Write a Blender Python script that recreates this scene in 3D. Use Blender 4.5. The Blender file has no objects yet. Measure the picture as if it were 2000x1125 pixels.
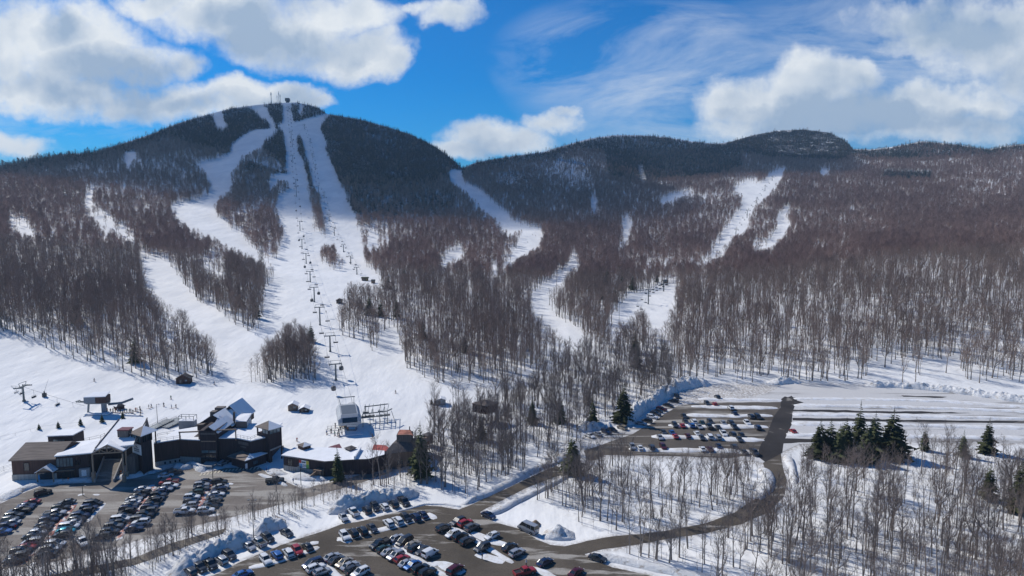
import bpy, math, random
import numpy as np
from mathutils import Vector, Matrix
random.seed(7); RNG = np.random.default_rng(11)
R = math.radians
scene = bpy.context.scene
COL = scene.collection
PI = math.pi

# ------------------------------------------------------------------ camera
F = 1333.0; PITCH = R(6.93); CH = 86.0          # focal length in photo pixels (2000 wide), tilt, height
CP, SP = math.cos(PITCH), math.sin(PITCH)
cam_d = bpy.data.cameras.new('camera'); cam = bpy.data.objects.new('camera', cam_d); COL.objects.link(cam)
cam.location = (0, 0, CH); cam.rotation_euler = (PI/2 - PITCH, 0, 0)
cam_d.sensor_width = 36; cam_d.lens = 36*F/2000; cam_d.clip_end = 40000; cam_d.clip_start = 1
scene.camera = cam
scene.render.resolution_x = 1024; scene.render.resolution_y = 576

def ray(px, py):
    v = 562.5 - py
    dy = F*CP + v*SP
    return (px - 1000)/dy, (-F*SP + v*CP)/dy      # x and z per metre forward
def G(px, py, z=0.0):
    "point of the level z seen at that direction"
    a, b = ray(px, py)
    Y = (z - CH)/b
    return Vector((a*Y, Y, z))
def project(x, y, z):
    z = z - CH
    d = y*CP - z*SP; u = y*SP + z*CP
    return 1000 + F*x/d, 562.5 - F*u/d

# ------------------------------------------------------------------ value noise in numpy
_perm = RNG.random((64, 64, 8))
def vnoise(x, y, k=0):
    xi = np.floor(x).astype(int); yi = np.floor(y).astype(int)
    fx = x - xi; fy = y - yi
    fx = fx*fx*(3-2*fx); fy = fy*fy*(3-2*fy)
    g = lambda a, b: _perm[a % 64, b % 64, k]
    return (g(xi, yi)*(1-fx)*(1-fy) + g(xi+1, yi)*fx*(1-fy) + g(xi, yi+1)*(1-fx)*fy + g(xi+1, yi+1)*fx*fy)*2 - 1
def fbm(x, y, n=4, k=0):
    s = 0; a = 1; t = 0
    for i in range(n):
        s = s + a*vnoise(x*2**i + 17.3*i, y*2**i - 9.1*i, (k+i) % 8); t += a; a *= .5
    return s/t
def inpoly(poly, x, y):
    x = np.asarray(x, float); y = np.asarray(y, float)
    r = np.zeros(x.shape, bool)
    xs = [p[0] for p in poly]; ys = [p[1] for p in poly]
    near = (x >= min(xs)) & (x <= max(xs)) & (y >= min(ys)) & (y <= max(ys))
    if not near.any(): return r
    xx = x[near]; yy = y[near]; c = np.zeros(xx.shape, bool)
    n = len(poly)
    for i in range(n):
        x0, y0 = poly[i]; x1, y1 = poly[(i+1) % n]
        if y0 == y1: continue
        c ^= ((y0 > yy) != (y1 > yy)) & (xx < (x1-x0)*(yy-y0)/(y1-y0) + x0)
    r[near] = c
    return r
def sstep(a, b, x):
    t = np.clip((x-a)/(b-a), 0, 1); return t*t*(3-2*t)

# ------------------------------------------------------------------ terrain
PXS = np.arange(-900, 2901, 5.0); PYS = np.arange(150, 1501, 3.0)
ROWS = [850, 800, 750, 700, 650, 600, 550, 500, 450, 400, 350, 300, 250, 200, 150]
TAB = {
 -900: [225,242,262,285,310,355,420,510,620,760,980,1250,1500,1700,1900],
 -300: [232,250,270,296,325,375,445,545,665,810,1060,1350,1600,1800,2000],
    0: [240,261,285,316,348,402,480,590,720,880,1150,1400,1650,1850,2050],
  150: [243,267,295,328,366,424,505,615,745,905,1110,1330,1570,1780,2000],
  300: [244,269,302,336,378,442,527,640,780,950,1110,1310,1540,1760,2000],
  450: [245,272,304,340,386,452,550,690,830,980,1120,1310,1540,1770,2000],
  600: [247,275,307,345,393,461,570,735,880,1010,1150,1340,1570,1800,2000],
  750: [248.3,278,311,350,402,474,590,765,930,1100,1280,1480,1700,1950,2150],
  900: [248.3,280,313,353,410,488,615,800,1000,1230,1480,1720,2000,2200,2400],
 1150: [248.3,280.8,316,360,419,500,633,820,1020,1230,1490,1800,2050,2300,2500],
 1350: [248.3,280.8,321,364,424,503,630,850,1050,1280,1540,1850,2150,2400,2600],
 1550: [248.3,280.8,322.3,362,414,482,585,800,1000,1230,1500,2000,2400,2500,2600],
 1700: [248.3,280.8,322.3,360,403,455,532,660,930,1180,1480,1900,2250,2400,2600],
 2000: [248.3,280.8,322.3,356,393,436,495,605,880,1100,1350,1650,1900,2100,2300],
 2300: [248.3,280.8,322.3,354,388,430,487,590,840,1050,1300,1580,1850,2050,2250],
 2900: [248.3,280.8,322.3,352,384,424,480,575,800,1000,1250,1500,1750,1950,2150]}
def _build():
    qrow = np.array([-ray(0, p)[1] for p in PYS])
    kq = np.array([-ray(0, p)[1] for p in ROWS])
    cols = sorted(TAB)
    base = []
    for c in cols:
        Yk = np.array(TAB[c], float)
        w = np.interp(qrow[::1], kq[::-1], (1/Yk)[::-1])     # kq decreasing
        w = np.where(qrow > kq[0], np.nan, w)
        z0 = CH - kq[0]*Yk[0]                                # level at the 850 row
        far = qrow > kq[0]
        zz = z0*np.clip(1 - (qrow - kq[0])/(-ray(0, 905)[1] - kq[0]), 0, 1)
        w = np.where(far, qrow/(CH - zz), w)
        base.append(w)
    base = np.array(base)                                    # cols x rows
    W = np.empty((len(PYS), len(PXS)))
    for j in range(len(PYS)):
        W[j] = np.interp(PXS, cols, base[:, j])
    S = W.copy()
    for it in range(60):                                     # smooth the folds between knots
        S[1:-1] = (S[:-2] + 2*S[1:-1] + S[2:])/4
    k = 40
    for it in range(2):
        c = np.cumsum(np.pad(S, ((0, 0), (k//2+1, k//2)), mode='edge'), axis=1)
        S = (c[:, k:] - c[:, :-k])[:, :len(PXS)]/k
    m = sstep(752, 715, PYS)[:, None]
    # left of the lodge the hill starts nearer
    m2 = sstep(905, 870, PYS)[:, None]*sstep(700, 500, PXS)[None, :]
    m = np.maximum(m, m2)
    return W*(1-m) + S*m
W0 = _build()
CREST = [(-900,372),(-500,352),(-200,338),(0,326),(60,312),(120,302),(180,298),(250,277),(300,260),(350,240),(400,225),(450,212),(500,205),(545,201),
 (580,200),(612,207),(640,223),(660,226),(700,233),(750,246),(800,262),(850,287),(880,309),(903,329),(930,317),(1000,305),(1060,297),(1100,285),(1150,271),
 (1200,264),(1250,264),(1300,268),(1350,276),(1400,281),(1430,276),(1470,264),(1520,255),(1570,253),(1620,259),(1648,273),(1665,291),(1700,292),(1750,286),(1800,276),
 (1850,280),(1900,287),(1930,292),(1960,286),(2000,281),(2200,276),(2500,290),(2900,330)]
def crest(px): return np.interp(px, [c[0] for c in CREST], [c[1] for c in CREST])

# paved outlines (seen directions on the level 0)
LODGE_LOT = [(-80,1022),(0,984),(40,965),(80,950),(130,944),(190,942),(300,925),(340,912),(352,900),(395,902),(392,925),(440,914),(505,912),(545,935),(590,955),(690,932),(770,903),(830,885),(845,892),(785,914),(700,944),(600,972),(540,987),(450,1010),(330,1038),(200,1075),(90,1100),(0,1112),(-80,1130)]
MID_LOT = [(330,1160),(426,1120),(464,1100),(492,1088),(520,1076),(578,1054),(640,1034),(666,1024),(700,1019),(760,1004),(800,994),(830,987),(860,989),(896,995),(920,986),(940,976),(990,954),(1040,930),(1090,909),(1130,890),(1150,882),
 (1185,890),(1150,904),(1100,926),(1040,948),(990,972),(938,1000),(940,1008),(966,1020),(1012,1032),(1050,1054),(1075,1064),(1102,1067),(1130,1061),(1160,1054),(1200,1047),(1250,1043),(1300,1037),(1380,1021),(1435,1001),(1474,975),(1492,950),(1497,925),(1490,904),
 (1525,884),(1527,902),(1537,938),(1531,970),(1502,1000),(1450,1023),(1380,1041),(1300,1053),(1240,1064),(1170,1074),(1142,1082),(1150,1091),(1196,1108),(1262,1122),(1340,1150),(1400,1250),(200,1250)]
FAR_LOT = [(1080,900),(1135,858),(1165,853),(1228,838),(1262,817),(1298,792),(1325,770),(1345,758),(1400,752),(1545,750),(1700,753),(1850,762),(2000,787),(2300,812),(2300,872),(2000,866),(1700,862),(1560,868),(1525,884),(1490,904),(1425,896),(1300,892),(1182,890),(1150,904),(1100,926)]
PATH = [(60,1132),(150,1112),(260,1090),(330,1062),(390,1045),(440,1032),(436,1042),(390,1058),(335,1078),(262,1104),(150,1128),(60,1150)]
LODGE_PAD = [(10,960),(20,830),(330,780),(560,800),(860,860),(800,910),(560,950),(340,930),(100,960)]

def poly_mask(polys, blur=5):
    PX, PY = np.meshgrid(PXS, PYS)
    m = np.zeros(PX.shape)
    for p in polys: m = np.maximum(m, inpoly(p, PX, PY))
    for _ in range(blur):
        m[1:-1, 1:-1] = np.maximum(m[1:-1, 1:-1], (m[:-2, 1:-1] + m[2:, 1:-1] + m[1:-1, :-2] + m[1:-1, 2:])/4*.98)
    return np.clip(m, 0, 1)
def _noise():
    PX, PY = np.meshgrid(PXS, PYS)
    DY = F*CP + (562.5-PY)*SP
    Y = 1/W0; X = Y*(PX-1000)/DY
    amp = 0.004 + 0.010*sstep(420, 1400, Y)
    n = fbm(X/150, Y/210, 4, 0)*amp*1.35 + fbm(X/38, Y/60, 3, 3)*0.0022
    pm = poly_mask([LODGE_LOT, MID_LOT, FAR_LOT, LODGE_PAD, PATH], 14)
    n = n*(1-sstep(0.02, .6, pm))
    n = np.where((PY > 745) & (PY < 900) & (PX > 1100), n*.25, n)
    n = np.where((PY > 900), n*.6 - .0, n)
    W = W0*(1 - n)
    return W
WG = _noise()
def wgrid(px, py):
    fx = np.clip((np.asarray(px, float) - PXS[0])/5.0, 0, len(PXS)-1.001); fy = np.clip((np.asarray(py, float) - PYS[0])/3.0, 0, len(PYS)-1.001)
    i = fx.astype(int); j = fy.astype(int); u = fx-i; v = fy-j
    return WG[j, i]*(1-u)*(1-v) + WG[j, i+1]*u*(1-v) + WG[j+1, i]*(1-u)*v + WG[j+1, i+1]*u*v
def ground_np(px, py):
    DY = F*CP + (562.5-py)*SP
    Y = 1/wgrid(px, py)
    return Y*(px-1000)/DY, Y, CH + Y*(-F*SP + (562.5-py)*CP)/DY
def gp(px, py):
    x, y, z = ground_np(np.float64(px), np.float64(py)); return Vector((float(x), float(y), float(z)))

# open snow as it shows between the trees; islands of trees inside it
OPEN = [
 [(551,196),(566,195),(569,225),(575,239),(600,231),(634,222),(643,221),(636,228),(626,241),(627,258),(638,276),(636,293),(645,314),(655,335),(666,360),(676,388),(690,412),(697,437),(704,454),(708,486),(710,503),(718,521),(736,538),(752,544),(735,552),(700,552),(684,549),(663,581),(658,616),(656,644),(670,663),(701,661),(733,688),(745,665),(752,645),(775,640),(780,665),(783,695),(800,724),(827,747),(862,770),(915,773),(960,760),(1010,742),(1050,722),(1100,695),(1106,702),(1062,733),(1020,755),(960,778),(910,790),(870,786),(830,800),(800,830),(780,850),(760,870),(560,900),(500,930),(0,1000),(-400,1000),(-900,900),(-900,560),(-400,610),(0,647),(35,661),(80,675),(140,700),(182,712),(245,728),(297,744),(332,749),(385,740),(418,728),(425,700),(420,679),(409,658),(378,630),(364,609),(343,602),(315,584),(297,567),(283,549),(280,525),(273,507),(266,502),(315,509),(329,513),(343,535),(364,560),(388,591),(420,604),(444,623),(469,639),(497,649),(525,637),(518,616),(513,588),(518,563),(535,549),(542,535),(535,518),(507,506),(472,490),(451,479),(420,462),(378,444),(350,426),(334,404),(334,400),(381,393),(406,383),(415,374),(411,356),(402,335),(388,321),(385,318),(420,313),(441,304),(451,297),(451,281),(472,265),(497,253),(525,251),(528,243),(521,230),(507,225),(500,215),(488,206),(507,205),(521,211),(525,223),(534,234),(536,248),(545,244),(553,232),(553,213)],
 [(408,215),(429,213),(436,225),(434,234),(446,242),(434,247),(422,245),(418,230),(416,220)],
 [(585,197),(592,198),(590,222),(584,222)],
 [(168,372),(184,371),(180,390),(178,405),(208,424),(238,445),(266,463),(262,470),(228,452),(195,432),(175,414),(167,395)],
 [(10,430),(28,423),(48,423),(56,440),(70,455),(35,450)],
 [(243,297),(268,296),(268,302),(256,310),(255,322),(247,328),(243,312)],
 [(395,511),(415,513),(440,525),(440,537),(420,533),(400,525)],
 [(878,332),(902,330),(904,356),(925,365),(942,374),(960,395),(981,409),(995,423),(1005,433),(1044,444),(1060,454),(1058,472),(1037,486),(1009,503),(988,517),(967,531),(953,516),(974,521),(995,503),(1016,472),(1023,447),(995,447),(981,447),(974,426),(946,412),(925,388),(904,367),(879,351)],
 [(858,517),(879,493),(904,486),(911,491),(872,514)],
 [(718,455),(735,448),(743,470),(740,482),(716,485)],
 [(1118,505),(1136,509),(1120,525),(1103,538),(1098,552),(1070,567),(1063,594),(1082,616),(1118,635),(1146,664),(1138,686),(1106,700),(1090,715),(1064,735),(1050,726),(1092,700),(1104,680),(1096,650),(1064,625),(1036,602),(1038,578),(1062,556),(1095,536)],
 [(1217,420),(1232,423),(1234,444),(1225,472),(1211,482),(1218,458)],
 [(1288,388),(1310,380),(1355,368),(1350,376),(1310,392),(1292,396)],
 [(1529,327),(1533,332),(1524,350),(1510,370),(1499,381),(1478,398),(1464,423),(1457,451),(1433,458),(1419,486),(1398,503),(1370,514),(1352,521),(1384,496),(1415,447),(1440,419),(1454,395),(1450,377),(1429,370),(1450,353),(1475,348),(1482,360),(1492,350),(1510,335)],
 [(1545,398),(1538,419),(1543,444),(1531,458),(1510,479),(1468,491),(1471,475),(1499,470),(1517,444),(1517,423),(1531,405)],
 [(1602,331),(1616,331),(1617,338),(1604,341)],
 [(1230,577),(1262,568),(1295,556),(1320,556),(1317,590),(1308,615),(1295,640),(1272,640),(1265,610),(1250,600),(1225,625),(1192,633),(1200,612),(1215,592)],
 [(1153,385),(1163,380),(1168,405),(1156,410)],
 [(1247,322),(1253,320),(1262,350),(1252,350)],
]
ISLES = [
 [(556,272),(553,251),(540,246),(532,262),(516,268),(513,286),(490,295),(472,304),(462,325),(451,335),(453,356),(448,370),(425,384),(420,402),(423,423),(444,440),(469,461),(497,486),(518,503),(541,507),(549,486),(556,447),(546,426),(539,405),(546,381),(567,374),(565,353),(546,348),(530,365),(525,352),(542,341),(560,339),(560,304)],
 [(585,253),(579,269),(581,300),(592,311),(599,342),(605,363),(602,388),(611,409),(609,437),(620,453),(640,465),(637,440),(630,409),(623,374),(612,360),(607,339),(602,314),(595,290),(588,265)],
 [(623,490),(630,479),(651,472),(658,490),(674,514),(665,526),(651,528),(626,510)],
 [(472,728),(469,749),(504,761),(532,770),(549,798),(595,800),(623,766),(630,735),(616,686),(609,651),(595,633),(574,623),(556,637),(532,658),(511,679),(483,700)],
]
SOFT = (3, 4, 6, 9, 11, 12, 13, 14, 17)
def is_open(px, py, soft=0.0):
    if soft:
        px = px + RNG.normal(0, 2.2, np.shape(px)); py = py + RNG.normal(0, 1.6, np.shape(px))
        o = np.zeros(np.shape(px), bool)
        for i, p in enumerate(OPEN): o |= inpoly(p, px, py) & ((RNG.random(np.shape(px)) > soft) if i in SOFT else True)
        for p in ISLES: o &= ~inpoly(p, px, py)
        return o
    o = np.zeros(np.shape(px), bool)
    for p in OPEN: o |= inpoly(p, px, py)
    for p in ISLES: o &= ~inpoly(p, px, py)
    return o

# ------------------------------------------------------------------ materials
MATS = {}
def new_mat(name):
    m = bpy.data.materials.new(name); m.use_nodes = True
    nt = m.node_tree; b = nt.nodes['Principled BSDF']; MATS[name] = m
    return m, nt, b
def N(nt, t, **kw):
    n = nt.nodes.new(t)
    for k, v in kw.items():
        if k in ('operation', 'blend_type', 'data_type', 'noise_dimensions', 'attribute_name', 'interpolation', 'feature', 'wave_type', 'bands_direction', 'clamp', 'use_clamp', 'sky_type', 'vector_type', 'mode'): setattr(n, k, v)
        else: n.inputs[k].default_value = v
    return n
def ramp(nt, src, stops):
    r = nt.nodes.new('ShaderNodeValToRGB'); e = r.color_ramp.elements
    while len(e) < len(stops): e.new(.5)
    for i, (p, c) in enumerate(stops):
        e[i].position = p; e[i].color = (c, c, c, 1) if not hasattr(c, '__len__') else (*c, 1)
    nt.links.new(src, r.inputs[0]); return r.outputs[0]
def simple(name, col, rough=.6, metal=0, spec=.3, var=.12, scale=3.0, coat=0):
    m, nt, b = new_mat(name)
    b.inputs['Roughness'].default_value = rough; b.inputs['Metallic'].default_value = metal
    b.inputs['Specular IOR Level'].default_value = spec; b.inputs['Coat Weight'].default_value = coat
    if var:
        tc = N(nt, 'ShaderNodeTexCoord'); n = N(nt, 'ShaderNodeTexNoise', Scale=scale, Detail=4)
        nt.links.new(tc.outputs['Object'], n.inputs['Vector'])
        lo = tuple(c*(1-var) for c in col); hi = tuple(min(1, c*(1+var)) for c in col)
        nt.links.new(ramp(nt, n.outputs[0], [(.35, lo), (.65, hi)]), b.inputs['Base Color'])
    else: b.inputs['Base Color'].default_value = (*col, 1)
    return m

def snow_ground():
    m, nt, b = new_mat('snow_ground')
    L = nt.links.new
    geo = N(nt, 'ShaderNodeNewGeometry')
    att = N(nt, 'ShaderNodeAttribute', attribute_name='cover')
    sep = N(nt, 'ShaderNodeSeparateColor'); L(att.outputs['Color'], sep.inputs[0])
    mp0 = N(nt, 'ShaderNodeMapping'); mp0.inputs['Scale'].default_value = (1, .45, 1); mp0.inputs['Rotation'].default_value = (0, 0, -.35); L(geo.outputs['Position'], mp0.inputs[0])
    n1 = N(nt, 'ShaderNodeTexNoise', Scale=.045, Detail=7, Roughness=.62, Distortion=.6); L(mp0.outputs[0], n1.inputs['Vector'])
    n2 = N(nt, 'ShaderNodeTexNoise', Scale=.35, Detail=5, Roughness=.7); L(geo.outputs['Position'], n2.inputs['Vector'])
    base = ramp(nt, n1.outputs[0], [(.36, (.76, .765, .765)), (.50, (.83, .83, .82)), (.62, (.885, .88, .865))])
    # litter, brush and bare spots on the forest floor
    lit = ramp(nt, n2.outputs[0], [(.50, 0.0), (.72, 1.0)])
    mul = N(nt, 'ShaderNodeMath', operation='MULTIPLY'); L(lit, mul.inputs[0]); L(sep.outputs[0], mul.inputs[1])
    mul2 = N(nt, 'ShaderNodeMath', operation='MULTIPLY'); L(mul.outputs[0], mul2.inputs[0]); mul2.inputs[1].default_value = .75
    mx = N(nt, 'ShaderNodeMix', data_type='RGBA'); L(mul2.outputs[0], mx.inputs[0]); L(base, mx.inputs[6]); mx.inputs[7].default_value = (.22, .19, .17, 1)
    # rock and ice on the cliffs
    n3 = N(nt, 'ShaderNodeTexNoise', Scale=.045, Detail=7, Roughness=.68); L(geo.outputs['Position'], n3.inputs['Vector'])
    rk = ramp(nt, n3.outputs[0], [(.55, 1.0), (.63, 0.0)])
    mr = N(nt, 'ShaderNodeMath', operation='MULTIPLY'); L(rk, mr.inputs[0]); L(sep.outputs[1], mr.inputs[1])
    mx2 = N(nt, 'ShaderNodeMix', data_type='RGBA'); L(mr.outputs[0], mx2.inputs[0]); L(mx.outputs[2], mx2.inputs[6]); mx2.inputs[7].default_value = (.075, .078, .085, 1)
    # grit and dirt beside the roads
    n4 = N(nt, 'ShaderNodeTexNoise', Scale=.9, Detail=6, Roughness=.75); L(geo.outputs['Position'], n4.inputs['Vector'])
    dr = ramp(nt, n4.outputs[0], [(.38, 0.0), (.56, 1.0)])
    md = N(nt, 'ShaderNodeMath', operation='MULTIPLY'); L(dr, md.inputs[0]); L(sep.outputs[2], md.inputs[1])
    mx3 = N(nt, 'ShaderNodeMix', data_type='RGBA'); L(md.outputs[0], mx3.inputs[0]); L(mx2.outputs[2], mx3.inputs[6]); mx3.inputs[7].default_value = (.34, .30, .26, 1)
    L(mx3.outputs[2], b.inputs['Base Color'])
    b.inputs['Roughness'].default_value = .75; b.inputs['Specular IOR Level'].default_value = .15
    # ski tracks and wind crust
    mp = N(nt, 'ShaderNodeMapping'); mp.inputs['Scale'].default_value = (.5, .06, .5); mp.inputs['Rotation'].default_value = (0, 0, .2); L(geo.outputs['Position'], mp.inputs[0])
    n5 = N(nt, 'ShaderNodeTexNoise', Scale=1, Detail=6, Roughness=.6); L(mp.outputs[0], n5.inputs['Vector'])
    ad = N(nt, 'ShaderNodeMath', operation='ADD'); L(n5.outputs[0], ad.inputs[0]); L(n2.outputs[0], ad.inputs[1])
    n6 = N(nt, 'ShaderNodeTexNoise', Scale=.11, Detail=3, Roughness=.5); L(mp0.outputs[0], n6.inputs['Vector'])
    bp0 = N(nt, 'ShaderNodeBump', Strength=.55, Distance=1.6); L(n6.outputs[0], bp0.inputs['Height'])
    bp = N(nt, 'ShaderNodeBump', Strength=.35, Distance=.45); L(ad.outputs[0], bp.inputs['Height']); L(bp0.outputs[0], bp.inputs['Normal']); L(bp.outputs[0], b.inputs['Normal'])
    return m
snow_ground()

def heap_snow():
    m, nt, b = new_mat('heap_snow'); L = nt.links.new
    geo = N(nt, 'ShaderNodeNewGeometry')
    n1 = N(nt, 'ShaderNodeTexNoise', Scale=.55, Detail=8, Roughness=.7); L(geo.outputs['Position'], n1.inputs['Vector'])
    L(ramp(nt, n1.outputs[0], [(.38, (.82, .825, .83)), (.54, (.78, .775, .765)), (.66, (.50, .45, .40)), (.78, (.30, .25, .21))]), b.inputs['Base Color'])
    n2 = N(nt, 'ShaderNodeTexNoise', Scale=1.6, Detail=6, Roughness=.75); L(geo.outputs['Position'], n2.inputs['Vector'])
    bp = N(nt, 'ShaderNodeBump', Strength=.9, Distance=.6); L(n2.outputs[0], bp.inputs['Height']); L(bp.outputs[0], b.inputs['Normal'])
    b.inputs['Roughness'].default_value = .8; b.inputs['Specular IOR Level'].default_value = .1
heap_snow()

def asphalt(name, dark, light, snow_amt, stretch=(.035, .16, .1), rot=.0):
    m, nt, b = new_mat(name); L = nt.links.new
    geo = N(nt, 'ShaderNodeNewGeometry')
    n1 = N(nt, 'ShaderNodeTexNoise', Scale=.05, Detail=6, Roughness=.65); L(geo.outputs['Position'], n1.inputs['Vector'])
    c = ramp(nt, n1.outputs[0], [(.35, dark), (.68, light)])
    mp = N(nt, 'ShaderNodeMapping'); mp.inputs['Scale'].default_value = stretch; mp.inputs['Rotation'].default_value = (0, 0, rot); L(geo.outputs['Position'], mp.inputs[0])
    n2 = N(nt, 'ShaderNodeTexNoise', Scale=1, Detail=7, Roughness=.62); L(mp.outputs[0], n2.inputs['Vector'])
    s = ramp(nt, n2.outputs[0], [(snow_amt, 0.0), (snow_amt+.07, 1.0)])
    mx = N(nt, 'ShaderNodeMix', data_type='RGBA'); L(s, mx.inputs[0]); L(c, mx.inputs[6]); mx.inputs[7].default_value = (.60, .59, .58, 1) if 'packed' in name else (.36, .335, .30, 1)
    n3 = N(nt, 'ShaderNodeTexNoise', Scale=2.5, Detail=5, Roughness=.8); L(geo.outputs['Position'], n3.inputs['Vector'])
    g = ramp(nt, n3.outputs[0], [(.3, .70), (.7, 1.25)])
    mm = N(nt, 'ShaderNodeMix', data_type='RGBA', blend_type='MULTIPLY'); mm.inputs[0].default_value = 1; L(mx.outputs[2], mm.inputs[6]); L(g, mm.inputs[7])
    L(mm.outputs[2], b.inputs['Base Color'])
    b.inputs['Roughness'].default_value = .85; b.inputs['Specular IOR Level'].default_value = .12
    return m
asphalt('lot_asphalt', (.165, .143, .125), (.27, .24, .21), .50, (.03, .2, .1), -.35)
asphalt('wet_asphalt', (.080, .068, .055), (.135, .114, .092), .55, (.05, .25, .1), .75)
asphalt('road_asphalt', (.11, .096, .082), (.20, .18, .155), .54, (.2, .05, .1), .9)
asphalt('packed_snow_lot', (.10, .09, .085), (.22, .20, .185), .38, (.008, .13, .1), 0)
asphalt('worn_lot_asphalt', (.085, .073, .062), (.14, .122, .105), .54, (.02, .22, .1), 0)
asphalt('dark_aisle', (.036, .033, .033), (.062, .056, .053), .62, (.1, .1, .1), 0)

# ------------------------------------------------------------------ mesh helper
class MB:
    def __init__(s): s.v = []; s.f = []; s.m = []
    def face(s, pts, mi=0):
        n = len(s.v); s.v += [tuple(p) for p in pts]; s.f.append(tuple(range(n, n+len(pts)))); s.m.append(mi)
    def grid(s, rings, close=True, cap=True, mi=0):
        n = len(s.v); k = len(rings[0])
        for r in rings: s.v += [tuple(p) for p in r]
        for i in range(len(rings)-1):
            for j in range(k if close else k-1):
                a = n+i*k+j; b = n+i*k+(j+1) % k
                s.f.append((a, b, b+k, a+k)); s.m.append(mi)
        if cap and close:
            s.f.append(tuple(n+j for j in range(k))[::-1]); s.m.append(mi)
            s.f.append(tuple(n+(len(rings)-1)*k+j for j in range(k))); s.m.append(mi)
    def tube(s, a, b, r0, r1=None, n=6, mi=0, cap=True):
        a = Vector(a); b = Vector(b); r1 = r0 if r1 is None else r1
        d = (b-a).normalized(); u = d.orthogonal().normalized(); w = d.cross(u)
        s.grid([[p + (u*math.cos(2*PI*i/n) + w*math.sin(2*PI*i/n))*r for i in range(n)] for p, r in ((a, r0), (b, r1))], cap=cap, mi=mi)
    def path(s, pts, r, n=6, mi=0):
        pts = [Vector(p) for p in pts]; rings = []
        for i, p in enumerate(pts):
            d = (pts[min(i+1, len(pts)-1)] - pts[max(i-1, 0)]).normalized()
            u = d.cross(Vector((0, 0, 1))) if abs(d.z) < .95 else d.cross(Vector((1, 0, 0)))
            u.normalize(); w = u.cross(d); rr = r[i] if hasattr(r, '__len__') else r
            rings.append([p + (u*math.cos(2*PI*k/n) + w*math.sin(2*PI*k/n))*rr for k in range(n)])
        s.grid(rings, mi=mi)
    def box(s, c, size, rz=0, mi=0, M=None):
        hx, hy, hz = size[0]/2, size[1]/2, size[2]/2
        M = M or (Matrix.Translation(Vector(c)) @ Matrix.Rotation(rz, 4, 'Z'))
        P = [M @ Vector((x*hx, y*hy, z*hz)) for z in (-1, 1) for x, y in ((-1, -1), (1, -1), (1, 1), (-1, 1))]
        s.grid([P[:4], P[4:]], mi=mi)
    def beam(s, a, b, w, h, mi=0):
        "rectangular bar from a to b"
        a = Vector(a); b = Vector(b); d = (b-a).normalized()
        u = d.cross(Vector((0, 0, 1)))
        if u.length < .05: u = Vector((1, 0, 0))
        u.normalize(); k = u.cross(d)
        s.grid([[p + u*(sx*w/2) + k*(sz*h/2) for sx, sz in ((-1, -1), (1, -1), (1, 1), (-1, 1))] for p in (a, b)], mi=mi)
    def prism(s, poly, z0, z1, mi=0):
        poly = [tuple(p)[:2] for p in poly]
        a = sum(poly[i][0]*poly[(i+1) % len(poly)][1] - poly[(i+1) % len(poly)][0]*poly[i][1] for i in range(len(poly)))
        if a < 0: poly = poly[::-1]
        s.grid([[(x, y, z0) for x, y in poly], [(x, y, z1) for x, y in poly]], mi=mi)
    def slab(s, pts, t, mi=0):
        "a flat polygon in space given a thickness downwards"
        pts = [Vector(p) for p in pts]
        lo = [p - Vector((0, 0, t)) for p in pts]
        s.grid([lo, pts], mi=mi)
    def mesh(s, name, mats, smooth=False):
        me = bpy.data.meshes.new(name); me.from_pydata(s.v, [], s.f); me.update()
        for m in (mats if isinstance(mats, (list, tuple)) else [mats]): me.materials.append(MATS[m] if isinstance(m, str) else m)
        me.polygons.foreach_set('material_index', s.m)
        if smooth: me.polygons.foreach_set('use_smooth', [True]*len(me.polygons))
        return me
    def build(s, name, mats, parent=None, smooth=False, **tags):
        return link(name, s.mesh(name, mats, smooth), parent, **tags)
def link(name, data, parent=None, loc=None, rz=0, **tags):
    o = bpy.data.objects.new(name, data); COL.objects.link(o)
    if parent is not None: o.parent = parent
    if loc is not None: o.location = loc
    o.rotation_euler[2] = rz
    tag(o, **tags); return o
def tag(o, label=None, cat=None, group=None, kind=None):
    if label: o['label'] = label
    if cat: o['category'] = cat
    if group: o['group'] = group
    if kind: o['kind'] = kind
    return o
def thing(name, label, cat, loc=(0, 0, 0), rz=0, group=None): return link(name, None, None, loc, rz, label=label, cat=cat, group=group)
def orient(me):
    import bmesh
    bm = bmesh.new(); bm.from_mesh(me); bmesh.ops.recalc_face_normals(bm, faces=bm.faces); bm.to_mesh(me); bm.free()

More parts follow.
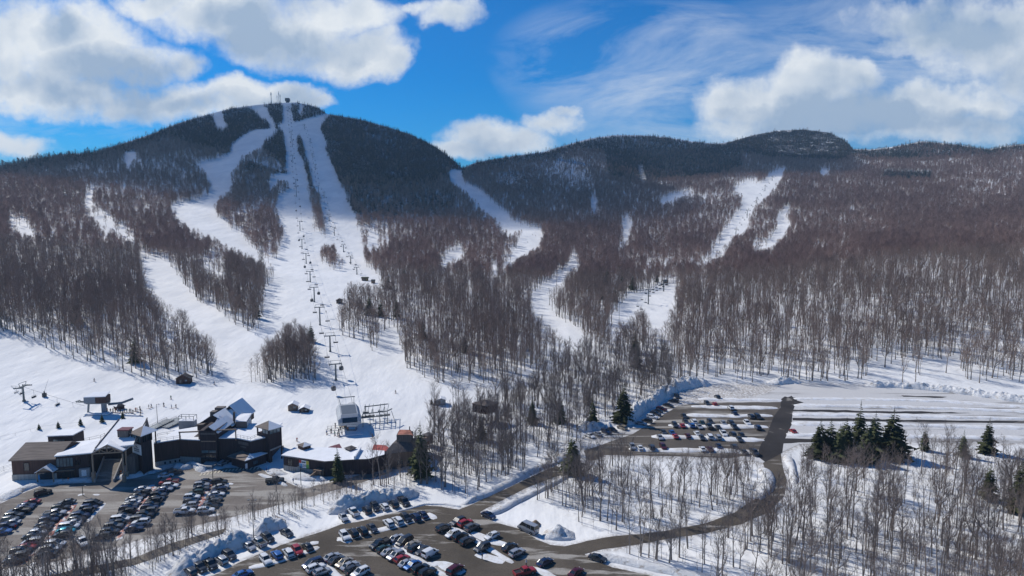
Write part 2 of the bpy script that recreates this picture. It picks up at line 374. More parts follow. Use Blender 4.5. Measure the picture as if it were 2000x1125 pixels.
# terrain mesh
def build_terrain():
    px = np.concatenate([np.arange(-900, -60, 20), np.arange(-60, 2061, 5), np.arange(2080, 2901, 20)]).astype(float)
    nr = 330; s = np.linspace(0, 1, nr)**.9
    cr = crest(px)
    PY = 1500 + (cr[None, :] - 1500)*s[:, None]; PX = np.repeat(px[None, :], nr, 0)
    X, Y, Z = ground_np(PX, PY)
    cover = np.zeros(PX.shape + (4,)); cover[..., 3] = 1
    op = is_open(PX, PY)
    fl = (~op) & (PY < 760)
    near = np.zeros(PX.shape, bool)
    for w in WOODS: near |= inpoly(w[0], PX, PY)
    cover[..., 0] = np.where(fl, .55, 0) + np.where(near & (PY >= 760), .45, 0)
    rock = inpoly([(1420,245),(1670,245),(1670,315),(1480,310),(1420,290)], PX, PY).astype(float)
    rock = np.maximum(rock, .8*inpoly([(1190,290),(1400,290),(1450,330),(1420,345),(1240,355),(1190,330)], PX, PY))
    rock = np.maximum(rock, .6*inpoly([(640,250),(700,240),(740,300),(680,300)], PX, PY))
    cover[..., 1] = rock
    pm = poly_mask([LODGE_LOT, MID_LOT, FAR_LOT], 16)
    fx = np.clip(((PX-PXS[0])/5).astype(int), 0, len(PXS)-1); fy = np.clip(((PY-PYS[0])/3).astype(int), 0, len(PYS)-1)
    cover[..., 2] = sstep(.1, .9, pm[fy, fx])*.9
    rowsX = [X]; rowsY = [Y]; rowsZ = [Z]
    k = X[-1]/Y[-1]
    for dY, dZ in ((15, 1), (45, 10), (120, 45), (300, 130), (800, 300), (2500, 420)):
        yy = Y[-1] + dY; rowsX.append((k*yy)[None]); rowsY.append(yy[None]); rowsZ.append(np.maximum(Z[-1]-dZ, -60)[None])
        cover = np.concatenate([cover, np.full((1, len(px), 4), (.5, 0, 0, 1.))])
    X = np.concatenate(rowsX); Y = np.concatenate(rowsY); Z = np.concatenate(rowsZ)
    # apron under and behind the camera
    n0 = X.shape[1]
    ap = np.stack([np.full(n0, 0.), np.full(n0, -600.)])
    X = np.concatenate([np.linspace(-900, 900, n0)[None], np.linspace(-500, 500, n0)[None], X]); Y = np.concatenate([np.full((1, n0), -700.), np.full((1, n0), -100.), Y]); Z = np.concatenate([np.full((1, n0), -1.), np.full((1, n0), -.5), Z])
    cover = np.concatenate([np.full((2, n0, 4), (.3, 0, 0, 1.)), cover])
    nrr, nc = X.shape
    V = np.stack([X, Y, Z], -1).reshape(-1, 3)
    idx = np.arange(nrr*nc).reshape(nrr, nc)
    Fq = np.stack([idx[:-1, :-1], idx[:-1, 1:], idx[1:, 1:], idx[1:, :-1]], -1).reshape(-1, 4)
    me = bpy.data.meshes.new('terrain')
    me.vertices.add(len(V)); me.vertices.foreach_set('co', V.ravel())
    me.loops.add(Fq.size); me.loops.foreach_set('vertex_index', Fq.ravel())
    me.polygons.add(len(Fq)); me.polygons.foreach_set('loop_start', np.arange(0, Fq.size, 4)); me.polygons.foreach_set('loop_total', np.full(len(Fq), 4))
    me.update(calc_edges=True)
    me.polygons.foreach_set('use_smooth', np.ones(len(Fq), bool))
    ca = me.color_attributes.new('cover', 'FLOAT_COLOR', 'POINT'); ca.data.foreach_set('color', cover.reshape(-1))
    me.materials.append(MATS['snow_ground'])
    link('terrain', me, kind='structure')
# near woods: (outline of the ground they stand on, trees per square metre, share of small saplings)
WOODS = [
 ([(765,905),(800,880),(830,850),(845,812),(880,800),(910,796),(960,782),(1020,762),(1060,742),(1100,715),(1150,700),(1300,700),(1330,748),(1300,778),(1255,800),(1215,822),(1150,842),(1130,868),(1085,893),(1040,912),(990,935),(940,955),(905,970),(860,962),(830,958),(800,945),(770,935)], .090, .35),
 ([(-80,1142),(0,1122),(90,1110),(200,1085),(330,1048),(450,1020),(545,995),(600,982),(700,953),(780,928),(828,952),(800,958),(750,960),(700,975),(640,985),(560,1003),(490,1018),(440,1045),(390,1065),(330,1095),(280,1130),(200,1180),(-80,1250)], .20, .72),
 ([(1018,975),(1050,958),(1120,932),(1200,903),(1300,901),(1425,905),(1470,915),(1478,950),(1458,975),(1420,993),(1340,1015),(1250,1032),(1180,1038),(1140,1030),(1095,1000),(1060,990)], .12, .5),
 ([(1545,890),(1565,880),(1700,876),(2000,880),(2300,890),(2400,1300),(1600,1300),(1420,1180),(1350,1110),(1270,1092),(1200,1080),(1200,1078),(1300,1064),(1400,1048),(1470,1028),(1520,1006),(1552,975),(1558,935)], .085, .4),
 ([(560,955),(600,975),(690,948),(760,922),(740,915),(690,935),(600,957)], .01, .8),
]
build_terrain()

def bark(name, c, v=.25, s=1.5):
    m, nt, b = new_mat(name)
    oi = N(nt, 'ShaderNodeObjectInfo')
    lo = tuple(x*(1-v) for x in c); hi = tuple(x*(1+v) for x in c)
    nt.links.new(ramp(nt, oi.outputs['Random'], [(0, lo), (1, hi)]), b.inputs['Base Color'])
    b.inputs['Roughness'].default_value = .9; b.inputs['Specular IOR Level'].default_value = .1
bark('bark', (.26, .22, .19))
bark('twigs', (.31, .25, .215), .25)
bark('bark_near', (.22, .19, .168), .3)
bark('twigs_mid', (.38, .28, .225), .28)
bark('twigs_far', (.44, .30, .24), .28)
bark('needles', (.066, .074, .034), .4)
bark('needles_far', (.019, .029, .025), .3)

def blade(mb, a, b, w, mi=0):
    "thin tapering twig: two crossed triangles"
    a = Vector(a); b = Vector(b); d = (b-a)
    u = d.cross(Vector((random.uniform(-1, 1), random.uniform(-1, 1), random.uniform(-.3, .3)))).normalized()*w*.5
    k = d.cross(u).normalized()*w*.5
    n = len(mb.v); mb.v += [tuple(a-u), tuple(a+u), tuple(b), tuple(a-k), tuple(a+k)]
    mb.f += [(n, n+1, n+2), (n+3, n+4, n+2)]; mb.m += [mi, mi]

def bare_tree(seed, h, nb, ns, nt_, spread, w=1.0, fork=False):
    "leader with steeply rising limbs that fan out into a vase of fine twigs"
    random.seed(seed)
    tr = MB(); cr = MB()
    r0 = h*.0085*w + .03
    lx, ly = random.uniform(-.05, .05), random.uniform(-.05, .05)
    pts = []; rad = []
    for i in range(9):
        t = i/8
        pts.append(Vector((lx*h*t*t + random.uniform(-.14, .14)*t, ly*h*t*t + random.uniform(-.14, .14)*t, h*t*.94 - .4*(i == 0)))); rad.append(r0*(1-t)**.8 + .012)
    rad[0] *= 1.35
    if fork: rad = [r*(1.35 if i < 4 else .8) for i, r in enumerate(rad)]
    tr.path(pts, rad, 6)
    def P(t):
        f = t*8; i = min(7, int(f)); return pts[i].lerp(pts[i+1], f-i)
    limbs = []; k0 = .30 if fork else .42
    if fork:
        for q in range(2):
            a = P(.34+.08*q); ang = random.uniform(0, 6.28)
            e = a + Vector((math.cos(ang)*h*.20, math.sin(ang)*h*.20, h*.46)); mid = a.lerp(e, .4) + Vector((math.cos(ang), math.sin(ang), -.2))*h*.05
            tr.path([a, mid, e], [r0*.8, r0*.5, .02], 5); limbs += [(a.lerp(mid, .5), mid), (mid, e), (mid, e)]
    for i in range(nb):
        t = k0 + (.96-k0)*(i/nb)
        base = P(t); ang = i*2.4 + random.uniform(-.6, .6)
        L = h*spread*random.uniform(.7, 1.25)*(1.15-.75*(t-k0)/(1-k0))
        d = Vector((math.cos(ang), math.sin(ang), random.uniform(.9, 1.7))).normalized()
        d2 = (d + Vector((random.uniform(-.25, .25), random.uniform(-.25, .25), .55))).normalized()
        mid = base + d*L*.45; end = mid + d2*L*.6
        rb = r0*(1-t)**.7*.42 + .018
        cr.tube(base, mid, rb, rb*.6, 3, cap=False); cr.tube(mid, end, rb*.6, .01, 3, cap=False)
        limbs += [(base.lerp(mid, .5), mid), (mid, end)]
    limbs.append((P(.75), pts[-1]))
    subs = []
    for a, b in limbs:
        for j in range(ns):
            s = a.lerp(b, random.uniform(.1, 1)); d = (b-a).normalized()
            q = Vector((random.gauss(0, 1), random.gauss(0, 1), random.gauss(.2, .5))).normalized()
            e = s + (d*.9 + q*.75 + Vector((0, 0, .3))).normalized()*h*random.uniform(.05, .13)
            blade(cr, s, e, .055*w); subs.append((s, e))
    for a, b in subs:
        for j in range(nt_):
            s = a.lerp(b, random.uniform(.2, 1)); d = (b-a).normalized()
            q = Vector((random.gauss(0, 1), random.gauss(0, 1), random.gauss(.25, .5))).normalized()
            blade(cr, s, s + (d + q*.8 + Vector((0, 0, .25))).normalized()*h*random.uniform(.03, .08), .030*w)
    return tr, cr
def far_bare(seed, h, n, r, w):
    random.seed(seed); mb = MB()
    mb.tube((0, 0, -.5), (random.uniform(-.5, .5), random.uniform(-.5, .5), h*.9), h*.011+.05, .03, 3, 0, cap=False)
    for i in range(n):
        t = random.random()**.8
        z = h*(.34 + .56*t)
        rr = r*math.sqrt(random.random())*math.sin(PI*min(1, .22+.74*t))*1.05
        a = random.uniform(0, 6.28)
        p = Vector((rr*math.cos(a)*.6, rr*math.sin(a)*.6, z-h*.05))
        e = Vector((rr*math.cos(a), rr*math.sin(a), z)) + Vector((random.gauss(0, .5), random.gauss(0, .5), h*random.uniform(.06, .14)))
        blade(mb, p, e, w, 1)
    return mb
def conifer(seed, h, r, tiers, per, w, trunk=True):
    random.seed(seed); tr = MB(); cr = MB()
    tr.tube((0, 0, -.5), (0, 0, h*.97), h*.014+.05, .02, 5, cap=False)
    for i in range(tiers):
        t = i/(tiers-1)
        z = h*(.10 + .86*t); rad = r*(1-t)**.85*(.8+.4*random.random()) + .12
        for j in range(per if t < .8 else max(4, per//2)):
            a = random.uniform(0, 6.28); L = rad*random.uniform(.6, 1.12)
            d = Vector((math.cos(a), math.sin(a), 0)); s = Vector((-d.y, d.x, 0))
            b0 = d*L*.08 + Vector((0, 0, z + L*.08)); tip = d*L + Vector((0, 0, z - L*random.uniform(.12, .38) + .1))
            mid = b0.lerp(tip, .55) + Vector((0, 0, L*.05)); ww = w*L*random.uniform(.7, 1.2)
            n = len(cr.v)
            cr.v += [tuple(b0), tuple(mid + s*ww + Vector((0, 0, -.12*L))), tuple(tip), tuple(mid - s*ww + Vector((0, 0, -.12*L))), tuple(mid)]
            cr.f += [(n, n+1, n+4), (n+1, n+2, n+4), (n+4, n+2, n+3), (n, n+4, n+3)]; cr.m += [0]*4
            if L > .9:      # hanging sprays along the bough
                for q in range(3):
                    c = b0.lerp(tip, .35 + .25*q); o = s*random.uniform(-.6, .6)*ww
                    n = len(cr.v); cr.v += [tuple(c+o), tuple(c+o+d*.35*L*.6+Vector((0, 0, -.1))), tuple(c+o+Vector((0, 0, -.28*L**.7)) + s*random.uniform(-.2, .2))]
                    cr.f.append((n, n+1, n+2)); cr.m.append(0)
    cr.tube((0, 0, h*.9), (0, 0, h*1.02), .1, .01, 3, cap=False)
    return tr, cr

def src_coll(name, meshes):
    c = bpy.data.collections.new(name)
    for i, me in enumerate(meshes):
        o = bpy.data.objects.new('%s_%02d' % (name, i), me); c.objects.link(o)
    return c
def scatter(name, coll, pts, rz, sc, idx, tilt=.03, **tags):
    me = bpy.data.meshes.new(name); n = len(pts)
    me.vertices.add(n); me.vertices.foreach_set('co', np.asarray(pts, np.float32).ravel())
    rot = np.stack([RNG.normal(0, tilt, n), RNG.normal(0, tilt, n), rz], -1)
    a = me.attributes.new('rot', 'FLOAT_VECTOR', 'POINT'); a.data.foreach_set('vector', rot.astype(np.float32).ravel())
    a = me.attributes.new('sc', 'FLOAT_VECTOR', 'POINT'); a.data.foreach_set('vector', np.asarray(sc, np.float32).ravel())
    a = me.attributes.new('pick', 'INT', 'POINT'); a.data.foreach_set('value', np.asarray(idx, np.int32))
    o = link(name, me, **tags)
    ng = bpy.data.node_groups.new(name, 'GeometryNodeTree')
    ng.interface.new_socket('Geometry', in_out='INPUT', socket_type='NodeSocketGeometry'); ng.interface.new_socket('Geometry', in_out='OUTPUT', socket_type='NodeSocketGeometry')
    i = ng.nodes.new('NodeGroupInput'); out = ng.nodes.new('NodeGroupOutput'); L = ng.links.new
    ci = ng.nodes.new('GeometryNodeCollectionInfo'); ci.inputs['Collection'].default_value = coll; ci.inputs['Separate Children'].default_value = True; ci.inputs['Reset Children'].default_value = True
    iop = ng.nodes.new('GeometryNodeInstanceOnPoints'); iop.inputs['Pick Instance'].default_value = True
    def at(nm, t):
        k = ng.nodes.new('GeometryNodeInputNamedAttribute'); k.data_type = t; k.inputs[0].default_value = nm
        return [s for s in k.outputs if s.enabled and s.name == 'Attribute'][0]
    L(i.outputs[0], iop.inputs['Points']); L(ci.outputs[0], iop.inputs['Instance'])
    L(at('pick', 'INT'), iop.inputs['Instance Index']); L(at('rot', 'FLOAT_VECTOR'), iop.inputs['Rotation']); L(at('sc', 'FLOAT_VECTOR'), iop.inputs['Scale'])
    L(iop.outputs[0], out.inputs[0])
    md = o.modifiers.new('scatter', 'NODES'); md.node_group = ng
    return o

# ---- where the trees stand
def sow(pxr, pyr, dens_fn):
    px = np.arange(*pxr, 5.0); py = np.arange(*pyr, 3.0)
    A, B = np.meshgrid(px, py)
    def c(a, b):
        x, y, z = ground_np(a, b); return x, y
    x0, y0 = c(A, B); x1, y1 = c(A+5, B); x2, y2 = c(A, B+3)
    area = np.abs((x1-x0)*(y2-y0) - (x2-x0)*(y1-y0))
    area = np.where(B < crest(A)+1, 0, area)
    n = RNG.poisson(np.minimum(area*dens_fn(A, B), 60))
    ii = np.repeat(np.arange(n.size), n.ravel())
    P = A.ravel()[ii] + RNG.random(len(ii))*5; Q = B.ravel()[ii] + RNG.random(len(ii))*3
    Q = np.maximum(Q, crest(P)+.5)
    return P, Q
# conifer share over the picture of the mountain
def conifer_share(px, py):
    x, y, z = ground_np(px, py)
    s = np.zeros(np.shape(px))
    cr_ = crest(px)
    top = sstep(26, 6, py - cr_)
    s = np.maximum(s, top*np.where((px > 120), .9, .5))
    s = np.maximum(s, .97*inpoly([(380,150),(1000,150),(905,335),(880,330),(840,360),(760,360),(700,345),(660,340),(560,330),(520,300),(500,280),(470,290),(440,300),(380,290),(330,270)], px, py))
    s = np.maximum(s, .55*inpoly([(640,330),(900,340),(880,420),(700,440),(560,340),(440,300),(480,340)], px, py))
    s = np.maximum(s, .85*inpoly([(1090,250),(1440,250),(1450,330),(1400,345),(1240,358),(1190,350),(1180,300),(1100,285)], px, py))
    s = np.maximum(s, .95*inpoly([(1420,230),(1700,230),(1680,300),(1640,318),(1500,312),(1420,292)], px, py))
    s = np.maximum(s, .8*inpoly([(1660,250),(1920,250),(1930,300),(1800,315),(1680,310)], px, py))
    s = np.maximum(s, .8*inpoly([(1720,335),(1820,338),(1815,352),(1725,352)], px, py))
    s = np.maximum(s, .25*inpoly([(970,330),(1060,330),(1060,380),(980,370)], px, py))
    n = fbm(x/90, y/120, 3, 5)
    s = np.clip(s + n*.5*(s > .05)*(s < .9) + .04*(n > .35), 0, 1)
    return s
def far_density(px, py):
    x, y, z = ground_np(px, py)
    n = fbm(x/70, y/110, 3, 1)
    n2 = fbm(x/28, y/45, 2, 6)
    d = np.where(y > 900, .041, np.where(y > 620, .041, .050))*np.clip(1 + .7*n + .35*n2, .15, 2)
    d = np.where(inpoly(ISLES[3], px, py), .13, d)
    # thinner woods with snow showing
    for poly, k in (([(60,420),(200,420),(340,500),(450,560),(380,560),(250,500),(150,470)], .7), ([(120,330),(410,330),(400,380),(200,390)], .75),
                    ([(1650,360),(2100,330),(2100,400),(1700,410)], .95), ([(1380,620),(2200,560),(2200,690),(1500,700),(1350,700)], .85),
                    ([(1690,705),(1870,705),(1880,745),(1700,745)], .12), ([(1320,728),(2300,728),(2300,752),(1320,752)], .8), ([(1060,300),(1130,300),(1160,370),(1060,370)], .7), ([(700,440),(760,440),(760,500),(700,500)], .35), ([(830,480),(1000,480),(980,540),(840,530)], .7)):
        d = np.where(inpoly(poly, px, py), d*k, d)
    rock = inpoly([(1500,262),(1640,262),(1650,300),(1560,305),(1500,295)], px, py)
    d = np.where(rock & (n > .0), d*.25, d)
    return d*1.25

def plant_far():
    P, Q = sow((-500, 2500), (195, 752), far_density)
    x, y, z = ground_np(P, Q)
    con = RNG.random(len(P)) < conifer_share(P, Q)
    h = np.where(con, np.interp(y, [400, 900, 1500, 2000], [15, 12, 10, 8]), np.interp(y, [330, 800, 1600], [15.5, 14, 12]))*RNG.uniform(.6, 1.2, len(P))
    bad = is_open(P, Q, .2) | (inpoly(WOODS[0][0], P, Q))
    for k in (.4, .75, .95):
        a, b = project(x, y, z + h*k); bad |= is_open(a, b, .2)
    bad |= (Q > 748)
    # extra slim row: conifers are packed closer
    keep = ~bad
    P, Q, x, y, z, con, h = (v[keep] for v in (P, Q, x, y, z, con, h))
    return P, Q, x, y, z, con, h
fP, fQ, fx_, fy_, fz_, fcon, fh = plant_far()
# packed conifers of the upper slopes
def dens_con(px, py): return .055*conifer_share(px, py)
def plant_con():
    P, Q = sow((-500, 2500), (195, 420), dens_con)
    x, y, z = ground_np(P, Q); h = np.interp(y, [400, 900, 1500, 2000], [15, 12, 10, 8])*RNG.uniform(.6, 1.25, len(P))
    bad = is_open(P, Q)
    for k in (.5, .95):
        a, b = project(x, y, z + h*k); bad |= is_open(a, b, .2)
    rock = inpoly([(1500,262),(1640,262),(1650,300),(1560,305),(1500,295)], P, Q) & (fbm(x/45, y/45, 3, 1) > .05)
    keep = ~bad & ~(rock & (RNG.random(len(P)) < .9))
    return x[keep], y[keep], z[keep], h[keep]
cx, cy, cz, chh = plant_con()
print('far trees', len(fP), 'packed conifers', len(cx))

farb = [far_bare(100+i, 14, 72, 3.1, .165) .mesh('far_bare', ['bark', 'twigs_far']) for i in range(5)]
midb = []
for i in range(6):
    t, c = bare_tree(200+i, 16, 8, 5, 3, .25, 1.15, i == 5)
    n0 = len(t.v); t.v += c.v; t.f += [tuple(k+n0 for k in f) for f in c.f]; t.m += [1]*len(c.f)
    midb.append(t.mesh('mid_bare', ['bark', 'twigs_mid']))
def con_mesh(seed, h, r, tiers, per, w, nm):
    t, c = conifer(seed, h, r, tiers, per, w)
    n0 = len(t.v); t.v += c.v; t.f += [tuple(k+n0 for k in f) for f in c.f]; t.m += [1]*len(c.f)
    return t.mesh(nm, ['bark', 'needles_far'])
farc = [con_mesh(300+i, 10, 2.0, 8, 6, .42, 'far_conifer') for i in range(4)]
midc = [con_mesh(320+i, 15, 3.0, 14, 9, .36, 'mid_conifer') for i in range(3)]
CF_B = src_coll('bare_far_source', farb); CM_B = src_coll('bare_mid_source', midb)
CF_C = src_coll('conifer_far_source', farc); CM_C = src_coll('conifer_mid_source', midc)
def put(name, coll, nvar, x, y, z, h, href, wide=1.0, **tags):
    n = len(x); s = h/href; sw = s*RNG.uniform(.85, 1.2, n)*wide
    return scatter(name, coll, np.stack([x, y, z-.1], -1), RNG.uniform(0, 6.28, n), np.stack([sw, sw, s], -1), RNG.integers(0, nvar, n), **tags)
b = ~fcon; near = fy_ < 620
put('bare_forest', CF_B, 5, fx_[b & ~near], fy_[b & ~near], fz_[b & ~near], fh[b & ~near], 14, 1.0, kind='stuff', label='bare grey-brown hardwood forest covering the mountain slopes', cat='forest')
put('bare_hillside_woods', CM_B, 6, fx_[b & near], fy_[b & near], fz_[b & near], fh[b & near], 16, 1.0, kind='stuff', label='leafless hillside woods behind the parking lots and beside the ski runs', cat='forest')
put('conifer_forest', CF_C, 4, np.concatenate([fx_[fcon & ~near], cx]), np.concatenate([fy_[fcon & ~near], cy]), np.concatenate([fz_[fcon & ~near], cz]), np.concatenate([fh[fcon & ~near], chh]), 10, 1.0, kind='stuff', label='dark spruce and fir forest on the upper slopes and ridge tops', cat='forest')

# ---- near woods: the trees that show largest are things of their own
NB = [bare_tree(400+i, hh, nb, ns, nt_, sp, 1.0, fk) for i, (hh, nb, ns, nt_, sp, fk) in enumerate([(17, 8, 5, 4, .22, 0), (18, 10, 5, 4, .27, 0), (15, 7, 5, 4, .20, 0), (16, 8, 6, 5, .28, 1), (18, 12, 7, 5, .32, 1), (14, 5, 4, 3, .16, 0)])]
NBH = [17, 18, 15, 16, 18, 14]
NBm = [(t.mesh('trunk', 'bark_near'), c.mesh('crown', 'twigs')) for t, c in NB]
sap = [bare_tree(500+i, 7, 7, 4, 3, .24, .6) for i in range(4)]
sapm = []
for t, c in sap:
    n0 = len(t.v); t.v += c.v; t.f += [tuple(k+n0 for k in f) for f in c.f]; t.m += [1]*len(c.f); sapm.append(t.mesh('sapling', ['bark', 'twigs']))
C_SAP = src_coll('sapling_source', sapm)
nbj = []
for t, c in NB:
    k = MB(); k.v = t.v + c.v; n0 = len(t.v); k.f = t.f + [tuple(q+n0 for q in f) for f in c.f]; k.m = [0]*len(t.f) + [1]*len(c.f); nbj.append(k.mesh('near_bare', ['bark_near', 'twigs']))
C_NB = src_coll('near_bare_source', nbj)
# clear spots inside the near woods: buildings, roads, banks
CLEAR = [LODGE_LOT, MID_LOT, FAR_LOT, LODGE_PAD]
KEEP = [([(1585,808),(1768,808),(1768,882),(1585,882)], .7), ([(1900,838),(1958,838),(1958,884),(1900,884)], 1.0), ([(1545,740),(2200,740),(2200,862),(1545,862)], .88), ([(1230,750),(1510,750),(1510,868),(1230,868)], 1.0),
 ([(1190,768),(1245,768),(1245,826),(1190,826)], .9), ([(1135,790),(1175,790),(1175,835),(1135,835)], .9), ([(560,860),(720,860),(720,935),(560,935)], .9), ([(0,940),(480,940),(480,1000),(0,1000)], .8)]
def hides(x, y, z, h):
    for k in (.55, .95):
        a_, b_ = project(x, y, z+h*k)
        for q, pr in KEEP:
            if inpoly(q, np.array([a_]), np.array([b_]))[0] and RNG.random() < pr: return True
    return False
big = []; small = []
pmr = poly_mask([LODGE_LOT, MID_LOT, FAR_LOT], 3)
for wi, (poly, dens, ss) in enumerate(WOODS):
    xs = [p[0] for p in poly]; ys = [p[1] for p in poly]
    def dn(a, b_):
        x, y, z = ground_np(a, b_); return dens*np.clip(1+1.1*fbm(x/16, y/16, 3, 2), .1, 3)*inpoly(poly, a, b_)
    P, Q = sow((max(-150, min(xs)), min(2200, max(xs))), (min(ys), min(1330, max(ys))), dn)
    k = inpoly(poly, P, Q)
    for c in CLEAR: k &= ~inpoly(c, P, Q)
    P, Q = P[k], Q[k]
    x, y, z = ground_np(P, Q)
    sm = RNG.random(len(P)) < ss
    for i in range(len(P)):
        for q_ in range(2 if wi == 1 else 1):
            small.append((x[i]+RNG.normal(0, 1.6), y[i]+RNG.normal(0, 1.6), z[i], RNG.uniform(1.5, 6.5), wi, P[i], Q[i]))
        if sm[i]: small.append((x[i], y[i], z[i], RNG.uniform(3, 8.5), wi, P[i], Q[i]))
        else:
            if is_open(np.array([P[i]]), np.array([Q[i]]))[0] and P[i] > 1030: continue
            hh = RNG.uniform(9, 18) if wi else RNG.uniform(9, 16) if wi != 1 else RNG.uniform(7, 15)
            if hides(x[i], y[i], z[i], hh): continue
            big.append((x[i], y[i], z[i], hh, wi, P[i], Q[i]))
WNAME = ['in the woods between the base area and the access road', 'in the strip of woods between the lodge lot and the middle lot', 'in the wood inside the loop road', 'in the snowy wood right of the loop road', 'on the bank below the ticket building']
LOOK = ['slender bare tree', 'straight bare tree', 'narrow bare tree', 'forked bare tree', 'wide-crowned forked bare tree', 'thin pole-like bare tree']
def in_view(t): 
    a, b_ = project(t[0], t[1], t[2]+t[3]*.5); return -10 < a < 2010 and b_ < 1135
def dist(t): return math.hypot(t[0], t[1])
vis = sorted([t for t in big if in_view(t)], key=lambda t: -t[3]/dist(t))
ind = vis[:290]; ids = set(id(t) for t in ind)
rest = [t for t in big if id(t) not in ids]
# a label for each: its look, its wood, and what stands next to it
def tree_place(t):
    px, py = t[5], t[6]; wi = t[4]
    if wi == 3:
        e = 'at the bottom edge right of the loop road' if py > 1060 else ('in the wood right of the loop road' if py > 930 else 'near the dark evergreens')
        return e + (', left part' if px < 1560 else (', right part' if px > 1800 else ''))
    if wi == 2: return ('just above the loop road' if py > 985 else ('behind the loop, near the far lot' if py < 925 else 'in the middle of the loop wood')) + (', left end' if px < 1150 else (', by the sharp bend' if px > 1380 else ''))
    if wi == 1: return 'near the lower left corner' if px < 200 else ('in the strip below the lodge lot' if px < 480 else 'in the strip beyond the snow heaps')
    return 'above the access road' if py > 890 else ('between the ski run and the access road' if px < 950 else 'behind the plowed bank of the far lot')
from collections import Counter
ORD = ['', 'second ', 'third ', 'fourth ', 'fifth ', 'sixth ', 'seventh ', 'eighth ', 'ninth ', 'tenth ', 'eleventh ', 'twelfth ']
for t in ind:
    x, y, z, hh, wi, px, py = t
    if wi == 1: v = int(RNG.choice([0, 2, 5, 5, 3]))
    else: v = int(RNG.choice([0, 0, 1, 1, 2, 2, 5, 5, 3, 4]))
    s = hh/NBH[v]
    o = thing('bare_tree', None, 'tree', (x, y, z-.05), RNG.uniform(0, 6.28), 'bare trees ' + WNAME[wi])
    size = 'short' if hh < 11.5 else ('middling' if hh < 15 else 'high')
    o['label'] = '%s %s, %s' % (size, LOOK[v], tree_place(t))
    o.scale = (s, s, s); o.rotation_euler[0] = RNG.normal(0, .05); o.rotation_euler[1] = RNG.normal(0, .05)
    link('trunk', NBm[v][0], o); link('crown', NBm[v][1], o)
if rest:
    A = np.array([t[:4] for t in rest])
    put('bare_woods', C_NB, 6, A[:, 0], A[:, 1], A[:, 2], A[:, 3], 16.3, 1.0, kind='stuff', label='rest of the leafless woods around the roads and parking lots', cat='forest')
A = np.array([t[:4] for t in small])
put('sapling_undergrowth', C_SAP, 4, A[:, 0], A[:, 1], A[:, 2], A[:, 3], 7, 1.0, kind='stuff', label='thin bare saplings and brush under the woods', cat='undergrowth')
print('near trees', len(big), 'saplings', len(small))

# ---- evergreens one can tell apart (photo direction of the foot, height in metres, label)
NC = [conifer(600+i, 14, r, 22, 15, .30) for i, r in enumerate((3.4, 2.9, 3.9))]
NCm = [(t.mesh('trunk', 'bark'), c.mesh('crown', 'needles')) for t, c in NC]
EVG = [
 (1600,893,14,2,'leftmost dark green evergreen of the clump below the snowy lot'), (1620,893,14,0,'second evergreen from the left in the clump below the snowy lot'),
 (1650,890,14,2,'broad evergreen left of the tall spindly one in the clump'), (1676,885,19,1,'tall sparse evergreen rising highest out of the clump'),
 (1706,890,16,2,'widest evergreen in the middle of the clump below the snowy lot'), (1741,893,18,2,'rightmost large evergreen of the clump below the snowy lot'),
 (1638,900,13,2,'low evergreen in front of the clump below the snowy lot'), (1690,903,13,2,'dark low evergreen in front of the widest one of the clump'),
 (1805,880,9,1,'small evergreen alone between the clump and the right edge'), (1928,885,13,2,'shapely evergreen standing alone near the right edge of the wood'),
 (1880,893,10,1,'thin evergreen left of the shapely one near the right edge'), (1990,1000,16,2,'dark evergreen cut by the right edge of the photo'), (1930,975,12,1,'shaded evergreen deep in the right wood'),
 (1217,826,17,2,'large evergreen against the plowed bank of the far lot'), (1157,835,13,0,'bushy evergreen left of the large one by the plowed bank'),
 (1095,826,11,0,'evergreen in mid-wood left of the plowed bank'), (1040,828,11,2,'low bushy evergreen in the wood below the creek'), (1150,792,9,1,'small evergreen behind the bushy one by the bank'),
 (1117,925,14,2,'dark evergreen beside the access road near the far lot'), (822,935,19,1,'tall dark evergreen right of the red-roofed building'), (812,905,12,0,'evergreen leaning on the timber building wall'),
 (660,941,12,1,'scrawny evergreen in front of the ticket building'), (940,860,10,0,'evergreen half hidden by bare trees above the access road'),
 (722,615,14,2,'evergreen left of a pair on the knoll beside the main run'), (744,618,12,0,'smaller evergreen of the pair on the knoll beside the main run'), (775,622,16,1,'tallest evergreen on the knoll beside the main run'),
 (758,565,13,0,'evergreen behind the mid-mountain lift station'), (790,553,14,2,'evergreen high above the knoll right of the lift station'), (705,603,9,1,'little evergreen at the left end of the knoll'),
 (468,600,14,0,'evergreen at the lower edge of the woods left of the main run'), (502,622,14,1,'evergreen at the tip of the woods left of the main run'), (608,668,12,1,'evergreen on the right side of the copse beside the lift'),
 (150,632,14,2,'lone evergreen in the left hillside woods'), (264,708,14,0,'evergreen near the foot of the left hillside woods'), (832,570,13,1,'evergreen in the middle woods right of the knoll'),
 (850,500,15,2,'dark round evergreen beside the small clearing'), (918,492,13,0,'evergreen at the top of the small clearing'), (908,690,12,1,'evergreen in the centre of the middle woods'), (826,662,12,0,'evergreen at the left edge of the middle woods'),
 (1010,570,12,1,'evergreen among the woods left of the winding run'), (1185,560,17,2,'first of the dark evergreens above the right lift clearing'), (1178,585,14,0,'evergreen below the first of those above the right lift clearing'),
 (1215,570,17,1,'middle of the dark evergreens above the right lift clearing'), (1235,566,14,2,'last of the dark evergreens above the right lift clearing'), (1200,590,13,0,'short evergreen at the foot of those above the right lift clearing'),
 (1245,720,13,1,'dark evergreen in the woods left of the far lot'), (1240,690,14,0,'shaded evergreen behind the one left of the far lot'), (1283,552,10,1,'evergreen beside the top of the right lift clearing'),
]
